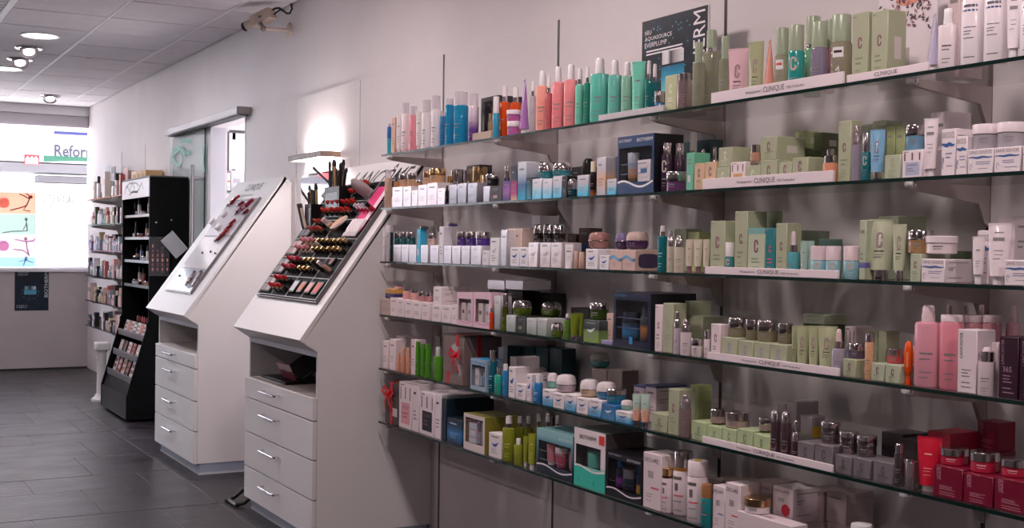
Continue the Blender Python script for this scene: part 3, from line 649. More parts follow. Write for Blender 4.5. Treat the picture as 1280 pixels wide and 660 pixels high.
# goods on the tower: small compacts, bottles, cards
CW = ['#3a2a2e', '#8a4a44', '#c9b8b4', '#5a6a86', '#b98a80', '#1a181c', '#d8d6da']
rnd = random.Random(3)
for k, z_ in enumerate(tw_sh):
    for j in range(7):
        c_ = CW[(j*3+k*2) % 7]; X_ = sx0+.09+j*.125+rnd.uniform(-.01, .01)
        nm = ('first', 'second', 'third', 'fourth', 'fifth', 'sixth', 'seventh')[j]
        e = thing('make_up_pot' if (j+k) % 2 else 'make_up_bottle', (X_, -.24+rnd.uniform(-.02, .02), z_+.0003), 'small make-up tester on the black tower, %s shelf down, %s from the window' % (NTH[k], nm), 'cosmetic', 'testers on the black tower')
        if (j+k) % 2:
            obj('body', lathe([(0, 0), (.026, 0), (.03, .006), (.03, .022), (0, .022)], 14), mat(c_, .25), e); obj('lid', cyl(.031, .022, .036, 14, .003), mat('#b9b2b6', .2, .8), e)
        else:
            hh = rnd.uniform(.05, .1); obj('body', box(-.016, .016, -.012, .012, 0, hh, .004), mat(c_, .2), e); obj('cap', cyl(.01, hh, hh+.045, 10, .002), M_BLACK, e)
for k, (yy, zz_) in enumerate(step):
    for j in range(6 if k < 2 else 8):
        X_ = sx0+.1+j*(.155 if k < 2 else .11); nm = NTH[j]
        e = thing('tester_card' if (j+k) % 3 == 0 else 'make_up_palette', (X_, yy+.04, zz_+.002), 'make-up tester leaning on the black tower base, %s step up, %s from the window' % (NTH[k], nm), 'cosmetic', 'testers on the tower base')
        c_ = ['#d9d2d4', '#a4584e', '#c8b4ae', '#3b3438'][(j+2*k) % 4]
        hh = .13 if k == 0 else .09; m_ = rotx(-.3)
        obj('body', move(box(-.05, .05, -.004, .004, 0, hh, .002), (0, 0, 0.001), m_), mat(c_, .3), e)
        obj('swatches', join(*[move(box(-.038+q*.028, -.018+q*.028, -.0052, -.004, hh*(.2+r*.35), hh*(.42+r*.35)), (0, 0, .001), m_) for q in range(3) for r in range(2)]), mat(['#7f2f35', '#d8cfd0', '#8d5a50', '#c57a6c'][(j+k) % 4], .35), e, False)
# lipstick fan on the tower, above the steps
zf = .70
for j in range(10):
    X_ = sx0+.12+j*.085
    e = thing('lipstick_tester', (X_, -.22, step[2][1]+.0003), 'silver and red lipstick tester under the lowest tower shelf, %s from the window' % NTH[j], 'lipstick', 'lipstick testers on the tower')
    e.rotation_euler = (.0, 0, 0); obj('base', cyl(.012, 0, .08, 10, .002), M_CHROME if j % 2 else M_BLACK, e); obj('bullet', lathe([(.008, .08), (.008, .11), (.003, .124), (0, .124)], 8), mat(['#b23a3f', '#7d2a33', '#c8665c'][j % 3], .3), e)
# brochures hung on the tower side
def on_side(q): p = on_x(q[0], q[1], sx1); return p
pa, pb = on_side((186, 296)), on_side((211, 345))
e = thing('brochure_rack', (sx1+.0135, (pa.y+pb.y)/2, pb.z), 'clear rack of dark shade cards hung on the black tower side', 'rack'); hh = pa.z-pb.z; wd = (pb.y-pa.y)/2
obj('back_plate', box(0, .004, -wd, wd, 0, hh, .001), mat('#1b171a', .2), e)
for k in range(4): obj('shade_card', box(.005, .009, -wd+.01+k*wd*.48, -wd+.01+k*wd*.48+wd*.4, .02, hh*(1-.13*k)), mat(['#241c22', '#15131a', '#2a2024', '#1c181e'][k], .25), e, False)
for k in range(4):
    for r in range(int(hh*(1-.13*k)/.035)-2): obj('swatch_dot', box(.009, .0098, -wd+.02+k*wd*.48, -wd+.03+k*wd*.48, .04+r*.035, .062+r*.035), mat(['#a3524c', '#7a3038', '#c07a6c'][r % 3], .4), e, False)
pa = on_side((216, 306))
e = thing('booklet', (sx1+.028, pa.y, pa.z), 'tilted grey booklet hung on the black tower side', 'booklet'); e.rotation_euler = (.72, 0, 0)
obj('pages', box(0, .012, -.055, .055, -.085, .085, .001), mat('#8f8d90', .5), e); obj('cover', box(.012, .014, -.058, .058, -.09, .09), mat('#b1afb3', .5), e, False); obj('spine', box(-.003, .016, .055, .06, -.09, .09), mat('#d4d2d6', .5), e, False)
# cartons on the tower top
for k, (xa_, xb_, yt) in enumerate(((164, 171, 214), (171, 176, 213.5), (176, 182, 213))):
    X0_, X1_ = on_y(xa_, 222, -.16).x, on_y(xb_, 222, -.16).x; z0_ = ztop+.012
    e = thing('carton', ((X0_+X1_)/2, -.10, z0_), 'tan carton standing on the black tower, %s from the left' % NTH[k], 'carton', 'tan cartons on the black tower'); w_ = (X1_-X0_)/2-.003; hh = on_y(xb_, yt, -.14).z - z0_
    obj('body', box(-w_, w_, -.06, .08, 0, hh, .002), mat(['#e3c9a6', '#d9b98e', '#d0a878'][k], .5), e); obj('print', box(-w_*.6, w_*.6, -.0606, -.06, hh*.3, hh*.7), mat('#b98d58', .5), e, False)
# ================================================================== white pedestal behind the tower, black folding stool
q = on_z(126, 501, 0)
t = thing('pedestal', (-10.80, -.40, 0), 'white plaster pedestal standing left of the black tower base', 'pedestal')
obj('foot', lathe([(0, 0), (.085, 0), (.085, .02), (.06, .04), (.05, .06), (0, .06)], 18), mat('#e4dede', .5), t); obj('shaft', lathe([(0, .06), (.042, .06), (.036, .40), (.05, .43), (0, .43)], 18), mat('#e8e2e2', .5), t)
obj('capital', box(-.06, .06, -.06, .06, .43, .50, .01), mat('#e2dcdc', .5), t); obj('scroll_relief', join(*[move(lathe([(0, 0), (.016, 0), (.012, .006), (0, .007)], 10), (.03*s, -.042, .36), rotx(math.pi/2)) for s in (-1, 1)]), mat('#b9b0b4', .5), t)
t = thing('folding_stool', (-6.215, -.40, 0), 'black tubular folding stool tucked against the nearer white cabinet', 'stool')
for s in (-1, 1):
    obj('leg', tube_path([(.08*s, .22, .36), (.08*s, -.02, .14), (.085*s, -.17, .02), (.075*s, -.205, .012), (0, -.21, .012)], .011, 8), M_BLACK, t)
    obj('leg', tube_path([(.06*s, .1, .36), (.06*s, .2, .2), (.06*s, .30, .014), (0, .31, .014)], .011, 8), M_BLACK, t)
obj('seat', box(-.09, .09, .06, .3, .36, .385, .01), mat('#161418', .6), t); obj('foot_pad', box(-.105, -.06, -.222, -.19, 0, .02, .005), mat('#2a282c', .5), t)
# ================================================================== goods on the near shelves
# Every entry gives the photo columns of its front (x0, x1), the photo row of its top, and how far it stands behind the glass edge;
# the shelf plane turns these into real width, height and place.
M_FILM = thin_glass('window_film', (.98, .98, .98, 1), 1.3)
ITEMS = []                                          # (object, description, shelf, photo x, category)
SUP = {i: [] for i in range(6)}                     # things that carry a second layer
def note(o, desc, s, x, cat): ITEMS.append((o, desc, s, x, cat))
def front_x(x, Y, zb, yt):
    p = on_y(x, yt, Y); yb = pix((p.x, Y, zb))[1]; return on_y(x, (yt+yb)/2, Y).x
def span(x0, x1, yt, Y, zb):
    a, b = front_x(x0, Y, zb, yt), front_x(x1, Y, zb, yt)
    return a, b, max(.012, on_y((x0+x1)/2, yt, Y).z - zb)
def support(s, a, b, Y=None, thr=.42):
    best = None
    for (xa, xb_, ya, yb, zt) in SUP[s]:
        ov = min(b, xb_) - max(a, xa)
        if Y is not None and not (ya - .035 < Y < yb - .02): continue
        if ov > thr*min(b-a, xb_-xa) and (best is None or zt > best[4]): best = (xa, xb_, ya, yb, zt)
    return best
PR = {'mauve': '#8d5a6a', 'grey': '#8a8788', 'blue': '#2c5fa8', 'red': '#c23a44', 'white': '#f1eef0', 'dark': '#4b474a', 'pinkish': '#b98a94', 'lightgreen': '#dfe6cf'}
def pm(c, rough=.4): return mat(PR.get(c, c), rough)
def lines(x0, x1, zs, h, y, seed=0):
    r = random.Random(seed); sh = []
    for z in zs: sh.append(quad(x0, x0+(x1-x0)*r.uniform(.55, 1), z, z+h, y))
    return join(*sh)
def face_print(t, pr, w, h, y, depth, seed, pc=None):
    """flat print on the front of a carton; w half width, h height"""
    y -= .0004
    if pr == 'c':                                                     # tall C mark with lines
        ew = min(w*.34, h*.13); eh = ew*2.6 if h > 1.6*w else ew*2.1
        obj('emblem', emblem(0, h*.50 if h > 2.2*w else h*.42, ew, min(eh, h*.42), y), pm(pc or 'mauve'), t, False)
        obj('print', join(lines(-w*.55, w*.55, [h*.34, h*.27], h*.028, y, seed), lines(-w*.5, w*.4, [h*.18, h*.13, h*.08], h*.012, y, seed+1), quad(-w*.9, -w*.4, h*.94, h*.955, y)), pm('#8f9a7c' if not pc else pc), t, False)
    elif pr == 'w':                                                   # blue wave mark
        pts = [(-w*.5+w*1.0*k/8, h*(.56-.10*math.sin(math.pi*k/8)+.10*k/8)) for k in range(9)]
        obj('wave_mark', ribbon(pts, lambda q: h*.055*math.sin(math.pi*min(max(q, .05), .95))+.0006, y), pm(pc or 'blue'), t, False)
        obj('print', join(lines(-w*.6, w*.6, [h*.84], h*.05, y, seed), lines(-w*.6, w*.6, [h*.34, h*.26, h*.18], h*.022, y, seed+1)), pm('grey'), t, False)
    elif pr == 'b':                                                   # broad blue wave of a beige carton
        pts = [(-w*.98+w*1.96*k/10, h*(.58+.09*math.sin(2*math.pi*k/10-.4))) for k in range(11)]
        obj('wave_mark', ribbon(pts, lambda q: h*.075, y), grad([(0, '#5f9fd0'), (.6, '#7fb4dc'), (1, '#3a3d78')], .4, axis='X'), t, False)
        obj('print', lines(-w*.6, w*.6, [h*.34, h*.28, h*.2], h*.02, y, seed), pm('pinkish'), t, False)
    elif pr == 's':                                                   # serif brand word over a blue brush stroke
        obj('lettering', text('SANS SOUCIS', min(h*.13, .014), (0, y, h*.80), width=w*1.72), pm('#8a7f84'), t, False)
        pts = [(-w*.92+w*1.84*k/10, h*(.66+.015*math.sin(k*1.3))) for k in range(11)]
        obj('brush_stroke', ribbon(pts, lambda q: h*.03*(.4+math.sin(math.pi*min(max(q, .04), .96))), y), pm('#3f66a4'), t, False)
        obj('print', join(lines(-w*.35, w*.8, [h*.46, h*.38], h*.03, y, seed), lines(-w*.2, w*.8, [h*.2], h*.02, y, seed+1), ribbon([(-w*.72+w*.09*math.cos(a_*.6), h*.28+h*.12*math.sin(a_*.6)) for a_ in range(9)], h*.012, y)), pm('#9a98bc'), t, False)
    elif pr == 'd':                                                   # word, block of dots, coloured bar
        obj('lettering', text('DECLARÉ', min(h*.09, .016), (-w*.1, y, h*.84), width=w*1.5), pm('dark'), t, False)
        obj('print', join(*[quad(-w*.45+a_*w*.16, -w*.45+a_*w*.16+w*.1, h*(.56+b_*.032), h*(.56+b_*.032)+h*.024, y) for a_ in range(4) for b_ in range(4)], lines(-w*.6, w*.3, [h*.26, h*.21, h*.14], h*.01, y, seed)), pm('grey'), t, False)
        obj('colour_bar', quad(-w*.1, w*.75, h*.37, h*.40, y), pm(pc or '#e06a72'), t, False)
    elif pr == 'l':                                                   # vertical brand word
        obj('lettering', text('LANCASTER', min(w*.3, .016), (-w*.45, y, h*.55), (0, 0, 1), (-1, 0, 0), align=0, width=h*.40), pm(pc or 'dark'), t, False)
        obj('print', lines(-w*.55, w*.6, [h*.36, h*.31, h*.26, h*.16, h*.09], h*.014, y, seed), pm(pc or 'grey'), t, False)
    elif pr == 'j':                                                   # picture of a jar in a frame
        obj('print', join(lines(-w*.8, -w*.1, [h*.93], h*.02, y, seed), quad(-w*.78, -w*.66, h*.62, h*.90, y), quad(-w*.06, w*.08, h*.64, h*.90, y), quad(w*.66, w*.78, h*.62, h*.90, y)), pm('#7d4a58'), t, False)
        obj('picture', quad(-w*.66, w*.70, h*.10, h*.56, y), pm(pc or '#b9c0dc'), t, False)
        obj('picture_text', join(text('CLINIQUE', h*.07, (0, y-.0003, h*.42), width=w*.95), lines(-w*.5, w*.5, [h*.32, h*.24], h*.02, y-.0003, seed)), pm('mauve'), t, False)
    elif pr == 't':                                                   # plain text lines
        obj('print', join(lines(-w*.6, w*.6, [h*.78], h*.05, y, seed), lines(-w*.6, w*.6, [h*.42, h*.34, h*.26], h*.02, y, seed+1)), pm(pc or 'grey'), t, False)
    elif pr == 'k':                                                   # dark carton with a small light label
        obj('sticker', quad(-w*.5, w*.2, h*.22, h*.40, y), pm(pc or '#c9a4ac'), t, False)
        obj('print', lines(-w*.6, w*.6, [h*.80, h*.70], h*.03, y, seed), pm('grey'), t, False)
SEED = [0]
def B(s, x0, x1, yt, c, desc, off=.014, dp=None, pr='t', st=False, pc=None, cat='carton', name='carton', side=None, rz=None, top=None, band=None, base=None, dpk=1.0, m=None, rough=.42):
    SEED[0] += 1; sd = SEED[0]; rr = random.Random(sd)
    zb = zsh(s) + .0002
    Y = YF + off
    if st:
        a, b, h = span(x0, x1, yt, Y, zb); sp_ = support(s, a, b, Y)
        if sp_: Y = sp_[2] + .004; zb = sp_[4] + .0004
        elif base: zb = on_y((x0+x1)/2, base, Y).z
    elif base: zb = on_y((x0+x1)/2, base, Y).z
    a, b, h = span(x0, x1, yt, Y, zb); w = (b-a)/2 - .0006
    if dp is None: dp = min(max(2*w*.95, .03), .075)
    dp = min(dp, YBK - .004 - Y)
    t = thing(name, ((a+b)/2, Y, zb), rz=rr.uniform(-.02, .02) if rz is None else rz)
    body = m or (grad(c, rough) if isinstance(c, (list, tuple)) else mat(c, rough))
    obj('body', box(-w, w, 0, dp, 0, h, .0016), body, t)
    if top: obj('top_band', box(-w-.0003, w+.0003, -.0003, dp+.0003, h*(1-top[1]), h+.0003), mat(top[0], .4), t, False)
    if band: obj('colour_band', box(-w-.0003, w+.0003, -.0003, dp*.98, h*band[1], h*band[2]), mat(band[0], .4), t, False)
    if pr: face_print(t, pr, w, h, 0, dp, sd, pc)
    if side == 'sticker': obj('price_sticker', ([(w+.0005, dp*.35, h*.3), (w+.0005, dp*.72, h*.3), (w+.0005, dp*.72, h*.62), (w+.0005, dp*.35, h*.62)], [(0, 1, 2, 3)]), pm('#d8d2cc'), t, False)
    elif side == 'yellow': obj('price_sticker', ([(w+.0005, dp*.1, h*.5), (w+.0005, dp*.9, h*.5), (w+.0005, dp*.9, h*.76), (w+.0005, dp*.1, h*.76)], [(0, 1, 2, 3)]), pm('#e0b21e'), t, False)
    elif side == 'oval':
        n = 16; obj('side_print', ([(w+.0005, dp*.5+dp*.38*max(-1, min(1, 1.25*math.cos(2*math.pi*k/n))), h*.47+h*.34*max(-1, min(1, 1.2*math.sin(2*math.pi*k/n)))) for k in range(n)], [tuple(range(n))]), pm('#4a3d5e'), t, False)
    elif side == 'text': obj('side_print', join(*[([(w+.0005, dp*.12, h*q), (w+.0005, dp*u, h*q), (w+.0005, dp*u, h*q+h*.03), (w+.0005, dp*.12, h*q+h*.03)], [(0, 1, 2, 3)]) for q, u in ((.84, .85), (.62, .4), (.54, .3), (.2, .6))]), pm('#a59c9e'), t, False)
    SUP[s].append((a, b, Y, Y+dp, zb+h)); note(t, desc, s, (x0+x1)/2, cat); return t
def arc_patch(r, z0, z1, a0, a1, n=5, sx=1, sy=1):
    v, f = [], []
    for k in range(n+1):
        a = a0+(a1-a0)*k/n; c_, s_ = math.cos(a)*r*sx, math.sin(a)*r*sy; v += [(c_, s_, z0), (c_, s_, z1)]
    for k in range(n): f.append((2*k, 2*k+2, 2*k+3, 2*k+1))
    return v, f
FACE = -math.pi/2 + .45                             # print on bottles faces the aisle, a little towards the viewer
def R(s, kind, x0, x1, yt, c, desc, off=.016, edge=False, st=False, cap='#f0edf0', capm=None, hb=None, pr=True, pc='grey', sy=1.0, base=None, cat=None, name=None, clearcap=False, m=None, neck=None, rot=None, capr=None, sticker=None, seg=18, digit=None):
    SEED[0] += 1; sd = SEED[0]
    zb = zsh(s) + .0002; Y = YF + off
    sp_ = None
    for it in range(3):
        a, b, h = span(x0, x1, yt, Y, zb); cx = (a+b)/2
        dist = (Vector((cx, Y, zb)) - CAM).dot(VF); r = (x1-x0)*.54*dist/FPX
        vd = Vector((cx, Y, 0)) - Vector((CAM.x, CAM.y, 0)); al = math.atan2(vd.y, -vd.x); ro = 0
        if kind == 'tube' or sy < .95:
            ro = rot if rot is not None else (math.pi/2 - al)*.62
            if edge: ro = -al + .12; r /= .66
            else: r /= math.sqrt(math.sin(al+ro)**2 + ((.0 if kind == 'tube' else sy)*math.cos(al+ro))**2)
        if st and kind in ('jar', 'dome'): r *= 1.1
        if st and it < 2:
            sp_ = support(s, cx-r, cx+r, YF + off, .3)
            if sp_: zb = sp_[4]+.0004; Y = max((sp_[2]+sp_[3])/2, sp_[2]+r*.96)
            elif base: zb = on_y((x0+x1)/2, base, Y).z
        elif base and not st: zb = on_y((x0+x1)/2, base, Y).z
        if not st: Y = min(YF + off + r*sy, YBK-.003-r*sy)
    a, b, h = span(x0, x1, yt, Y, zb); cx = (a+b)/2
    names = {'pump': 'pump_bottle', 'cap': 'capped_bottle', 'jar': 'cream_jar', 'dome': 'cream_jar', 'tube': 'cream_tube', 'drop': 'dropper_bottle', 'air': 'serum_bottle', 'spray': 'spray_bottle'}
    cats = {'pump': 'bottle', 'cap': 'bottle', 'jar': 'jar', 'dome': 'jar', 'tube': 'tube', 'drop': 'bottle', 'air': 'bottle', 'spray': 'bottle'}
    t = thing(name or names[kind], (cx, Y, zb), rz=ro)
    bm_ = m or (grad(c, .2) if isinstance(c, (list, tuple)) else mat(c, .22, coat=.3))
    cm_ = capm or (clear('#f2eef2', .35) if clearcap else mat(cap if cap[0] == '#' else '#efe9ec', .3))
    SIL = mat('#cfc6c8', .16, 1)
    FACE = -math.pi/2 + (.45 if ro == 0 else .05)
    pf = lambda z0, z1, a0, a1, rr: arc_patch(rr, z0, z1, FACE+a0, FACE+a1, 4, 1, sy)
    if kind == 'pump':
        q = hb or .74
        obj('body', lathe([(0, 0), (r*.9, 0), (r, h*.03), (r, h*(q-.05)), (r*.93, h*(q-.015)), (r*.6, h*q), (0, h*q)], seg, 1, sy), bm_, t)
        nr = min(r*.5, .0155)
        obj('collar', lathe([(nr, h*q), (nr, h*(q+.09)), (0, h*(q+.09))], 14), SIL if neck == 'silver' else cm_, t)
        obj('pump_head', lathe([(nr*.9, h*(q+.09)), (nr*.9, h*.975), (nr*.7, h), (0, h)] if neck != 'silver' else [(nr, h*(q+.09)), (nr*.98, h*.93), (nr*.9, h*.95), (nr*.9, h*.99), (nr*.6, h), (0, h)], 14), cm_ if neck != 'silver' else mat('#efeaec', .3), t)
        zt = q
    elif kind == 'cap':
        q = hb or .66; cr = capr if capr else .86
        obj('body', lathe([(0, 0), (r*.92, 0), (r, h*.025), (r, h*(q-.035)), (r*.88, h*q), (0, h*q)], seg, 1, sy), bm_, t)
        obj('cap', lathe([(r*cr, h*q), (r*cr, h*.985), (r*cr*.93, h), (0, h)], seg, 1, sy if cr > .7 else 1), SIL if cap == 'silver' else (mat('#d8b486', .2, 1) if cap == 'gold' else cm_), t)
        if neck: obj('collar', lathe([(r*cr*1.03, h*q), (r*cr*1.03, h*(q+.05)), (0, h*(q+.05))], seg), SIL if neck == 'silver' else mat(neck, .3), t)
        zt = q
    elif kind == 'jar':
        q = hb or .56
        obj('body', lathe([(0, 0), (r*.88, 0), (r*.95, h*.04), (r*.95, h*(q-.03)), (r*.86, h*q), (0, h*q)], 22), bm_, t)
        if not clearcap: obj('lid', lathe([(r*.97, h*q), (r, h*(q+.02)), (r, h*.96), (r*.95, h), (0, h)], 22), SIL if cap == 'silver' else (mat('#d8b486', .2, 1) if cap == 'gold' else cm_), t)
        else: obj('lid', lathe([(r*.97, h*q), (r, h*(q+.02)), (r, h*.96), (r*.95, h), (0, h)], 22), cm_, t)
        zt = q
    elif kind == 'dome':
        q = hb or .46
        obj('body', lathe([(0, 0), (r*.62, 0), (r*.86, h*.07), (r*.98, h*.22), (r, h*(q-.02)), (0, h*q)], 22), bm_, t)
        obj('lid', lathe([(r, h*q), (r*1.0, h*.6), (r*.95, h*.78), (r*.82, h*.92), (r*.5, h*.99), (0, h)], 22), SIL if cap == 'silver' else cm_, t)
        obj('ring', lathe([(r*1.005, h*(q-.03)), (r*1.015, h*(q-.02)), (r*1.015, h*(q+.01)), (r*1.005, h*(q+.02))], 22), SIL, t)
        zt = q
    elif kind == 'drop':
        q = hb or .56
        obj('body', lathe([(0, 0), (r*.92, 0), (r, h*.03), (r, h*(q-.06)), (r*.9, h*(q-.01)), (r*.5, h*q), (0, h*q)], seg), bm_, t)
        obj('collar', lathe([(r*.56, h*q), (r*.56, h*(q+.15)), (0, h*(q+.15))], 14), SIL, t)
        obj('dropper_bulb', lathe([(r*.4, h*(q+.15)), (r*.38, h*.9), (r*.3, h*.97), (r*.15, h), (0, h)], 12), mat(cap if cap not in ('silver',) else '#efe2e4', .35), t); zt = q
    elif kind == 'air':
        q = hb or .62
        obj('body', lathe([(0, 0), (r*.95, 0), (r, h*.02), (r, h*q), (0, h*q)], seg, 1, sy), bm_, t)
        obj('collar', lathe([(r*.84, h*q), (r*.84, h*(q+.2)), (r*.7, h*(q+.22)), (0, h*(q+.22))], seg, 1, sy), SIL, t)
        obj('nozzle', lathe([(r*.5, h*(q+.22)), (r*.5, h*.96), (r*.35, h), (0, h)], 12), SIL if cap == 'silver' else cm_, t)
        if clearcap: obj('clear_cap', lathe([(r*.97, h*q), (r*.97, h*.97), (r*.8, h*1.01), (0, h*1.01)], 16, 1, sy), clear('#efe9ec', .12), t)
        zt = q
    elif kind == 'tube':
        q = 0 if hb == 0 else (hb or .14); n = 6; seg = 16; v, f = [], []
        rb = r*.8
        for k in range(n+1):
            u = k/n; ax_ = rb + (r-rb)*u**.7; by_ = rb*(1-u)**.8*.9 + .0016
            v += [(ax_*math.cos(2*math.pi*j/seg), by_*math.sin(2*math.pi*j/seg), h*(q+(.965-q)*u)) for j in range(seg)]
        for k in range(n):
            for j in range(seg): f.append((k*seg+j, k*seg+(j+1)%seg, (k+1)*seg+(j+1)%seg, (k+1)*seg+j))
        f.append(tuple(range(seg-1, -1, -1)))
        o = len(v); v += [(-r, -.0012, h*.965), (r, -.0012, h*.965), (r, .0012, h*.965), (-r, .0012, h*.965), (-r, -.0012, h), (r, -.0012, h), (r, .0012, h), (-r, .0012, h)]
        f += [tuple(i+o for i in g_) for g_ in ((0,3,2,1),(4,5,6,7),(0,1,5,4),(1,2,6,5),(2,3,7,6),(3,0,4,7))]
        obj('body', (v, f), bm_, t)
        if q: obj('cap', lathe([(0, 0), (rb*.66, 0), (rb*.68, h*.01), (rb*.68, h*q), (0, h*q)], 16), SIL if cap == 'silver' else cm_, t)
        if pr:
            yy = lambda u: -(rb*(1-u)**.8*.9 + .0016) - .0006
            def tq(x_0, x_1, u0, u1): return [(x_0*r, yy(u0), h*(q+(.965-q)*u0)), (x_1*r, yy(u0), h*(q+(.965-q)*u0)), (x_1*r, yy(u1), h*(q+(.965-q)*u1)), (x_0*r, yy(u1), h*(q+(.965-q)*u1))], [(0, 1, 2, 3)]
            if pr == 'c':
                z0_ = h*(q+.46*(1-q)); sh = emblem(0, z0_, r*.34, h*.22, 0); rk = [(p[0], yy((p[2]/h-q)/(.965-q)) - .001, p[2]) for p in sh[0]]
                obj('emblem', (rk, sh[1]), pm('#a58a90'), t, False)
                obj('print', join(tq(-.35, .35, .38, .40), tq(-.4, .3, .31, .32), tq(-.4, .2, .26, .27)), pm('dark'), t, False)
            elif pr == 'w':
                obj('wave_mark', tq(-.5, .5, .70, .76), pm(pc), t, False); obj('print', join(tq(-.4, .4, .85, .87), tq(-.4, .4, .5, .51), tq(-.3, .4, .42, .43), tq(-.4, .2, .34, .35)), pm('grey'), t, False)
            else: obj('print', join(tq(-.3, .3, .66, .69), tq(-.3, .35, .36, .375), tq(-.3, .25, .30, .31), tq(-.3, .3, .22, .23)), pm(pc), t, False)
        zt = 0
    if kind != 'tube' and pr and zt:
        if kind in ('jar', 'dome'): obj('print', join(pf(h*zt*.62, h*zt*.74, -.35, .35, r*.985 if kind == 'dome' else r*.958), pf(h*zt*.42, h*zt*.48, -.3, .3, r*1.003 if kind == 'dome' else r*.958)), pm(pc), t, False)
        elif pr == 'c':
            v, f = emblem(0, h*zt*.55, r*.6, h*zt*.28, 0); rr_ = r*1.006
            obj('emblem', ([(math.cos(FACE+p[0]/rr_)*rr_, math.sin(FACE+p[0]/rr_)*rr_*sy, p[2]) for p in v], f), mat('#c9bcb4', .4), t, False)
            obj('print', join(pf(h*zt*.34, h*zt*.37, -.4, .4, r*1.006), pf(h*zt*.24, h*zt*.26, -.35, .3, r*1.006), pf(h*zt*.17, h*zt*.185, -.35, .3, r*1.006)), pm(pc), t, False)
        elif pr == 's':
            obj('brush_stroke', pf(h*zt*.80, h*zt*.825, -.7, .6, r*1.006), pm('#2f4f8c'), t, False)
            obj('print', join(pf(h*zt*.86, h*zt*.90, -.6, .6, r*1.006), *[pf(h*zt*q_, h*zt*(q_+.014), -.6, u_, r*1.006) for q_, u_ in ((.56, .5), (.5, .1), (.46, .0), (.40, .3), (.12, .4))]), pm('#6a6a78'), t, False)
        elif pr == 'd':
            obj('print', join(pf(h*zt*.80, h*zt*.87, -.8, .3, r*1.006), pf(h*zt*.55, h*zt*.72, -.45, -.05, r*1.006), pf(h*zt*.3, h*zt*.315, -.6, .3, r*1.006), pf(h*zt*.1, h*zt*.115, -.6, .4, r*1.006)), pm('#77706a'), t, False)
            obj('colour_bar', pf(h*zt*.42, h*zt*.46, -.55, .5, r*1.006), pm('#e07078'), t, False)
        else: obj('print', join(pf(h*zt*.50, h*zt*.53, -.5, .5, r*1.006), pf(h*zt*.42, h*zt*.44, -.5, .3, r*1.006), pf(h*zt*.22, h*zt*.235, -.5, .4, r*1.006), pf(h*zt*.14, h*zt*.155, -.5, .2, r*1.006)), pm(pc), t, False)
    if sticker: obj('sticker', arc_patch(r*1.012, h*(zt-.22), h*(zt-.08), FACE-.55, FACE+.55, 5, 1, sy), pm('#f2eef0'), t, False); obj('sticker_text', arc_patch(r*1.018, h*(zt-.16), h*(zt-.125), FACE-.4, FACE+.4, 5, 1, sy), pm(sticker), t, False)
    if digit:
        v, f = text(digit, h*.10, (0, 0, h*.18)); rr_ = r*1.008
        obj('digit', ([(math.cos(FACE+p[0]/rr_)*rr_, math.sin(FACE+p[0]/rr_)*rr_*sy, p[2]) for p in v], f), pm('#f2eef0'), t, False)
    SUP[s].append((cx-r, cx+r, Y-r*sy, Y+r*sy, zb+h)) if kind == 'jar' and False else None
    note(t, desc, s, (x0+x1)/2, cat or cats[kind]); return t
def strip(s, x0, x1, y0, y1, desc, words=True, c='#f3e6ec'):
    """brand strip standing on the glass edge: (x0,y0) its upper left, y1 its lower edge there"""
    Y = YF + .002; a, b = on_y(x0, (y0+y1)/2, Y).x, on_y(x1, pix((on_y(x1, 300, Y).x, Y, zsh(s)+.01))[1], Y).x
    h = 1.18*max(.016, on_y(x0, y0, Y).z - zsh(s)); w = (b-a)/2
    t = thing('brand_strip', ((a+b)/2, Y, zsh(s)+.0002))
    obj('bar', box(-w, w, 0, .007, 0, h, .001), mat(c, .3), t)
    if words == 'b': obj('lettering', text('BIOTHERM', h*.42, (w*.02, -.0005, h*.3)), pm('#e6e2e6'), t, False)
    elif words == 'one': obj('lettering', text('CLINIQUE', h*.56, (-w*.0, -.0005, h*.2), width=w*.56), pm('#4a3a44'), t, False)
    else: obj('lettering', join(text('CLINIQUE', h*.56, (w*.02, -.0005, h*.2), width=w*.32), text('Allergiegetestet', h*.3, (-w*.30, -.0005, h*.3), width=w*.24), text('100% Parfumfrei', h*.24, (w*.34, -.0005, h*.3), width=w*.26)), pm('#4a3a44'), t, False)
    note(t, desc, s, (x0+x1)/2, 'shelf strip'); return t
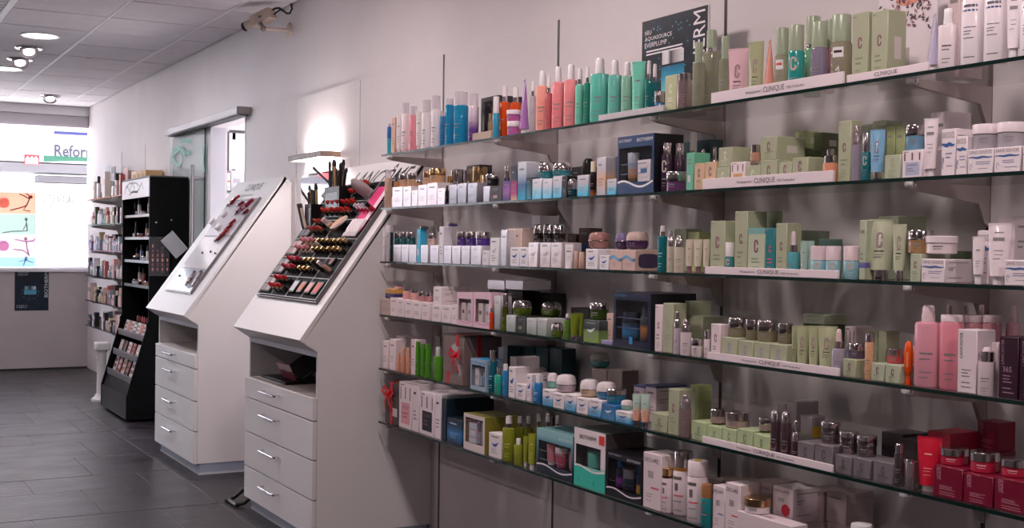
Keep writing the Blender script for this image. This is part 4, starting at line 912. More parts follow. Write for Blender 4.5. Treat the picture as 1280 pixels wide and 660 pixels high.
def gift(s, x0, x1, yt, c, desc, off=.012, dp=.12, win=(.14, .86, .22, .78), goods=(), swoosh=None, words=None, topc=None, side_c=None, inner='#2a3648', marks=None, tag_=None, lower=None):
    """gift set: outer sleeve with a real window opening, tray and the goods inside"""
    zb = zsh(s) + .0002; Y = YF + off; a, b, h = span(x0, x1, yt, Y, zb); w = (b-a)/2 - .001
    dp = min(dp, YBK-.006-Y)
    t = thing('gift_set', ((a+b)/2, Y, zb)); th = .002
    x_0, x_1, z_0, z_1 = -w+2*w*win[0], -w+2*w*win[1], h*win[2], h*win[3]
    fm = grad(c, .35) if isinstance(c, (list, tuple)) else mat(c, .35)
    front = join(box(-w, x_0, 0, th, 0, h), box(x_1, w, 0, th, 0, h), box(x_0, x_1, 0, th, 0, z_0), box(x_0, x_1, 0, th, z_1, h))
    obj('front', front, fm, t, False)
    sm = mat(side_c, .4) if side_c else fm
    obj('side', box(-w, -w+th, th, dp, 0, h), sm, t, False); obj('side', box(w-th, w, th, dp, 0, h), sm, t, False); obj('top', box(-w+th, w-th, th, dp, h-th, h), mat(topc, .4) if topc else sm, t, False)
    obj('back', box(-w+th, w-th, dp-th, dp, 0, h-th), sm, t, False); obj('base', box(-w+th, w-th, th, dp-th, 0, th), sm, t, False)
    obj('tray', box(x_0-.002 if x_0-.002 > -w+.003 else -w+.003, min(x_1+.002, w-.003), .045, .048, z_0-.004, h-.004), mat(inner, .5), t, False)
    obj('window_film', box(x_0, x_1, .0008, .0012, z_0, z_1), M_FILM, t, False)
    for gx_, gw, gt, gk, gc, gcap in goods:
        zc = z_0 - .0; gh = (z_1-zc)*gt; gr = gw*w; cx = gx_*w
        gm = grad(gc, .3) if isinstance(gc, (list, tuple)) else mat(gc, .3)
        if gk == 'tube': q = obj('inner_tube', move(lathe([(0, 0), (gr*.7, 0), (gr*.7, gh*.12), (gr*.85, gh*.14), (gr, gh*.95), (gr, gh), (0, gh)], 14, 1, .7), (cx, .024, zc)), gm, t)
        elif gk == 'jar': q = obj('inner_jar', move(lathe([(0, 0), (gr*.9, 0), (gr, gh*.1), (gr, gh*.6), (0, gh*.6)], 16, 1, .7), (cx, .024, zc)), gm, t)
        elif gk == 'box': q = obj('inner_box', box(cx-gr, cx+gr, .008, .04, zc+gh*.0, zc+gh, .001), gm, t)
        else: q = obj('inner_bottle', move(lathe([(0, 0), (gr, 0), (gr, gh*.68), (gr*.5, gh*.72), (0, gh*.72)], 14, 1, .7), (cx, .024, zc)), gm, t)
        if gcap and gk != 'box':
            if gk == 'jar': obj('inner_cap', move(lathe([(gr*1.02, gh*.6), (gr*1.02, gh), (0, gh)], 16, 1, .7), (cx, .024, zc)), mat(gcap, .2, .6), q)
            elif gk == 'tube': obj('inner_cap', move(lathe([(0, 0), (gr*.72, 0), (gr*.72, gh*.12), (0, gh*.12)], 12, 1, .7), (cx, .0235, zc)), mat(gcap, .3), q)
            else: obj('inner_cap', move(lathe([(gr*.55, gh*.72), (gr*.55, gh), (0, gh)], 12), (cx, .024, zc)), mat(gcap, .25, .5), q)
        if gk == 'box' and gcap: obj('inner_print', quad(cx-gr*.5, cx+gr*.5, zc+gh*.4, zc+gh*.6, .0075), mat(gcap, .4), q, False)
    if swoosh: obj('swoosh', ribbon([(-w*.98+1.96*w*k/16, h*(swoosh[1]+swoosh[2]*math.sin(2*math.pi*(k/16)+swoosh[3]))) for k in range(17)], lambda q: h*.017, -.0006), mat(swoosh[0], .3), t, False)
    if lower: obj('lower_panel', ([(-w*.995, -.0003, .001), (w*.995, -.0003, .001)] + [(w*.995-1.99*w*k/12, -.0003, h*(swoosh[1]+swoosh[2]*math.sin(2*math.pi*(1-k/12)+swoosh[3]))) for k in range(13)], [tuple(range(15))]), mat(lower, .35), t, False)
    if words:
        for wtxt, hx, hz, hh, wc, wd in words: obj('lettering', text(wtxt, h*hh, (w*hx, -.0009, h*hz), width=(2*w*wd if wd else None)), mat(wc, .4), t, False)
    if marks: obj('print', lines(-w*.8, w*.8, marks[1], h*.015, -.0008, 5), mat(marks[0], .4), t, False)
    if tag_: obj('red_tag', quad(w*tag_[0], w*tag_[1], h*tag_[2], h*tag_[3], -.0009), mat('#e8402c', .4), t, False)
    SUP[s].append((a, b, Y, Y+dp, zb+h)); note(t, desc, s, (x0+x1)/2, 'gift set'); return t
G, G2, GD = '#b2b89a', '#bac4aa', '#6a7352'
W, PK, CRM = '#f2e9ee', '#ead3d8', '#ece4da'
BL, MINT, TEAL = '#2a9fd0', '#7fd6c4', '#1d8f96'
MID, BCK = .088, .165
# ---------------------------------------------------------------- top shelf
s = 0
R(s,'cap',484,489,154.6,[(0,'#4cc3d4'),(.55,'#3ab8d0'),(.6,'#2a70b8'),(1,'#2a70b8')],'slim two-tone blue bottle',hb=.9,capr=.8,clearcap=True)
B(s,489.3,493.6,146.7,'#cfa48e','slim tan carton')
R(s,'tube',495.5,502,142.8,'#f4eef2','plain white tube beside the tan carton',hb=.1)
R(s,'cap',502.5,512.4,129,[(0,'#f4a8b4'),(.12,'#f9e8ee'),(1,'#f9eef2')],'white bottle with clear cap beside the pink lotion',clearcap=True,hb=.78)
R(s,'cap',512,522,133,'#f39aa6','pink lotion bottle with clear cap',clearcap=True,hb=.8)
R(s,'tube',520,527,139,'#f6f0f2','narrow white tube beside the pink lotion',off=.03,hb=.12)
R(s,'cap',527.5,539,125,'#f5eff4','shorter white bottle with clear dome cap',clearcap=True,hb=.74)
R(s,'cap',539.5,550.8,120,'#f5eff4','taller white bottle with clear dome cap',clearcap=True,hb=.74)
R(s,'cap',549.6,556.7,139,'#2f7fb4','small blue bottle between the white and blue bottles',off=.03,clearcap=True,hb=.86)
R(s,'cap',557,567.3,123,'#1f93c8','slender clear blue bottle',clearcap=True,hb=.86,m=clear('#2a9fd0',.7))
R(s,'cap',568,585,115,'#22a0cc','large clear blue bottle with dome cap',clearcap=True,hb=.74,m=clear('#30a8d4',.65))
R(s,'cap',586,598,117,[(0,'#5a3a86'),(.35,'#6a4a9a'),(.6,'#c9b4d2'),(1,'#efe6f0')],'purple fading bottle with clear dome cap',clearcap=True,hb=.74)
B(s,590,614,165,'#b9a08c','tan flat carton lying on its side',off=.012,dp=.05,pr=None)
gift(s,601,622,121,'#231c20','black framed display of small gold bottles',off=.07,dp=.12,win=(.1,.92,.06,.9),goods=((-.55,.16,.7,'bottle','#c9b090','#d8c8a8'),(-.1,.16,.8,'bottle','#c9a878','#e0d0b0'),(.35,.16,.62,'bottle','#b8713c','#caa888')),inner='#d8ccd0')
R(s,'cap',616.5,624,121,'#2f9cc4','blue bottle with a tall white cap',hb=.6,capr=.9)
R(s,'pump',625,637,107,'#e2541a','orange pump bottle, left one of the pair',off=.05,neck='silver',hb=.7,m=clear('#ec5a18',.75))
R(s,'pump',638,651,109,'#e2541a','orange pump bottle, right one of the pair',off=.05,neck='silver',hb=.7,m=clear('#ec5a18',.75))
R(s,'jar',634.5,650,152,'#b45c9c','lower purple jar with white lid',cap='#f6eef4',hb=.6,off=.004)
SUP[0].append((ITEMS[-1][0].location.x-.03,ITEMS[-1][0].location.x+.03,YF+.004,YF+.06,zsh(0)+(on_y(642,152,YF+.03).z-zsh(0))))
R(s,'jar',634.5,650,138,'#b45c9c','upper purple jar with white lid stacked on another',cap='#f6eef4',hb=.6,st=True)
R(s,'tube',651,660.5,100,'#b27ac0','pointed lilac tube with white cap',edge=True,hb=.1)
R(s,'pump',662,670,102,'#d9d4dc','clear pump bottle beside the lilac tube',neck='silver',m=clear('#e2dce2',.45),hb=.72)
R(s,'pump',670.5,685.5,89,'#f2a394','light peach pump bottle',sy=.7,hb=.76)
R(s,'pump',682,690,94.5,'#d97a80','slim clear red bottle with silver neck',off=.005,neck='silver',hb=.68,m=clear('#e08088',.6))
R(s,'pump',690.5,705,83.6,'#ee8f92','pink pump bottle, left one of the two',sy=.7,hb=.76)
R(s,'pump',705.5,722,81,'#ee8f92','pink pump bottle, right one of the two',sy=.7,hb=.76)
R(s,'pump',719.5,730,86,'#74d2ba','small mint bottle with silver pump',off=.006,neck='silver',hb=.72)
R(s,'pump',730,738.5,83.6,'#2f8a74','small clear green bottle with silver pump',off=.01,neck='silver',hb=.72,m=clear('#3fa68c',.6))
R(s,'pump',738.5,761,73,'#62c4b4','large mint pump bottle, first of three',sy=.65,hb=.76)
R(s,'pump',760.5,777,75.5,'#6cc2b2','large mint pump bottle, middle of three',sy=.65,hb=.76,off=.03)
R(s,'pump',777,791,78,'#8cc4ac','large mint pump bottle, last of three',sy=.65,hb=.76,off=.03)
R(s,'tube',790.5,806,77,'#78d4bc','mint tube beside the dark poster',hb=0)
strip(s,748,829,148,156,'silver grey brand strip below the mint bottles','b','#c9c4ca')
R(s,'pump',806.5,815.5,76,'#1c7a78','clear teal pump bottle, left of the pair',neck='silver',hb=.66,m=clear('#2a8f8c',.7))
R(s,'pump',814,823,80,'#1c6a78','clear teal pump bottle, right of the pair',off=.05,neck='silver',hb=.66,m=clear('#2a7f8c',.7))
R(s,'jar',818.6,830.5,114.5,'#2f6ea0','tiny blue jar with silver lid',cap='silver',hb=.5)
B(s,831,845.5,94,'#bfc59c','olive carton with a pale emblem',pr='c',pc='#e8e6d4')
R(s,'air',847,864,95,'#a8aa84','squat green bottle with silver front',hb=.86,sy=.6,m=grad([(0,'#d4b8b8'),(1,'#e2cfd0')],.15,.8))
R(s,'cap',866,881,53,'#9aa07c','tall clear olive bottle with green cap, left',hb=.68,capr=.62,cap='#a2b096',m=clear('#c2c4ae',.45))
R(s,'cap',878,901,38,'#9aa07c','largest clear olive bottle with silver collar and green cap',off=.06,hb=.72,capr=.52,cap='#a2b096',m=clear('#c2c4ae',.45),neck='silver')
R(s,'cap',899,914.5,45.6,'#9aa07c','tall clear olive bottle with green cap, right',hb=.66,capr=.62,cap='#a2b096',m=clear('#c2c4ae',.45))
R(s,'tube',911.5,936,60.5,'#eac4ce','pink tube with a mauve emblem',pr='c',hb=0)
R(s,'tube',936.5,954,52,'#b4bd96','olive tube with a pale emblem',pr='c',hb=0)
R(s,'tube',956,968,51,'#eaa08e','narrow peach tube',edge=True,hb=0)
R(s,'cap',969,986,35.5,'#b9b990','clear olive bottle with red marked sticker',hb=.6,cap='#a2b096',m=clear('#cac8b0',.45),sticker='#e0503c',off=.02)
R(s,'cap',986,1005.5,32,'#219a92','bright teal bottle with green cap',hb=.62,cap='#a2b096',pr='c',off=.02)
R(s,'cap',1006,1026,21,'#6fae80','green bottle with silver collar behind the teal one',off=.1,hb=.6,cap='#a2b096',neck='silver',capr=.8)
R(s,'cap',1014,1034,28,'#8d7f9c','clear mauve bottle with green cap',off=.02,hb=.62,cap='#a2b096',m=clear('#b4a8c0',.55),capr=.9)
R(s,'cap',1029,1043,25,'#d68a94','pink bottle numbered three',off=.09,hb=.62,cap='#a2b096',digit='3')
R(s,'cap',1039.5,1064,19,'#9a9474','clear brown bottle numbered four with white sticker',off=.02,hb=.62,cap='#a2b096',m=clear('#b8b29c',.55),sticker='#3a2a34',digit='4',capr=.9)
B(s,1064.5,1085.5,16,G,'tall green carton, left of the pair',pr='c',off=.03,dp=.06)
B(s,1088.5,1110,13.5,G,'tall green carton with price sticker, right of the pair',pr='c',off=.03,dp=.06,side='sticker')
strip(s,888.6,1053.6,118.5,126,'long white brand strip on the right half')
strip(s,1058,1160,96,107,'short white brand strip near the right bracket','one')
R(s,'tube',1161.5,1174.5,18,'#c2bcd8','narrow lavender tube with white cap',edge=True,hb=.12)
R(s,'pump',1174,1196,11,'#f3e8ec','white foamer bottle marked tester',hb=.74,sy=.75,pc='dark',digit=None)
B(s,1184,1200,-22,'#d9c2c4','tall pink grey carton behind the foamer bottle',off=.14,dp=.08)
R(s,'cap',1203,1230,-22,'#f4ecf2','tall white rounded bottle with blue brush stroke, left',hb=.80,capr=.56,pr='s')
R(s,'cap',1232,1259,-26,'#f4ecf2','tall white rounded bottle with blue brush stroke, right',hb=.80,capr=.56,pr='s')
R(s,'tube',1259.5,1276,-12,'#f4ecf2','white tube with blue wave at the right edge',pr='w',hb=.16)
R(s,'cap',1277,1304,-10,'#f4ecf2','white bottle cut by the right edge',hb=.85,capr=.6,pr='s')
# standing poster and card on the top shelf
def standee(x0, x1, yt, Y, desc, name='standing_poster'):
    zb = zsh(0)+.0002; a, b, h = span(x0, x1, yt, Y, zb); t = thing(name, ((a+b)/2, Y, zb)); note(t, desc, 0, (x0+x1)/2, 'poster'); return t, (b-a)/2, h
t, w_, h_ = standee(802, 884, 17, -.115, 'dark blue standing poster with white vertical lettering')
obj('board', box(-w_, w_, 0, .004, 0, h_, .0005), noisy('poster_night', '#0a0d14', '#182a3a', 30, rough=.3), t); obj('edge', box(w_, w_+.004, 0, .006, 0, h_), mat('#d9d2d6', .4), t, False)
obj('lettering', join(text('NEU', h_*.04, (-w_*.9, -.0006, h_*.86), align=0), text('AQUASOURCE', h_*.045, (-w_*.9, -.0006, h_*.795), align=0, width=w_*.85), text('EVERPLUMP', h_*.045, (-w_*.9, -.0006, h_*.735), align=0, width=w_*.7),
    lines(-w_*.85, w_*.3, [h_*.69, h_*.66], h_*.014, -.0006, 2), text('BIOTHERM', w_*.34, (w_*.93, -.0006, h_*.97), (0, 0, 1), (-1, 0, 0), align=1, width=h_*.92)), mat('#efe9ee', .4), t, False)
obj('picture_jar', join(quad(-w_*.36, w_*.34, h_*.28, h_*.52, -.0006)), grad([(0, '#7fd0dc'), (.6, '#2f9cc0'), (1, '#186a94')], .3), t, False)
obj('picture_lid', quad(-w_*.34, w_*.32, h_*.54, h_*.66, -.0006), grad([(0, '#d8d4d8'), (.25, '#e8e4e8'), (.4, '#2a2a30'), (.6, '#a8a4a8'), (1, '#e4e0e4')], .3, axis='X'), t, False)
rs = random.Random(5)
obj('water_drops', join(*[quad(q, q+.004, z_, z_+.005, -.0007) for q, z_ in [(rs.uniform(-w_*.9, w_*.5), rs.uniform(h_*.3, h_*.93)) for _ in range(46)]]), mat('#5fa8c4', .3), t, False)
t, w_, h_ = standee(1098, 1171, -30, -.10, 'white display card with peach cream and dark petals', 'display_card')
obj('board', box(-w_, w_, 0, .004, 0, h_, .0005), mat('#eee4ea', .4), t); obj('grey_panel', quad(-w_*.95, w_*.1, 0.002, h_*.36, -.0005), mat('#b9b0ae', .4), t, False)
obj('peach_disc', ([(w_*.05+.042*math.cos(k*.4), -.0006, h_*.80+.018*math.sin(k*.4)) for k in range(16)], [tuple(range(16))]), mat('#e59a86', .3), t, False)
def petals(n, sd):
    r_ = random.Random(sd); sh = []
    for _ in range(n):
        a_ = r_.uniform(0, 6.28); q = r_.gauss(.055, .02); x_, z_ = max(-w_*.93, min(w_*.93, w_*.02+q*1.1*math.cos(a_))), h_*.72+q*.75*math.sin(a_); l_ = r_.uniform(.004, .009); b_ = r_.uniform(0, 3.1)
        sh.append(([(x_+l_*math.cos(b_+u)*k_, -.0008-.00002*_, z_+l_*math.sin(b_+u)*k_) for u, k_ in ((0, 1), (1.57, .45), (3.14, 1), (4.71, .45))], [(0, 1, 2, 3)]))
    return join(*sh)
obj('petals', petals(60, 1), mat('#5a4048', .5), t, False); obj('petals', petals(40, 2), mat('#a97a80', .5), t, False); obj('petals', petals(24, 3), mat('#3a3034', .5), t, False)
# ---------------------------------------------------------------- second shelf
s = 1
SILV = '#d5d0d8'
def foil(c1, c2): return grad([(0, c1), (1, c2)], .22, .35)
R(s,'cap',481,489.5,212,'#e2c4b4','pale rose bottle with clear gold cap at the left end',hb=.78,m=clear('#e8ccbc',.6),clearcap=True,capr=.8)
for k,(a,b,yt) in enumerate(((490.4,503.4,233.5),(503.8,514,233),(514.4,522,237.7),(522.4,533.7,231),(534.2,546,228.5),(546.4,556,235))):
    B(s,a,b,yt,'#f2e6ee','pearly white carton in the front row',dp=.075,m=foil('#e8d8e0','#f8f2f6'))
for k,(a,b,yt,cc) in enumerate(((492.5,499.5,220.8,'#d9a06a'),(499.8,509.5,217,'#e2b894'),(510.2,520.5,216.5,'#e2b894'),(520.8,528,225,'#c8884e'))):
    R(s,'jar' if k else 'cap',a,b,yt,cc,'gold and rose tester jar behind the pearly cartons',st=True,cap='silver',hb=.55,m=clear(cc,.75))
R(s,'jar',530,538,214,'#e2b894','small rose jar with gold lid',st=True,cap='gold',m=clear('#e2bc9c',.75))
R(s,'jar',538,556,211,'#dfb084','large gold jar',st=True,cap='gold',m=clear('#dcb088',.8))
R(s,'pump',556.5,561,232,'#1a1618','tiny black pump bottle',cap='#1a1618')
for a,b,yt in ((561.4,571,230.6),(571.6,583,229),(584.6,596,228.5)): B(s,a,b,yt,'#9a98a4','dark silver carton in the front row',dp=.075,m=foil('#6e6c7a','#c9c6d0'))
R(s,'cap',559,564.3,220,'#2a1e20','slim dark bottle with rose gold cap',off=.1,cap='gold',hb=.45,capr=.95)
R(s,'jar',564.5,579,212,'#1c1418','black jar with rose gold lid',off=.1,cap='silver',hb=.6)
R(s,'jar',579.5,591,211,'#6a2026','dark red jar with rose gold lid',off=.1,cap='silver',hb=.6)
R(s,'jar',591,608.5,209,'#141014','wide black jar with gold lid',off=.1,cap='gold',hb=.55)
B(s,583,599,206.5,'#3a3436','dark box behind the black jars',off=.2,dp=.06,pr=None)
R(s,'cap',600.5,606,219,'#2a2022','slim dark bottle with tall gold cap',off=.08,cap='gold',hb=.4,capr=.95)
B(s,604,612,232.7,'#c9c6d0','small silver carton beside the black one',dp=.06,m=foil('#8a8894','#e2dfe6'))
B(s,613,627.5,232,'#2c2426','black carton with pink label',pr='k',dp=.08)
R(s,'jar',608.5,623,218,'#191417','black jar with silver lid standing on the black carton',st=True,cap='silver',hb=.62)
B(s,628,637.5,226,[(0,'#3a2a6a'),(.5,'#a05ab4'),(1,'#4a3a86')],'purple carton',dp=.06)
R(s,'cap',630.5,637,208,'#2a1c4a','small dark purple bottle',off=.1,cap='silver',hb=.7)
B(s,638,646.5,206.7,[(0,'#d8b89a'),(.2,'#b8307a'),(.5,'#a82a74'),(.6,'#1c1a3a'),(1,'#15142c')],'tall navy and magenta carton',dp=.06)
B(s,647,657.5,202.4,[(0,'#2fb4dc'),(.4,'#3f6ea8'),(.7,'#c2cede'),(1,'#e2e6ee')],'tall blue and silver carton',dp=.06)
B(s,658,673,203,'#17171b','black box behind the silver carton',off=.12,dp=.1,pr=None)
R(s,'cap',661.5,667,207.7,'#eadccb','slim cream bottle with black base',off=.09,hb=.5,cap='#eadccb')
B(s,657.7,664.5,222,[(0,'#1f8aa0'),(1,'#10141c')],'short black and teal carton',dp=.06)
for a,b,yt in ((665,677,223.3),(678,690,223.3),(691,702,220),(721.5,735,218.8),(758.6,770,223.6)): B(s,a,b,yt,[(0,'#3cc0ea'),(.45,'#9ad0e8'),(.6,'#c9ccd8'),(1,'#dcdce6')],'silver and sky blue carton',dp=.08,rough=.2)
R(s,'dome',674.5,691.5,203,'#1f7f86','teal jar with silver dome lid, left of the pair',st=True,cap='silver')
R(s,'dome',692.5,713.5,203,'#1f7f86','teal jar with silver dome lid, right of the pair',st=True,cap='silver')
B(s,702.5,708.5,220,'#15171c','slim black carton',dp=.08,pr='t')
R(s,'dome',709,721.3,223,'#1a4a54','small dark jar with silver dome lid',cap='silver')
B(s,714,727,208.5,'#1a1618','black carton with orange patch',off=.13,pr='k',pc='#c87a2c')
R(s,'dome',727.8,743,198,'#0f1014','black rounded jar',off=.1,cap='#141418',hb=.4)
R(s,'cap',738,745.5,202,[(0,'#b8702a'),(.3,'#1c1618'),(1,'#15121a')],'slim black bottle with cream cap',hb=.7,cap='#eadcc4',off=.02)
B(s,745.5,757,196.7,[(0,'#b9bcc8'),(.45,'#e2b694'),(.7,'#c9c6ce'),(1,'#dcdae2')],'tall silver and peach carton',dp=.05,rough=.2)
B(s,757.5,771,196.7,'#120f11','tall black carton beside the blue gift set',off=.10,dp=.09,pr='k')
gift(s,771.7,817.3,169,'#20406e','dark blue gift set with clear window and white swoosh',off=.012,dp=.11,win=(.04,.96,.2,.80),side_c='#14161e',inner='#22324c',goods=((-.45,.24,.86,'tube',[(0,'#28303c'),(.3,'#c98f4a'),(.55,'#8fa0b8'),(1,'#c9d0dc')],None),(.36,.34,.62,'box','#efe8ee','#2a6aa8')),swoosh=('#f2eef2',.17,.055,.6),words=(('BLUE THERAPY',-.55,.90,.045,'#e8eaf2',.36),('BIOTHERM',.52,.885,.06,'#f4f2f6',.42)),marks=('#5a6a8c',[.06,.09]))
R(s,'cap',826.5,841,179,'#3a2438','dark purple bottle with silver cap, left of the pair',hb=.76,cap='silver',capr=.74,pr='c',off=.03)
R(s,'cap',842,856.5,179.6,'#3a2438','dark purple bottle with silver cap, right of the pair',hb=.76,cap='silver',capr=.74,off=.06)
R(s,'jar',833.5,857,215,'#6a3c6e','purple jar with wide silver lid',cap='silver',off=.004,hb=.52)
B(s,842,888,176.7,'#2a4a50','dark teal box at the back',off=.2,dp=.05,pr=None)
R(s,'pump',858,875,165,'#d8a8c0','pink bottle with dark purple pump',off=.10,neck='silver',hb=.6)
B(s,857.5,867,190.8,'#6fc0a2','mint carton with round sticker',dp=.06,pr='k',pc='#c9d8d0')
R(s,'air',874.5,883,186.7,'#d9c8b0','silver capped bottle behind the tan cartons, left',off=.11,hb=.5,cap='silver')
R(s,'air',888.5,897.5,184,'#d9c8b0','silver capped bottle behind the tan cartons, right',off=.11,hb=.5,cap='silver')
B(s,867.5,880,204,'#d9b998','tan carton with bottle picture, left of the pair',pr='c',dp=.06)
B(s,880.5,895,202.5,'#d9b998','tan carton with bottle picture, right of the pair',pr='c',dp=.06)
B(s,895.3,911.5,209,G,'small green carton below another at the strip end',pr='c',pc='#dfe3cc')
B(s,898,915,184,G,'green carton stacked above the strip end',pr='c',pc='#dfe3cc',st=True,dp=.07)
strip(s,878,1041,226,234,'long white brand strip')
B(s,913.3,931,202.5,'#f2e6ea','white carton with bottle picture',pr='j',pc='#e0b47c',dp=.05)
B(s,932,950,206.7,G,'small green carton, left in the green stack',pr='c',pc='#dfe3cc',off=.016,dp=.07)
B(s,950.6,971,200,G,'lower green carton of the tall stack',pr='c',off=.016,dp=.1)
B(s,950.6,971,171,G,'upper green carton of the tall stack with sticker',pr='c',st=True,side='sticker',dp=.1)
R(s,'cap',938.5,950.5,181,'#cf9a84','foundation bottle with silver cap standing on a carton',st=True,cap='silver',hb=.52,capr=.9)
B(s,972.7,989.5,202.5,G,'small green carton right of the tall stack',pr='c',dp=.07)
B(s,990,1010,196.7,G,'wide green carton near the strip end',pr='c',dp=.08)
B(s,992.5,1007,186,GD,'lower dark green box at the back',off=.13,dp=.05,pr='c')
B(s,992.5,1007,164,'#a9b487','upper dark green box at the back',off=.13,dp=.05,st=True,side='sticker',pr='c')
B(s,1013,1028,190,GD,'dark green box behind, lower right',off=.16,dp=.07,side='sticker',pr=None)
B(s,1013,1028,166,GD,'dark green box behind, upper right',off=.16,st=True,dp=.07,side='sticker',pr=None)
R(s,'air',1029.5,1046.5,186,'#e79f80','peach bottle with two silver caps',hb=.58,cap='silver',sy=.7)
B(s,1047.3,1063.5,151,G,'tall green carton in the middle',pr='c',dp=.035)
R(s,'air',1064,1077,158,'#b9b0c4','clear lavender serum bottle',hb=.66,cap='silver',m=clear('#c4bcd0',.6),clearcap=True)
R(s,'cap',1077.5,1088,166,'#1c6f78','dark teal bottle with silver cap',hb=.6,cap='silver',capr=.8,pr='c')
R(s,'tube',1088.5,1105.5,162,'#86b8dc','pale blue tube on a silver cap',pr='c',cap='silver',hb=.16)
B(s,1076,1088,155.5,G2,'green box behind the serum bottle',off=.10,dp=.055)
B(s,1090,1107,151,G2,'taller green box behind the blue tube',off=.165,dp=.06)
B(s,1107.5,1118.5,157,'#a3ad7c','green box with yellow sticker, left',off=.09,dp=.05,side='yellow')
B(s,1119,1130.5,157,'#a3ad7c','green box with yellow sticker, right',off=.09,dp=.05,side='yellow')
B(s,1105.5,1126,193.6,G2,'small pale green carton',pr='c',pc='#a9b48c',dp=.05)
B(s,1127,1153.5,187.6,'#f2e6ec','white carton with lavender jar picture',pr='j',dp=.07)
R(s,'jar',1134,1155,157,'#6f9cb8','pale blue jar with silver lid on the pictured carton',st=True,cap='silver',hb=.6)
R(s,'tube',1156,1171.5,148,'#f4eaef','white tube marked tester with blue wave',pr='w',hb=.14)
B(s,1163,1184.5,140,'#f0e4ea','large white box at the back',off=.13,dp=.08)
B(s,1176.3,1194.3,161,'#f3e9ee','white carton with a drawn heart',pr='s',dp=.06,side='text',off=.02)
B(s,1194.8,1209,170,'#f3e9ee','slim white carton beside the heart carton',pr='s',dp=.06,off=.02)
B(s,1209.7,1241.5,186,'#f3e9ee','white carton with brand word, left of the pair',pr='s',dp=.08)
B(s,1242.3,1276,183.6,'#f3e9ee','white carton with brand word, right of the pair',pr='s',dp=.08)
B(s,1278,1312,181,'#f3e9ee','white carton cut by the right edge',pr='s',dp=.08)
R(s,'jar',1219,1249,156,'#d9d4dc','clear jar with white lid, left of the pair',st=True,hb=.6,m=clear('#dcd8e0',.5),cap='#efe3e7')
R(s,'jar',1250,1280,153.6,'#d9d4dc','clear jar with white lid, right of the pair',st=True,hb=.6,m=clear('#dcd8e0',.5),cap='#efe3e7')
# ---------------------------------------------------------------- third shelf
s = 2
R(s,'tube',478.3,482,284.5,'#f4eef4','slim white tube at the left end',hb=.1)
R(s,'tube',482.3,487.4,281,'#f4eef4','taller white tube at the left end',hb=.1,off=.03)
R(s,'cap',487.6,491.5,281,'#12303a','slim dark teal bottle',hb=.8,clearcap=True)
for a,b,yt in ((491.8,500.8,305.7),(501.6,510.4,305.7),(511.4,520.2,305.7),(525.6,535,306),(537.6,548,306.6),(554.6,564,307),(565,575.4,307),(576.6,587,307),(588.5,601.5,307)):
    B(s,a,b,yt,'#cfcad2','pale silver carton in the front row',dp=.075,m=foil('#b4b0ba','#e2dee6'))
B(s,602.5,611,313,'#ece8f0','short white carton after the silver row',dp=.05)
B(s,612.4,623,297.4,'#eef0f6','white carton with wavy shine',pr='w',pc='#c9c9d4',dp=.05)
B(s,520.8,525.2,286.4,'#38bce4','slim bright blue carton',pr='k',pc='#f2f0f4',dp=.03)
B(s,548.8,554.2,283,'#eceaf2','slim tall white carton',dp=.04)
for a,b in ((493.3,499.4),(500,508.4),(509,519),(525.6,535)): R(s,'jar',a,b,290,'#12585c','teal jar with silver lid',st=True,cap='silver',hb=.55)
R(s,'cap',500,509,277,'#b08a7e','rosy bottle with white cap at the back',off=.16,hb=.72,capr=.45)
R(s,'jar',536,545,291.6,'#e2c8bc','cream jar with silver lid',st=True,cap='silver',hb=.55)
for a,b in ((560.5,571.5),(572,582.5),(583.3,594.5),(596,612.5)): R(s,'jar',a,b,290,'#4a2f86','violet jar with silver lid',st=True,cap='silver',hb=.55)
B(s,626,633,287,'#e6e6f0','slim tall pearl carton',dp=.05,m=foil('#b9bcc8','#f2f0f6'))
B(s,633.5,642.5,285.6,'#e0c8be','beige carton, left of the pair',off=.05,dp=.05)
B(s,643,652,285.6,'#e0c8be','beige carton, right of the pair',off=.05,dp=.05)
B(s,652.5,664,287,'#6a5852','brown box with blue square',off=.10,pr='k',pc='#3f7fb4',dp=.05)
for a,b,yt in ((637.5,649,309),(649.7,660,309)): B(s,a,b,yt,'#f2f0f6','small white carton with blue wave',pr='w',dp=.034)
for a,b in ((660.3,672),(675,688),(688.5,702)): B(s,a,b,303,'#e8dce0','pearl carton carrying black jars',pr='w',pc='#c8bcc4',dp=.08,m=foil('#d8c8c8','#f4eef2'))
B(s,664.5,675,269.7,'#1c181a','black carton with white top at the back',off=.17,dp=.08,pr='k',pc='#f2eef2',top=('#f2eef2',.3))
for a,b in ((668,679.5),(680,692.5),(693,706)): R(s,'dome',a,b,280,'#1a1412','black and gold domed jar',st=True,cap='silver',hb=.52)
R(s,'tube',706.3,717,305,'#f4f2f8','white tube with sky blue wave',pr='w',hb=0)
R(s,'cap',717.6,723.4,313.6,'#c8a090','tiny beige bottle, left of the pair',off=.03,hb=.6,cap='#d8b8a8')
R(s,'cap',723.8,731,315,'#c8a090','tiny beige bottle, right of the pair',off=.03,hb=.6,cap='#d8b8a8')
B(s,709,720,292.4,'#6a5850','small brown box at the back',off=.16,dp=.06,pr='w')
B(s,724.5,736,285,'#5e4e48','taller brown box at the back',off=.16,dp=.06,pr='w',rz=.2)
B(s,731.8,747,311,'#f4f0f6','white carton with blue wave below the rose jar',pr='w',dp=.085)
B(s,749,761,319,'#f4f0f6','short white carton with blue wave',pr='w',dp=.05)
R(s,'dome',738,761,290,'#9a6c66','rose brown domed jar',st=True,cap='#a87a74',hb=.5)
B(s,762,777.6,312,'#d9bcb2','beige carton with blue wave, left of the pair',pr='b',dp=.09)
B(s,778,794,312,'#d9bcb2','beige carton with blue wave and dark oval on its side',pr='b',dp=.1,side='oval')
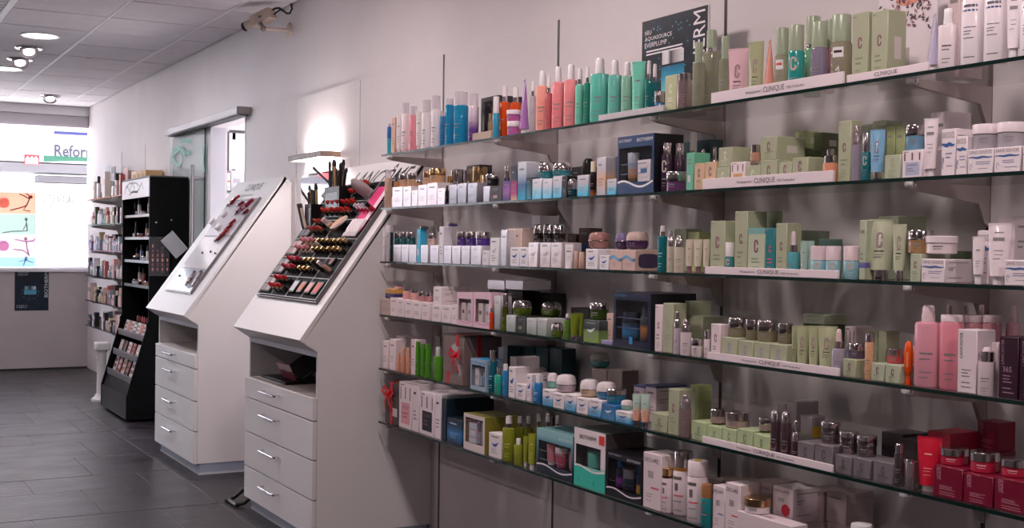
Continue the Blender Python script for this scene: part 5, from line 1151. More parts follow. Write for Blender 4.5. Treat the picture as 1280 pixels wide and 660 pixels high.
R(s,'dome',770.5,784.5,291,'#3c2b50','violet domed jar with lilac lid',st=True,cap='#8478a4',hb=.5)
R(s,'dome',785,809,289.5,'#4a2c5c','violet domed jar with cream lid',st=True,cap='#cdb4ae',hb=.5)
R(s,'pump',822.5,833.4,282,'#107680','teal pump bottle with silver head',neck='silver',hb=.78,pc='#9ad0d4')
R(s,'air',834,842.4,288,'#d8cfc0','slim cream serum bottle',hb=.62,cap='silver',sy=.8)
R(s,'air',843,855.4,294,'#ddd4c4','wide cream serum bottle',hb=.68,cap='silver',sy=.7,off=.01)
for a,b in ((857.6,866.6),(867.8,877.8),(879.2,887)): R(s,'tube',a,b,299,'#d9d0bc','cream tube with purple cap',hb=.2,cap='#9a6a7c')
B(s,842,858,286,G,'green box behind the cream tubes, left',off=.12,dp=.06,pr=None)
B(s,859,874,290,'#b9c48c','green box behind the cream tubes, right',off=.12,dp=.06,pr=None)
B(s,887.5,906,276,G,'tall green carton with mauve emblem, left of the strip row',pr='c',dp=.06)
R(s,'cap',906.6,917.3,303,'#3f929a','short teal bottle with white cap in the strip row',hb=.56,capr=1.0,pr='c',pc='#cfe0e0')
B(s,918,934,264,G,'tallest green carton in the strip row',pr='c',dp=.07)
B(s,934.5,955.8,285,'#c0cab0','pale carton with aqua top band',pr='c',top=('#7fb8b4',.12),dp=.04)
B(s,956.4,968.6,285,'#1f8088','teal carton with pink emblem',pr='c',pc='#e05a78',dp=.04)
R(s,'cap',960.5,976.5,264,'#93a97c','green bottle with tall green cap behind the teal carton',off=.12,hb=.5,cap='#a8b69c',capr=1.0)
B(s,969.2,983.6,279,G,'slim green carton beside the dropper bottle',pr='c',dp=.05)
R(s,'drop',984,999.6,289,'#5fb2ba','teal dropper bottle with white bulb',hb=.55,cap='#f0dfe2')
B(s,993,1005,288,G2,'green box behind the dropper bottle',off=.12,dp=.09,side='sticker')
R(s,'tube',1001,1010,301,'#a8c8bc','mint tube with orange foot, left',hb=.08,cap='#d9803a')
R(s,'tube',1010.4,1017.5,301,'#a8c8bc','mint tube with orange foot, right',hb=.08,cap='#d9803a',off=.04)
for a,b in ((1014.2,1032.2),(1033.3,1050.8),(1055.3,1073.4)): R(s,'cap',a,b,307.5,'#8fc2cc','white and pale aqua bottle',hb=.56,capr=1.0,sy=.7,pr='c',pc='#b4d4d8',cap='#f0dde2')
B(s,1023,1032,298.7,'#9accc0','mint box with yellow sticker at the back',off=.12,dp=.06,side='yellow')
strip(s,881,1047,334.5,342.5,'long white brand strip')
B(s,1073.8,1082.5,275,G2,'pale green carton with violet band',band=('#6a6ab0',.2,.29),dp=.03,off=.014)
R(s,'tube',1086.8,1116,274,'#c2c9ac','large pale green tube on a silver cap',pr='c',cap='silver',hb=.17)
R(s,'tube',1117,1132,280,'#c2c9ac','small pale green tube on a silver cap',pr='c',cap='silver',hb=.18)
B(s,1097,1122,270,G2,'pale green box behind the large tube',off=.12,dp=.1,pr=None)
B(s,1137.3,1150.8,317,G2,'small green carton under the tan jar',pr='c',dp=.08)
R(s,'jar',1137.5,1164,288,'#a3805a','tan jar with wide silver lid',st=True,cap='silver',hb=.6)
B(s,1151.3,1181,323.6,'#f3e9ee','white carton with brand word under the white jar',pr='s',side='text',dp=.09)
R(s,'jar',1161,1194,295,'#eee0e2','white jar with overhanging lid',st=True,hb=.6,cap='#f2e6ea')
R(s,'jar',1189,1213,314,'#3a4636','dark green pot behind the white carton',off=.13,cap='#46563e',hb=.5)
R(s,'tube',1216.5,1230,295.5,'#f3e8ec','slim white tube marked tester',hb=.2)
B(s,1221,1237,288,'#efe3e8','white carton behind the tester tube',pr='s',off=.05,dp=.06)
R(s,'tube',1237,1262,279,'#f3e8ec','large white tube with blue wave',pr='w',hb=.14)
B(s,1246.5,1268,271,'#efe3e8','tall white box at the back',pr='w',off=.10,dp=.09,side='text')
B(s,1255,1290,325,'#f3e9ee','white carton with brand word at the right edge',pr='s',dp=.07)
# ---------------------------------------------------------------- fourth shelf
s = 3
B(s,475.5,487.5,373,'#cdb6ae','small rosy box at the left end',dp=.07,m=clear('#d8c4bc',.75))
B(s,481.5,492.5,361,[(0,'#2f2a66'),(.5,'#3a3478'),(.55,'#c8954a'),(1,'#d0a05a')],'tiny gold and navy box stacked at the left end',st=True,dp=.06)
for a,b,yt in ((487.9,496.8,372),(497.2,505.8,374),(506.3,516,375.5),(516.6,526.2,377),(527,536.8,378),(540.2,551,381),(552,563.4,382),(564,572,381)): B(s,a,b,yt,'#eedfe2','pinkish white carton in the front row',dp=.07)
for a,b,yt in ((493.2,503.4,356),(503.9,512.4,357.7),(512.9,522.4,360.8)): R(s,'cap',a,b,yt,'#e9b0aa','pink bottle with silver cap on the cartons',st=True,cap='silver',hb=.62,capr=.8)
for a,b,yt in ((523.4,532.6,364.5),(533.2,541,365)): R(s,'jar',a,b,yt,'#c98a8c','small rose jar with silver lid on the cartons',st=True,cap='silver')
B(s,541.5,552,358.5,'#f0e4e6','large white box stacked on the cartons',st=True,dp=.13,side='text')
for k,(a,b) in enumerate(((571,590.8),(591.8,613.5))):
    gift(s,a,b,366,'#e9c4d2','pink gift set with scalloped window, %s' % ('left','right')[k],dp=.09,win=(.1,.9,.16,.82),inner='#8a8694',goods=((-.4,.26,.8,'box','#e8dcd6','#5a5054'),(.4,.26,.8,'box','#d8d4dc','#d07a8a')),topc='#e9c4d2',swoosh=('#d9a4c4',.12,.03,1.2))
R(s,'drop',611.8,617.2,377.5,'#d8431c','slim orange red dropper bottle',hb=.62,cap='#e8b8a0',off=.005)
B(s,617.8,625,370,'#d4d8dc','tall silver carton',dp=.05,m=foil('#9aa4a8','#eef0f2'))
R(s,'cap',627.5,635.4,367,'#4a5216','olive bottle with copper cap',hb=.66,cap='silver',capr=.9,m=grad([(0,'#5e6a18'),(1,'#3a3c14')],.15))
for a,b,yt in ((632.5,644,394),(658,670,397.6),(671.6,683,398)): B(s,a,b,yt,'#d6e0de','silver white carton among the green jars',dp=.085,m=foil('#a9bcae','#eef2f4'))
B(s,645,657.5,395,'#1a1c14','black carton among the green jars',dp=.085,pr='k',pc='#8a8a58')
B(s,609,631,350,'#f6f2f6','white lying box, left of the pair on top',off=.1,dp=.12,base=362,pr=None,m=foil('#e8e4ea','#f8f6fa'))
B(s,631.5,654,350.5,'#f6f2f6','white lying box, right of the pair on top',off=.1,dp=.12,base=362,pr=None,m=foil('#e8e4ea','#f8f6fa'))
B(s,611,633,362.4,'#2a2824','tall dark box carrying the left white box',off=.16,dp=.08,pr='k',pc='#8a8a58')
B(s,634,653,362.9,'#22241c','tall dark box carrying the right white box',off=.16,dp=.08,pr='k',pc='#7a8a2c')
B(s,664,690,366,'#241f20','wide black box behind the green jars',off=.215,dp=.06,pr=None)
R(s,'dome',642.5,663.5,375,'#5a7414','green jar with silver dome, left of the pair',st=True,cap='silver',hb=.52)
B(s,684.5,700,398,'#1a1c14','black carton under the right green jar',off=.1,dp=.07,pr='k',pc='#8a8a58')
R(s,'dome',678.5,700,377,'#5a7414','green jar with silver dome, right of the pair',off=.08,st=True,cap='silver',hb=.52)
R(s,'dome',689.5,703.7,403,'#5a7414','small green jar with silver dome',cap='silver',hb=.5,off=.006)
R(s,'pump',705.3,712.8,392,'#5f8a2c','slim green pump bottle',hb=.76,neck='silver')
R(s,'tube',713.2,722.6,391.5,'#6f7f1c','olive tube on a silver cap, left',cap='silver',hb=.16,pr=False)
R(s,'tube',723,729,391.5,'#6f7f1c','olive tube on a silver cap, right',cap='silver',hb=.16,pr=False,off=.04)
B(s,713,736,385,'#2c2a28','dark box with silver front behind the olive tubes',off=.15,dp=.07,pr='k',pc='#c9ccd0')
B(s,729.3,748.2,400,[(0,'#8fae5c'),(.5,'#7f9a64'),(.6,'#3a4444'),(1,'#5a6464')],'green metallic carton under the olive jar',pr='w',pc='#e6eaee',dp=.09,rough=.2)
R(s,'jar',739,760,378.6,'#2f4a12','dark green jar with silver lid',st=True,cap='silver',hb=.6)
B(s,751,765,425.5,'#9a94c0','flat lavender box lying at the shelf edge',dp=.02,pr=None)
B(s,758,766,391.7,'#e6c8bc','small pink carton beside the navy gift set',off=.05,dp=.05)
gift(s,767,813.5,366,'#161a38','large navy gift set with dark window',dp=.17,win=(.06,.92,.14,.86),side_c='#131420',inner='#141a2e',goods=((-.4,.34,.7,'jar',[(0,'#1f2a3c'),(.4,'#2f8ac0'),(1,'#2a3444')],'#3a4250'),(.42,.22,.85,'bottle',[(0,'#1a2434'),(.5,'#c8854a'),(.7,'#26303e'),(1,'#4a5464')],'#5a6474')),words=(('BLUE THERAPY',-.6,.92,.035,'#3f9ad0',.34),),marks=('#4a5480',[.06,.09]))
obj('blue_square', quad(-.012, .006, .012, .034, -.001), mat('#3a9ad8', .3), ITEMS[-1][0], False)
B(s,818.3,828,381,'#ecdbe0','tall slim white carton with mauve mark',pr='c',dp=.05)
B(s,828.5,841,379,G,'tall slim green carton',pr='c',pc='#a9a8a0',dp=.05)
R(s,'air',842.3,850.6,389,'#d6c6d4','lilac serum bottle with silver top',hb=.6,cap='silver',off=.012)
R(s,'air',851,864,399,'#efe0e6','white serum bottle with silver top',hb=.64,cap='silver',sy=.7,off=.004)
B(s,852,863,376,G,'green box behind the serum bottles, taller',off=.14,dp=.08,side='sticker',pr=None)
B(s,861.5,878,395,G,'green box behind the serum bottles, shorter',off=.1,dp=.08,side='sticker',pr=None)
R(s,'jar',864.6,878,423,'#efe2e6','small white jar with silver lid',cap='silver',off=.004,hb=.62)
R(s,'cap',880.3,887.6,412,'#ecdfe4','tiny white bottle with silver cap',cap='silver',hb=.66,off=.02,capr=.9)
B(s,888.2,900.6,405,'#eddce2','slim white carton with dark mark',pr='c',dp=.035,off=.02)
for a,b,yt in ((902,921.3,422),(922,941.2,426),(942,961.6,428),(962.3,983,430.5)): B(s,a,b,yt,G,'small green carton in the strip row',pr='c',pc='#9a9ab4',dp=.08)
for a,b,yt in ((912.3,932.5,397),(933.2,948,399.6),(948.6,971,400),(973.6,989.5,403.6)): R(s,'jar',a,b,yt,'#8d8468','clear olive jar with silver lid',st=True,cap='silver',hb=.5,m=clear('#a8a084',.6))
strip(s,884,1048,441,450,'long white brand strip')
for a,b,o in ((989.8,996.2,.03),(996.6,1010.6,.016),(1011.2,1023.4,.016),(1024,1045.4,.016)): R(s,'tube',a,b,407.3,'#b7be98','green tube on a dark silver cap',pr='c',cap='silver',hb=.12,off=o)
B(s,1003,1031,392.7,G2,'flat green box lying across the green tubes',off=.07,dp=.08,base=405,pr='t')
B(s,1003,1031,405.2,GD,'green box under the lying box',off=.075,dp=.07,pr=None)
R(s,'drop',1040.5,1056.8,411,'#a9a2b0','lavender dropper bottle',hb=.58,cap='#eed4d2',off=.012)
B(s,1053.3,1070,449,G,'small green carton under the mauve jar',pr='c',side='sticker',dp=.07)
R(s,'jar',1062.3,1080,429,'#5f5266','mauve jar with silver lid',st=True,cap='silver',hb=.52)
B(s,1055.7,1069,408,'#efdfe4','white carton with dark side at the back',off=.11,dp=.06,pr='j')
R(s,'cap',1081.7,1091.8,417,'#e3ae88','slim peach bottle with silver cap',cap='silver',hb=.82,capr=.95)
B(s,1087,1096,413.6,G,'green box with pale patch at the back, left',off=.11,dp=.05,side='sticker',pr=None)
B(s,1097,1107,413.6,G,'green box with pale patch at the back, right',off=.11,dp=.05,side='sticker',pr=None)
B(s,1088.5,1105.3,454,G2,'small green carton, left under the pink jar',pr='c',dp=.06)
B(s,1106,1125.3,456,G2,'small green carton, right under the pink jar',pr='c',dp=.075)
R(s,'jar',1110.3,1129.3,436,'#c4565c','pink jar with silver lid',st=True,cap='silver',hb=.55)
def orange_stick():
    zb = zsh(3)+.0002; Y = YF+.03; a, b, h = span(1130.3, 1140.8, 426, Y, zb); r = (1140.8-1130.3)*.5*(Vector((a, Y, zb))-CAM).dot(VF)/FPX
    t = thing('inverted_bottle', ((a+b)/2, Y, zb)); h0 = h
    obj('body', lathe([(0, h0*.2), (r*.5, h0*.2), (r*.62, h0*.24), (r*.98, h0*.34), (r, h0*.8), (r*.8, h0*.93), (r*.4, h0*.99), (0, h0)], 18), mat('#ee5a14', .2, coat=.3), t)
    obj('cap', lathe([(0, 0), (r*.75, 0), (r*.8, h0*.03), (r*.6, h0*.12), (r*.42, h0*.2), (0, h0*.2)], 16), mat('#e04a22', .2), t)
    obj('lettering', arc_patch(r*1.01, h0*.4, h0*.75, FACE-.2, FACE+.2), mat('#f7a070', .3), t, False); note(t, 'bright orange bottle standing on its narrow cap', 3, 1135, 'bottle')
orange_stick()
B(s,1140.3,1147,419,[(0,'#e86a34'),(.6,'#e8703c'),(.75,'#efe2e4'),(1,'#efe2e4')],'orange and white carton behind the orange bottle',off=.08,dp=.05)
R(s,'pump',1145,1175.5,381.6,'#e9a4b4','large pink pump bottle',hb=.80,sy=.75,cap='#eedae0')
R(s,'cap',1176,1203,393.6,'#e58f9e','large pink bottle with wide white cap',hb=.91,sy=.75,capr=.92,cap='#f0e0e4',off=.03)
for a,b,yt in ((1180,1193,382),(1200,1213,382),(1220,1233,381),(1258,1274,382)): R(s,'pump',a,b,yt,'#c99aa4','pink bottle with pale pump in the back row',off=.17,hb=.8,cap='#c9b4b8')
R(s,'cap',1206,1227.5,394,'#cf8f9b','pink bottle with white cap behind the white carton',off=.12,hb=.9,capr=.95,cap='#dcc8cc')
R(s,'cap',1229,1250,394,'#cf8f9b','pink bottle with white cap behind the plum carton',off=.12,hb=.9,capr=.95,cap='#dcc8cc')
B(s,1196.5,1221,412,'#eddfe6','tall white carton with vertical lettering',pr='l',dp=.06,off=.012)
R(s,'air',1224,1243.5,434,'#eedde4','small white serum bottle with silver collar',hb=.70,cap='#eedde4',off=.006)
B(s,1234.5,1247,428,'#e0ccd2','white carton behind the small serum bottle',off=.06,dp=.05)
B(s,1248,1273,421,'#341428','dark plum carton with vertical lettering',pr='l',pc='#b48aa4',dp=.06)
obj('number', text('365', .011, (-.002, -.0009, .056), width=.022), mat('#c49ab2', .4), ITEMS[-1][0], False)
B(s,1274,1302,422,'#341428','dark plum carton cut by the right edge',pr='l',pc='#b48aa4',dp=.06)
# ---------------------------------------------------------------- fifth shelf
s = 4
B(s,478.5,485,426,'#eddde0','slim pinkish carton at the left end',dp=.05)
B(s,487,494.3,424,'#eddde0','slim pinkish carton, second from the left end',dp=.05)
B(s,494.8,505.5,419.7,'#efe2e4','tall pinkish white carton',off=.09,dp=.06)
for a,b,yt in ((496,500.4,441),(500.8,506.8,435),(507.4,512.6,434.5)): R(s,'cap',a,b,yt,'#e2a084','peach bottle',hb=.7,cap='#d9a890',off=.012)
B(s,513.6,519,424.4,'#ead6dc','slim white carton before the green bottles',dp=.05)
for a,b,yt in ((519.4,525.4,427),(525.8,531.6,430),(532,538.8,430)): R(s,'cap',a,b,yt,'#3d8c1e','clear green bottle',hb=.86,cap='#4a8a2c',m=clear('#5aa832',.75),capr=.9)
R(s,'pump',541.8,553.4,433.8,'#4d9a24','wide green bottle with clear pump',hb=.72,m=clear('#66b83a',.75),sy=.7,cap='#cfd8cc')
def bow(t, cx, cz, y, k, m):
    for sgn in (-1, 1):
        obj('ribbon_loop', tube_flat([(cx, cz), (cx+sgn*.9*k, cz+.55*k), (cx+sgn*1.25*k, cz+.1*k), (cx+sgn*.7*k, cz-.25*k), (cx, cz)], .30*k, y), m, t)
        obj('ribbon_tail', tube_flat([(cx, cz), (cx+sgn*.45*k, cz-.8*k), (cx+sgn*.75*k, cz-1.7*k)], .28*k, y-.002), m, t)
    obj('ribbon_knot', box(cx-.28*k, cx+.28*k, y-.014, y-.002, cz-.25*k, cz+.25*k, .004), m, t)
def tube_flat(pts, wd, y):
    """cloth band standing off the front: pts (x,z)"""
    n = len(pts); v, f = [], []
    for i, (x_, z_) in enumerate(pts):
        a = pts[min(i+1, n-1)]; b = pts[max(i-1, 0)]; d = Vector((a[0]-b[0], a[1]-b[1])); d = d.normalized() if d.length > 1e-6 else Vector((1, 0))
        out = -.003-.009*math.sin(math.pi*i/(n-1))
        for sx_, dy in ((1, 0), (-1, 0), (-1, .0012), (1, .0012)): v.append((x_-d.y*wd*sx_*.5, y+out+dy, z_+d.x*wd*sx_*.5))
    for i in range(n-1):
        for k in range(4): f.append((i*4+k, i*4+(k+1)%4, (i+1)*4+(k+1)%4, (i+1)*4+k))
    return v, f
RED = mat('#d01824', .32)
zb = zsh(4)+.0002; a, b, h = span(554, 579.5, 420, YF+.012, zb)
t = thing('ribboned_gift_box', ((a+b)/2, YF+.012, zb)); w_ = (b-a)/2-.001
obj('body', box(-w_, w_, 0, .17, 0, h, .002), mat('#7d6a68', .4), t); obj('lid', box(-w_-.001, w_+.001, -.001, .171, h, h+.006, .001), mat('#4f4240', .4), t)
obj('foil_print', ribbon([(w_*.15, h*.85), (w_*.35, h*.6), (w_*.45, h*.4), (w_*.75, h*.2)], lambda q: w_*.34*(1-.6*q), -.0006), mat('#c9ccd6', .25, .4), t, False)
obj('ribbon', join(box(-w_*.62, -w_*.38, -.0012, -.0004, 0, h*.25), box(w_*.28, w_*.52, -.0015, -.0004, h*.8, h+.007), box(w_*.28, w_*.52, -.0012, .171, h+.006, h+.0075), box(w_+.001, w_+.0022, .06, .075, 0, h+.0075)), RED, t, False)
bow(t, w_*.35, h*.62, -.002, .04, RED); note(t, 'brown gift box with red satin ribbon and bow', 4, 566, 'gift box'); SUP[4].append((a, b, YF+.012, YF+.18, zb+h))
gift(s,588,607.5,449,'#9fb4c8','blue topped clear gift pack',dp=.08,win=(.06,.94,.12,.8),topc='#3a9cd0',inner='#8a8ea0',goods=((-.4,.26,.85,'box','#e8e0e4','#b8b0b8'),(.3,.3,.7,'bottle','#6a9cc8','#d8dce4')),swoosh=('#2f93cc',.88,.01,0))
R(s,'cap',611.3,621.3,437.5,'#0f5f74','tall dark teal bottle with silver cap',hb=.74,cap='silver',capr=.75,pc='#9ad0d8')
R(s,'tube',623,630.5,434,'#c9d8e8','white and blue tube behind the teal bottles',off=.12,hb=.1)
R(s,'cap',618.5,628.6,459,'#2fae94','round mint green bottle',hb=.72,cap='silver',capr=.5,off=.004)
R(s,'cap',628.2,635.6,455,'#2f86c4','slim blue bottle beside the white carton',hb=.8,capr=.7,off=.01)
B(s,635.5,644,458.7,'#f1e8ee','tall white carton with blue wave, left',pr='w',dp=.06)
B(s,637,645,446,'#eee2e6','large white box behind the wave carton',off=.1,dp=.12,pr=None)
B(s,644.6,657,480,'#f1e8ee','short white carton with blue wave',pr='w',dp=.05)
B(s,658.3,664,467.5,'#f1e8ee','slim white carton with blue wave',pr='w',dp=.05)
R(s,'cap',667.3,678,469,'#2f82c0','bright blue bottle with white cap',hb=.74,capr=.5,off=.006,pc='#cfe4f2')
R(s,'tube',677.5,686,465,'#f0e8ee','white tube with blue wave behind the cartons',off=.10,hb=0,pr='w')
for k,(a,b,yt,wv) in enumerate(((678,690.6,487,0),(691.2,705,491.7,1),(706,719.6,493,0),(720.3,735,497.5,1),(736,751.4,499.5,0))):
    B(s,a,b,yt,'#f2e9ef' if wv else [(0,'#3a9cd4'),(.4,'#8cc4e4'),(.6,'#f0e8ee'),(1,'#f2eaf0')],'white carton with blue wave in the front row' if wv else 'white and blue shaded carton in the front row',pr='w',dp=.085)
B(s,752,768.6,505.5,[(0,'#3f8fc8'),(1,'#2468a8')],'solid blue carton',pr='w',pc='#e6eef6',dp=.085)
B(s,769.3,787.5,514.5,[(0,'#2f9ad4'),(.5,'#9cd0ea'),(.7,'#f0e8ee'),(1,'#f2eaf0')],'small white and blue carton at the row end',pr='w',dp=.07)
for k in range(4): B(s,634+k*17.5,650+k*17.5,432.5+k*.8,'#12383e','large dark teal box at the back',off=.2,dp=.06,pr=None)
B(s,739,758,461.5,'#8a7c78','grey brown box at the back, left',off=.18,dp=.07,pr=None)
B(s,759,777,462,'#7f7470','grey brown box at the back, right',off=.18,dp=.07,pr=None)
R(s,'dome',739.5,760.5,440,'#2f7a74','teal jar with grey dome on the back boxes',off=.2,st=True,cap='#8f8d8a',hb=.5)
R(s,'dome',665.5,684.5,458.7,'#d6b4ac','pale rose domed jar behind the blue bottle',off=.15,cap='#e6d4d4',hb=.4)
R(s,'dome',685.5,697,466,'#7fc4b4','white domed jar with mint base',st=True,cap='#f0e6ea',hb=.45)
R(s,'dome',697.5,718.5,468,'#b2a0a8','white domed jar with lilac base',st=True,cap='#f0e6ea',hb=.45)
R(s,'dome',727,747.3,474,'#c4ac8c','white domed jar with tan base',st=True,cap='#f0e6ea',hb=.45)
R(s,'dome',747.8,768.5,477,'#2a82b4','white domed jar with blue base',st=True,cap='#f0e6ea',hb=.45)
R(s,'jar',760,781,486,'#1f7898','teal jar with silver lid standing on the cartons',st=True,cap='silver',hb=.6)
R(s,'dome',777.5,790,500,'#8cc0b4','small white domed jar with mint base',st=True,cap='#f0e6ea',hb=.5)
for a,b in ((791,800.8),(801.4,812)): R(s,'tube',a,b,492.3,[(0,'#e8a890'),(.35,'#e8b4a0'),(.55,'#b4d4c8'),(1,'#c4dcd2')],'mint and peach tube on a silver cap',cap='silver',hb=.16,pr='t')
B(s,791.5,805.5,482,'#e6d4dc','white box with purple edge behind the peach tubes, left',off=.10,dp=.12,top=('#4a5a8c',.05))
B(s,806.5,820,482,'#e6d4dc','white box with purple edge behind the peach tubes, right',off=.10,dp=.12,top=('#4a5a8c',.05),side='text')
B(s,814,834,517,G,'small green carton before the tall green one',pr='c',pc='#7f8a6c',dp=.06)
B(s,835,848.6,486.4,G,'tall green carton with mauve side',pr='c',dp=.06)
R(s,'air',850.3,863.4,493.6,'#9c8488','clear rose serum bottle with silver top',hb=.68,cap='silver',m=clear('#b49ca0',.55),clearcap=True,sy=.7)
B(s,862,873.5,481,'#aab878','tall green box with patterned side',off=.11,dp=.05,side='text')
for a,b,yt in ((864,883,527),(883.6,901.8,532.7),(902.3,920,536),(921,940.6,537),(941.3,962.5,543.6)): B(s,a,b,yt,'#b4c69a','small green carton in the strip row',pr='c',pc='#74886c',dp=.08,off=.016)
for a,b,yt in ((889.5,908,511),(909,935.3,514.5),(949.8,964,522)): R(s,'jar',a,b,yt,'#b0948e','pearly jar with silver lid',st=True,cap='silver',hb=.5,m=clear('#c4aca6',.7))
strip(s,877.6,1040,549,558,'long white brand strip')
for a,b,yt in ((963.5,975.3,512.7),(976.6,989,514.5)): R(s,'air',a,b,yt,'#7a5a62','tall mauve silver serum bottle',hb=.76,cap='silver',m=mat('#8d727a',.2,.8))
R(s,'air',990.2,1000.6,525.5,'#7a5a62','short mauve silver serum bottle',hb=.5,cap='silver',m=mat('#6a4a54',.2,.6))
B(s,970,982,506,'#b4a8ac','silver box behind the serum bottles, left',off=.12,dp=.06,pr=None,m=foil('#8a8086','#c9c0c4'))
B(s,982.6,995.5,502,'#b4a8ac','silver box with oval sticker behind the serum bottles',off=.12,dp=.08,side='sticker',pr=None,m=foil('#8a8086','#c9c0c4'))
B(s,1000,1014,520,'#a89ca0','silver box with yellow label',off=.10,dp=.05,side='yellow',pr=None,m=foil('#8a8086','#c9c0c4'))
for a,b,yt in ((996.4,1017,553),(1018,1040.6,556),(1043.4,1064.4,569.6),(1065.8,1088,573.5),(1091,1116.5,577.4)): B(s,a,b,yt,'#7c767c','grey carton with dark emblem',pr='c',pc='#544a52',dp=.085,rough=.3)
for a,b,yt in ((1028,1048.8,527),(1051,1071.4,539),(1073,1094,544)): R(s,'jar',a,b,yt,'#8d7f86','silver jar with silver lid',st=True,cap='silver',hb=.5,m=mat('#a09298',.15,.9))
B(s,1101,1128,541,'#4f464a','dark grey box at the back',off=.13,dp=.09,side='sticker',pr=None)
R(s,'air',1118.3,1129.5,555.5,'#8d8086','slim silver serum bottle',hb=.8,cap='silver',m=mat('#94888e',.18,.85),off=.01)
R(s,'cap',1132.4,1142.8,574,'#9a8e94','tiny silver bottle with white print',hb=.9,cap='silver',m=mat('#9a9096',.2,.6),off=.006)
B(s,1125,1149,550,'#3f363a','dark box behind the red tube',off=.10,dp=.1,pr=None)
R(s,'tube',1148.3,1175.5,546,'#d31f3c','bright red tube with white cap',hb=.12,pc='#f0b4bc')
B(s,1158,1187,540,'#b01f3a','red box behind the red tube',off=.10,dp=.1,pr=None)
for a,b,yt in ((1166,1203.3,583.7),(1204,1241,593.4),(1242,1286,599.5)): B(s,a,b,yt,'#7c1232','crimson carton with fine lettering',pr='l',pc='#e0a4b4',dp=.09,rough=.3)
for a,b,yt in ((1178.5,1208,559.5),(1216,1246,564),(1254.5,1285,573)): R(s,'jar',a,b,yt,'#b52444','crimson jar with silver lid',st=True,cap='silver',hb=.55,pc='#f0b4c0')
B(s,1221.5,1248,563.5,'#5f0f28','lower crimson box at the back',off=.19,dp=.06,pr=None)
B(s,1221.5,1248,527,'#74122f','upper crimson box stacked at the back',off=.2,st=True,dp=.06,pr='l',pc='#c46a84')
# ---------------------------------------------------------------- bottom shelf
s = 5
zb = zsh(5)+.0002; a, b, h = span(481.5, 498.5, 478, YF+.012, zb); w_ = (b-a)/2-.001
t = thing('ribboned_gift_box', ((a+b)/2, YF+.012, zb))
obj('body', box(-w_, w_, 0, .15, 0, h, .002), mat('#4a4042', .4), t); obj('label_card', quad(w_*.0, w_*.8, h*.2, h*.4, -.0006), mat('#cfc4c4', .4), t, False)
obj('ribbon', join(box(-w_*.2, w_*.1, -.0012, .151, h, h+.0012), box(-w_*.2, w_*.1, -.0012, -.0004, 0, h)), RED, t, False)
bow(t, -w_*.3, h*.74, -.002, .046, RED); note(t, 'dark gift box with big red bow at the left end', 5, 490, 'gift box')
B(s,499,514.6,478,'#efe2e8','tall white box with pink jar picture',dp=.2,pr='j',pc='#e3a4b0')
B(s,515.2,523.4,480,'#efe2e8','slim white box with small pictures',dp=.2,pr='t',pc='dark')
B(s,524.5,543,490.5,'#efe4ec','tall white box with dark blue jar picture',dp=.22,pr='j',pc='#16202e')
B(s,543.6,551.2,493,'#efe4ec','slim white box with three dark pictures',dp=.22,pr='t',pc='dark')
B(s,552,557.5,498,'#102a38','slim dark blue box',dp=.22,pr=None)
B(s,558.5,577.5,523.6,[(0,'#101a26'),(.45,'#2f7ab8'),(.7,'#1a3a58'),(1,'#12202e')],'dark box with blue jar picture',dp=.08,pr='t',pc='#a8d0e8')
gift(s,579.5,605.5,519,'#e2d4d0','cream gift set with olive sides and clear window',dp=.15,win=(.07,.93,.2,.9),side_c='#8a8430',topc='#8a8440',inner='#6a6874',goods=((-.3,.36,.8,'box','#d8d8e8','#f0eef4'),(.5,.26,.7,'bottle','#8a7a8c','#c8c0c4')),marks=('#a83a44',[.05,.08,.11]))
B(s,611,627,542,'#f0e5ea','white carton with blue wave beside the olive bottles',pr='w',dp=.05)
for k,(a,b,yt,o) in enumerate(((628.6,643.6,519.6,.014),(644.5,654.5,520,.09),(655.5,665.5,520,.11),(668.5,677.5,517,.13),(680,689,517,.14),(692.5,700.5,519,.15))):
    R(s,'pump',a,b,yt,'#90992a','olive green pump bottle',hb=.74,neck='silver',off=o,sy=.8,pc='#c4cc7c')
R(s,'cap',643,653.4,548,'#90992a','small olive bottle with white cap',hb=.78,capr=.5,off=.004)
R(s,'tube',654.2,660.2,545,'#98a030','olive tube on a white cap, left',hb=.16,off=.02)
R(s,'tube',660.5,670,541.6,'#98a030','olive tube on a white cap, right',hb=.16,off=.004,pc='#d8dca8')
gift(s,670.5,716,540,[(0,'#101424'),(.25,'#24364e'),(.75,'#5f98ac'),(.85,'#8fc4cc'),(1,'#9accd0')],'aqua and navy gift set with pink tubes inside',dp=.15,win=(.05,.95,.22,.74),side_c='#2c3a48',topc='#7fb0b4',inner='#34465c',goods=((-.45,.2,.9,'tube','#e88a9c','#e8dce0'),(.1,.26,.85,'tube',[(0,'#b84a64'),(.7,'#c4587a'),(.75,'#e8dce0'),(1,'#e8dce0')],None),(.66,.12,.78,'tube','#e8988c',None)),swoosh=('#f4eef2',.17,.05,.4),words=(('BIOTHERM',.6,.84,.05,'#e6f2f4',.34),),marks=('#8a90a4',[.05,.08]))
gift(s,717.4,756.5,538,[(0,'#3fc8b4'),(.32,'#46c8b8'),(.42,'#f0e4ea'),(1,'#f2e6ec')],'white and mint gift set with red tag',dp=.15,win=(.05,.86,.36,.72),side_c='#5a5254',topc='#4c5c58',inner='#8a8a92',goods=((-.05,.3,.98,'bottle',[(0,'#5ab8a8'),(1,'#6cc0b0')],None),(.5,.2,.95,'bottle','#2a4a78','#3a5a88')),swoosh=('#f6f0f4',.33,.03,.6),lower='#3fc8b4',words=(('BIOTHERM',-.1,.83,.07,'#3c3436',.52),('1',-.7,.07,.07,'#1c4a48',None),('2',.3,.07,.07,'#1c4a48',None)),tag_=(.62,.96,.80,.95))
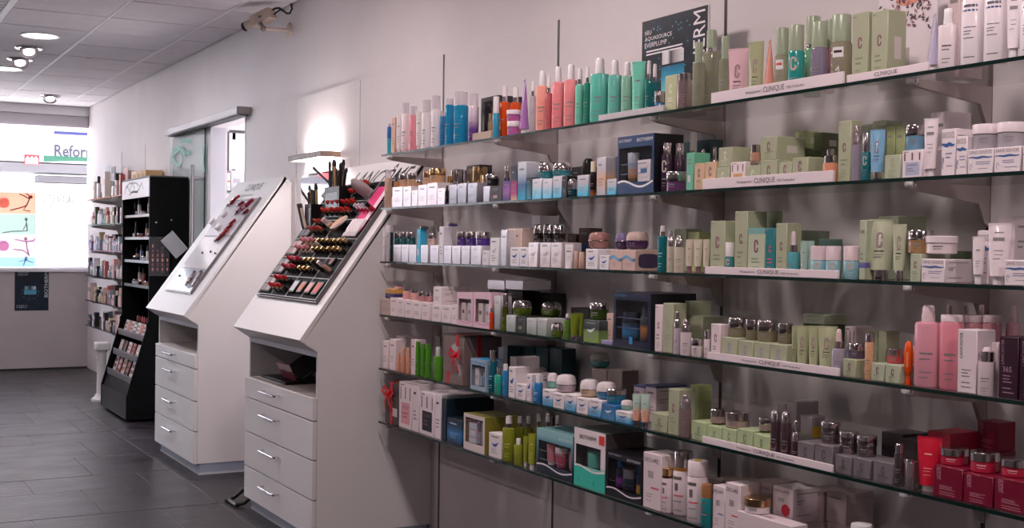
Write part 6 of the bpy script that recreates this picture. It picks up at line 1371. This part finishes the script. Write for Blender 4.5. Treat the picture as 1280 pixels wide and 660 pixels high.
gift(s,757.5,802.5,568,'#141422','dark navy gift set with purple and blue bottles inside',dp=.15,win=(.05,.95,.2,.84),side_c='#121218',inner='#1c2236',goods=((-.55,.18,.95,'bottle',[(0,'#1a1830'),(.4,'#8a3a9c'),(.6,'#1c1c38'),(1,'#2a2a44')],'#2f8ac0'),(.0,.28,.72,'jar',[(0,'#30203a'),(1,'#10304a')],'#9a9aa4'),(.58,.16,.95,'bottle',[(0,'#b88a3c'),(.35,'#c09448'),(.5,'#1c2a4a'),(1,'#24344f')],'#2f7ab8')),swoosh=('#f2e4ee',.15,.05,.4),words=(('BLUE THERAPY',-.5,.92,.04,'#c9c6d4',.36),('BIOTHERM',.55,.87,.055,'#e8e6ee',.36)),marks=('#4a4a5c',[.05]))
B(s,803.7,826.5,567,'#ecdde3','tall white carton with brand word',pr='d',dp=.09)
R(s,'cap',827.3,841,584.7,'#eee0e6','slim white bottle with dark gold cap',hb=.78,cap='gold',capr=.92,pr='d',neck='#3a2418')
R(s,'cap',842,866.5,563.5,'#eee0e6','large white bottle with gold collar and silver cap',hb=.70,cap='silver',capr=.9,pr='d',neck='#b07a2c',off=.03)
R(s,'cap',860,885,575.6,'#eee0e6','white bottle with white cap and yellow dot',hb=.76,capr=.96,pr='d',cap='#efe2e6',off=.004)
obj('yellow_dot', lathe([(0, .0), (.010, 0), (.010, .0006), (0, .0006)], 12), mat('#e8c020', .4), ITEMS[-1][0]).location = (0, 0, on_y(872, 575.6, YF+.03).z - zsh(5))
R(s,'cap',876.5,890,604.7,'#1f8f98','teal bottle with bronze cap',hb=.68,cap='#a8744c',capr=.92,pr='d',off=.002)
B(s,890.6,906,607.5,'#eddfe5','slim white carton with blue bar',pr='d',pc='#6a8ac8',dp=.04)
B(s,906.6,925,604.7,'#eddfe5','white carton with red bar',pr='d',dp=.07)
for k,(a,b) in enumerate(((885,901),(903,919),(934,948),(950,964))): B(s,a,b,600+k,'#c9b4b0','beige box in the back row',off=.14,dp=.1,pr='d')
B(s,921,990,648,'#eadbe0','flat white carton lying under the gold lidded jar',dp=.055,pr=None,off=.01)
obj('lettering', text('DECLARÉ', .02, (-.03, .012, ITEMS[-1][0].children[0].data.vertices[20].co.z+.0006), (1, 0, 0), (0, 1, 0), width=.09), mat('#6a6264', .4), ITEMS[-1][0], False)
R(s,'jar',933,961.5,621.6,'#eee2e8','white jar with gold lid',st=True,cap='gold',hb=.48)
B(s,965.5,991.5,652,'#d8c8c8','white box under the red dot carton',off=.07,dp=.10,pr='d')
B(s,965.5,991.5,609,'#eadce2','white carton with red dot sticker',off=.072,st=True,pr='d',pc='#6a8ac8',dp=.10,side='text')
w_ = .03
obj('red_dot', ([(.012+.016*math.cos(k*.4), -.001, .03+.016*math.sin(k*.4)) for k in range(16)], [tuple(range(16))]), mat('#cf2038', .4), ITEMS[-1][0], False)
for k,(a,b,yt,bs) in enumerate(((1006,1030,651,None),(1006,1030,612,1),(1033,1058,655,None),(1033,1058,615,1))): B(s,a,b,yt,'#c4b2b2','stacked beige carton at the right, %s' % ('lower left','upper left','lower right','upper right')[k],off=.155+(.002 if bs else 0),dp=.1,st=bool(bs),pr='d' if k < 2 else 't',side='text')
R(s,'jar',1064.5,1089,655,'#e8d8de','white lidded jar at the lower picture edge',hb=.6,off=.01)
# ---------------------------------------------------------------- labels for the near shelf goods
from collections import defaultdict
by = defaultdict(list)
for o, desc, s_, x_, cat_ in ITEMS: by[(desc, s_)].append((x_, o, cat_))
for (desc, s_), L in by.items():
    L.sort(key=lambda q: q[0])
    for k, (x_, o, cat_) in enumerate(L):
        if len(L) == 1: tag(o, '%s, %s shelf' % (desc, ORD[s_]), cat_, 'goods on the %s near shelf' % ORD[s_])
        else: tag(o, '%s, %s shelf, %s of %s from left' % (desc, ORD[s_], NTH[k], NUM[len(L)]), cat_, '%s on the %s shelf' % (desc, ORD[s_]))

# ---------------------------------------------------------------- testers on the nearer cabinet (dark tray)
tu0, tu1, tv0, tv1 = -6.035, -5.185, .20, .88
NR, NC = 6, 4
cw, ch = (tu1-tu0)/NC, (tv1-tv0)/NR
t = slope_thing('tester_tray', (tu0+tu1)/2, tv0, 'dark gridded make-up tester tray on the nearer white cabinet', 'tray')
hw = (tu1-tu0)/2; M_TRAY = mat('#131114', .65, key='traydark'); bsdf(M_TRAY).inputs['Specular IOR Level'].default_value = .15
obj('tray_base', box(-hw, hw, 0, tv1-tv0, 0, .012, .001), M_TRAY, t)
for k in range(NC+1): obj('divider', box(-hw+k*cw-.002, -hw+k*cw+.002, 0, tv1-tv0, .012, .016), mat('#b9b4b8', .5), t, False)
for k in range(NR+1): obj('divider', box(-hw, hw, k*ch-.002, k*ch+.002, .012, .0155), mat('#b9b4b8', .5), t, False)
obj('tray_rim', join(box(hw, hw+.012, -.006, tv1-tv0, 0, .02), box(-hw-.006, hw+.012, -.012, -.006, 0, .012)), mat('#5a565a', .4), t, False)
ZT = .0128
ROWN = ['bottom row', 'second row up', 'third row up', 'fourth row up', 'fifth row up', 'top row']
COLN = ['left column', 'second column', 'third column', 'right column']
rq = random.Random(11)
TST = defaultdict(list)
def tester(name, r, c, du, dv, desc, cat, n=ZT, rz=0):
    e = slope_thing(name, tu0+(c+du)*cw, tv0+(r+dv)*ch, None, cat, None, n+.0004, rz)
    TST[(desc, r, c)].append((e, cat)); return e
def lipstick(e, col, L=.026, base=None):
    obj('base', cyl(.0135, 0, L, 12, .002), base or M_BLACK, e); obj('sleeve', cyl(.0115, L, L+.008, 12), mat('#8a7450', .25, .8), e); obj('bullet', lathe([(.0105, L+.008), (.0105, L+.022), (.005, L+.034), (0, L+.034)], 12), mat(col, .22), e)
def palette(e, cols, k=1):
    obj('case', box(-.07*k, .07*k, -.045, .045, 0, .008, .002), mat('#262226', .5), e)
    for i in range(4): obj('shadow_pan', box(-.058*k+(i%2)*.062*k, -.006*k+(i%2)*.062*k, -.036+(i//2)*.04, -.002+(i//2)*.04, .008, .0095), mat(cols[i % len(cols)], .5), e, False)
def compact(e, col, k=1):
    obj('case', box(-.032*k, .032*k, -.03*k, .03*k, 0, .012, .003), M_BLACK, e); obj('powder', box(-.024*k, .024*k, -.022*k, .022*k, .012, .0132), mat(col, .5), e, False)
def gloss(e, col, cap='#b98a3c', L=.07):
    L *= .75
    obj('tube', cyl(.011, 0, L*.55, 10, .002), mat(col, .12), e); obj('cap', cyl(.0105, L*.55, L, 10, .002), mat(cap, .25, .8) if cap != '#141214' else M_BLACK, e)
PAL = [['#8d8488', '#b89a9c'], ['#7a7478', '#a4969a'], ['#a8888c', '#c8a4a4'], ['#57525a', '#6a6468'], ['#4a464a', '#6a5a5c'], ['#3a363a', '#5a5052']]
for r in range(4):
    palette(tester('eyeshadow_palette', r, 0, .44, .5, 'dark eyeshadow palette', 'palette'), PAL[r])
LIPC = [['#b01c28', '#c4323a', '#9a1622'], ['#b8283a', '#d06a78', '#a02032'], ['#d88a94', '#e0a0a8', '#cf7d88'], ['#9c3a30', '#8a2c28', '#b04438'], ['#b52a26', '#c23830', '#a82420']]
for r in range(5):
    for k in range(6): lipstick(tester('lipstick', r, 1, .2+(k%3)*.3, .3+(k//3)*.4, ('red lipstick tester', 'rosy lipstick tester', 'pale pink lipstick tester', 'brick red lipstick tester', 'scarlet lipstick tester')[r], 'lipstick'), LIPC[r][k%3], base=(mat('#d8c4b8', .3) if r == 2 else None))
compact(tester('compact', 0, 2, .28, .5, 'silver lidded compact', 'compact'), '#c9ccd2', 1.2); compact(tester('compact', 0, 2, .76, .5, 'black compact with peach powder', 'compact'), '#c47a60', 1.1)
compact(tester('compact', 0, 3, .26, .5, 'black compact with pink powder', 'compact'), '#d89a90', 1.1); compact(tester('compact', 0, 3, .74, .5, 'black compact with coral powder', 'compact'), '#c8483c', 1.2)
for r, c in ((1, 2), (2, 2), (2, 3)):
    for k in range(6): gloss(tester('nail_colour', r, c, .2+(k%3)*.3, .28+(k//3)*.42, 'dark bottle with gold cap', 'bottle'), '#171214', '#c8a468', .06)
gloss(tester('lip_gloss', 1, 3, .25, .4, 'black mascara tester', 'mascara'), '#141214', '#141214', .1); gloss(tester('lip_gloss', 1, 3, .65, .4, 'beige gloss tester', 'gloss'), '#c49a84', '#c9c0c4', .1); compact(tester('compact', 1, 3, .5, .82, 'small black compact', 'compact'), '#8a5048', .7)
# foundation, round compact, white tubes
e = tester('foundation_bottle', 3, 2, .25, .5, 'glass foundation bottle with clear cap', 'bottle'); obj('body', box(-.018, .018, -.014, .014, 0, .05, .004), mat('#d2a484', .15), e); obj('cap', cyl(.013, .05, .085, 12, .002), clear('#f2eef2', .4), e)
e = tester('round_compact', 3, 2, .68, .62, 'open round compact with beige powder', 'compact', n=ZT+.03); obj('mirror_lid', move(lathe([(0, 0), (.046, 0), (.05, .004), (.05, .008), (0, .01)], 20), (0, 0, .0), rotx(-.25)), mat('#e6dcd8', .2), e); obj('powder', move(lathe([(0, .010), (.04, .010), (.04, .012), (0, .012)], 20), (0, 0, 0), rotx(-.25)), mat('#d9b49c', .5), e); obj('stand', box(-.02, .02, -.02, .02, -.03, -.002, .003), M_BLACK, e)
for k in range(5):
    e = tester('white_tube', 3, 3, .2+k*.15, .5, 'white make-up tube', 'tube'); obj('body', move(lathe([(0, 0), (.011, 0), (.011, .05), (.006, .075), (0, .075)], 12), (0, .045, .012), rotx(math.pi/2)), mat('#f0eaee', .3), e); obj('cap', move(cyl(.009, 0, .022, 10, .002), (0, -.03, .012), rotx(math.pi/2)), mat('#d8d2d6', .3), e)
e = tester('clear_case', 5, 0, .3, .5, 'clear acrylic lipstick case', 'case'); obj('box', box(-.05, .05, -.03, .03, 0, .03, .003), clear('#b9b6bc', .5), e); obj('insert', box(-.03, .045, -.018, .018, .003, .02, .003), mat('#c23028', .3), e)
for k in range(6): lipstick(tester('lipstick', 4, 2, .15+(k%3)*.3, .28+(k//3)*.42, 'glossy red lipstick tester', 'lipstick'), '#a81c1c')
for k in range(6): lipstick(tester('lipstick', 5, 2, .15+(k%3)*.3, .28+(k//3)*.42, 'upper red lipstick tester', 'lipstick'), '#b02420')
for k in range(4): gloss(tester('lip_gloss', 4, 3, .16+k*.2, .4, 'silver and red gloss tester', 'gloss'), '#c0304a', '#d8d4da', .075)
SIX = ['lower left', 'lower middle', 'lower right', 'upper left', 'upper middle', 'upper right']
for (desc, r, c), L in TST.items():
    for k, (e, cat_) in enumerate(L):
        wh = '' if len(L) == 1 else (', %s of six' % SIX[k] if len(L) == 6 else ', %s from left' % NTH[k])
        tag(e, '%s, tester tray %s, %s%s' % (desc, ROWN[r], COLN[c], wh), cat_, desc + ' on the nearer tester tray')
# pink card with gloss at the right of the tray, grey cone
u_, v_ = slope_pt(468, 262)
e = slope_thing('pink_card', -5.30, .62, 'bright pink card at the upper right of the tester tray', 'card'); e.location = slope_loc(-5.285, .58, .019)
obj('card', box(-.075, .075, 0, .26, 0, .003, .0005), mat('#e2367e', .4), e); obj('white_stripe', box(.03, .075, .02, .24, .003, .0034), mat('#f2dce6', .4), e, False)
u_, v_ = slope_pt(464, 250)
e = slope_thing('cone_brush', -5.42, .80, 'grey cone shaped brush cap near the pink card', 'brush', n=.018)
obj('cone', lathe([(0, 0), (.026, 0), (.03, .05), (.018, .10), (.006, .115), (0, .115)], 14), mat('#a39a9c', .3), e); obj('rim', cyl(.031, .0, .008, 14), mat('#d8d2d6', .2, .6), e)
gloss(slope_thing('lip_gloss', -5.22, .70, 'single red tipped gloss on the white edge beside the pink card', 'gloss', n=.02), '#c21c30', '#2a2628', .07)
# black pencils and brushes standing on the upper tray
def pencil_cup(u, v, label, n, hgt, wid, seedn, lean=0):
    e = thing('brush_holder', slope_loc(u, v, ZT+.004), label, 'holder'); tn = TT.z/TT.y
    obj('cup', prism([(-.035, -.035*tn), (.025, .025*tn), (.025, hgt*.6), (-.035, hgt*.6)], -wid, wid), mat('#131114', .3), e); obj('front_window', box(-wid*.8, wid*.8, -.0364, -.0352, -.02, hgt*.42), mat('#3a3a42', .15), e, False)
    rr = random.Random(seedn)
    for k in range(n):
        x_ = -wid*.85+1.7*wid*k/(n-1); y_ = rr.uniform(-.02, .012)
        q = thing('brush', (e.location.x+x_, e.location.y+y_, e.location.z+hgt*.6+.0005), '%s make-up brush or pencil from the left in the %s' % (NTH[k], 'large black holder' if n > 8 else 'small black holder'), 'brush', 'brushes in the black holders')
        q.rotation_euler = (rr.uniform(-.12, .12), (x_/wid)*.22+rr.uniform(-.08, .08)+lean, 0); L = hgt*rr.uniform(.45, .85)
        obj('handle', cyl(.007, 0, L*.75, 8, .001), M_BLACK if k % 5 else mat('#a88a60', .3), q); obj('tip', lathe([(.007, L*.75), (.0095, L*.84), (.006, L), (0, L)], 8), mat(['#1a1618', '#2a2226', '#141214'][k % 3], .5), q)
uh, vh = slope_pt(426, 262); pencil_cup(uh, vh, 'large black brush holder at the top of the tester tray', 14, .17, .10, 4)
uh, vh = slope_pt(396, 277); pencil_cup(uh, vh, 'small black pencil holder at the left of the tester tray', 6, .13, .045, 9, -.1)
for k in range(2):
    q = thing('eye_pencil', slope_loc(-6.0+k*.035, .60, .024), '%s black eye pencil leaning at the left tray edge' % ('left', 'right')[k], 'pencil', 'pencils at the tray edge'); q.rotation_euler = (.1, -.35, 0)
    obj('barrel', cyl(.0085, 0, .11, 8, .001), M_BLACK if k == 0 else mat('#b9a89c', .3), q); obj('cap', cyl(.009, .11, .135, 8, .002), M_BLACK, q)
q = thing('eye_pencil', (uh+.06, slope_loc(0, vh)[1]+.05, slope_loc(0, vh)[2]+.19), 'black pencil sticking out sideways above the brush holder', 'pencil'); q.rotation_euler = (.2, -1.05, 0)
obj('barrel', cyl(.0065, 0, .15, 8, .001), M_BLACK, q); obj('cap', cyl(.008, .15, .185, 8, .002), M_BLACK, q)

# ---------------------------------------------------------------- clear tester tray on the farther cabinet
u0, u1, v0, v1 = -7.885, -7.24, .145, .86
t = slope_thing('clear_tray', (u0+u1)/2, v0, 'clear acrylic tester tray on the farther white cabinet', 'tray'); hw = (u1-u0)/2
obj('base_plate', box(-hw, hw, 0, v1-v0, 0, .006, .001), clear('#e6e4ea', .55, .04), t)
for k, (va, vb) in enumerate(((.0, .17), (.17, .42), (.42, .70))): obj('insert_plate', box(-hw+.01, hw-.01, va+.006, vb-.004, .006, .009, .001), mat(['#c3ccd8', '#f2eef2', '#e4dfe6'][k], .06, .35), t)
obj('rim', join(box(hw, hw+.006, 0, v1-v0, 0, .016), box(-hw, hw, -.004, 0, 0, .008)), mat('#6a6668', .2), t, False)
for k, (a_, b_) in enumerate(((-.05, .29), (.12, .30), (.24, .29), (-.19, .11))): obj('stud', move(cyl(.007, .009, .018, 8, .002), (a_, b_, 0)), mat('#2a282c', .3), t)
def lip_lying(u, v, lab, col, rz):
    e = slope_thing('lipstick', u, v, lab, 'lipstick', 'red lipsticks on the clear tray', n=.0105, rz=rz)
    obj('case', move(cyl(.009, -.03, .022, 10, .002), (0, 0, .0095), rotx(-math.pi/2)), mat(col, .22), e); obj('base', move(cyl(.0093, .022, .045, 10, .002), (0, 0, .0095), rotx(-math.pi/2)), M_CHROME, e)
for k, (px, py) in enumerate(((277, 300), (280.5, 297), (284, 292), (289, 286), (293.5, 280))):
    u_, v_ = slope_pt(px, py); lip_lying(u_, v_, 'red lipstick lying in the lower group, %s from the bottom' % NTH[k], ['#7c1a1e', '#861c22', '#b02a26', '#8c1c28', '#a01e2a'][k], 2.2)
for k, (px, py) in enumerate(((291, 257), (295, 253), (299, 249.5), (302, 265), (304, 257), (307, 261.5), (310, 267), (312.5, 257.5), (316, 253.5))):
    u_, v_ = slope_pt(px, py); lip_lying(u_, v_, 'crimson lipstick in the upper group of the clear tray, %s from left' % NTH[k], ['#7a1024', '#8a1430', '#a01c3a'][k % 3], 2.2+(.3 if k % 2 else -.2))
for k, (px, py) in enumerate(((238, 355), (241, 351), (244, 346.5), (246, 356), (249, 351), (252, 346))):
    u_, v_ = slope_pt(px, py); e = slope_thing('mini_tester', u_, v_, 'small chrome tester at the bottom of the clear tray, %s from left' % NTH[k], 'cosmetic', 'chrome testers on the clear tray', n=.0105, rz=.5)
    obj('tube', move(cyl(.009, -.03, .02, 8, .002), (0, 0, .01), rotx(-math.pi/2)), mat('#b8a8ac', .15, .8), e); obj('cap', move(cyl(.0095, .02, .034, 8, .002), (0, 0, .01), rotx(-math.pi/2)), mat('#3a3436', .3), e)
for k, (px, py) in enumerate(((268, 279), (276, 286), (283, 270))):
    u_, v_ = slope_pt(px, py); e = slope_thing('round_pot', u_, v_, '%s white round pot on the clear tray' % NTH[k], 'pot', 'white pots on the clear tray', n=.0105)
    obj('body', cyl(.024, 0, .014, 16, .003), mat('#ece6ea', .2), e); obj('lid', cyl(.0245, .014, .022, 16, .003), mat('#f6f2f6', .1), e)

# ---------------------------------------------------------------- perfumes on the far shelf unit
FARC = ['#e8dcd8', '#c9b4b0', '#2a2428', '#e6e2e8', '#5a6e8c', '#d8a49c', '#1c1a1e', '#f0eaf0', '#b85a58', '#d9c8a4', '#8a9aa8', '#e8c4c8']
FARN = ['cream', 'rosy beige', 'black', 'white', 'slate blue', 'salmon', 'jet black', 'pale', 'brick red', 'sand', 'grey blue', 'pink']
rf = random.Random(21)
for i in range(6):
    zb = zsh(i)+.0003; n = 20 if i else 9
    xs_ = [FA+.05 + (FC-FA-.10)*(k+.5)/n for k in range(n)]
    for k, X_ in enumerate(xs_):
        if abs(X_+12.014) < 0: continue
        hmax = .19 if i else .2; h = rf.uniform(.085, .17) if i else rf.uniform(.1, .24); w_ = min(.036, (FC-FA-.1)/n*.46)*rf.uniform(.75, 1); dp = rf.uniform(.03, .06); Y = YF+.012+rf.choice((0, 0, 0, .06))
        c_ = rf.randrange(12); kind = rf.random()
        e = thing('perfume_carton' if kind < .62 else 'perfume_bottle', (X_, Y+dp/2, zb), '%s %s on the far perfume unit, %s shelf, %s from the window' % (FARN[c_], 'carton' if kind < .62 else 'perfume bottle', ORD[i], NTH[k]), 'perfume', 'perfumes on the far %s shelf' % ORD[i])
        if kind < .62:
            obj('body', box(-w_, w_, -dp/2, dp/2, 0, h, .002), mat(FARC[c_], .4), e); obj('print', box(-w_*.6, w_*.6, -dp/2-.0006, -dp/2, h*.5, h*.72), mat(FARC[(c_+5) % 12], .4), e, False)
        else:
            obj('body', box(-w_, w_, -dp*.4, dp*.4, 0, h*.62, .006), mat(FARC[c_], .12), e); obj('cap', cyl(w_*.45, h*.62, h*.9, 12, .002), mat(FARC[(c_+3) % 12], .25), e)
    # second layer: a wide box at the back of each shelf
    for k, X_ in enumerate((-11.75, -11.25)):
        e = thing('perfume_box', (X_, -.09, zb), 'wide dark perfume box at the back of the far %s shelf, %s' % (ORD[i], ('window side', 'tower side')[k]), 'perfume', 'wide boxes on the far unit')
        h = .15 if i else .24; obj('body', box(-.09, .09, -.035, .05, 0, h, .002), mat(['#4a4246', '#b9a8a4', '#2a2628', '#d8ccca'][(i+k) % 4], .4), e); obj('print', box(-.05, .05, -.0356, -.035, h*.4, h*.7), mat('#8a8084', .4), e, False)
for k, (X_, h, col, lab) in enumerate(((-12.02, .33, '#b8c0cc', 'tall silver blue advertising card on the far top shelf'), (-11.75, .30, '#3a363a', 'dark advertising card on the far top shelf'), (-11.2, .26, '#d8a8a8', 'pink advertising card on the far top shelf'))):
    e = thing('advertising_card', (X_, -.134, zsh(0)+.0003), lab, 'card')
    obj('card', box(-.09, .09, 0, .004, 0, h, .0005), mat(col, .4), e); obj('picture', box(-.06, .06, -.0006, 0, h*.2, h*.8), mat(['#7a90ac', '#8a848c', '#e0c0bc'][k], .4), e, False)
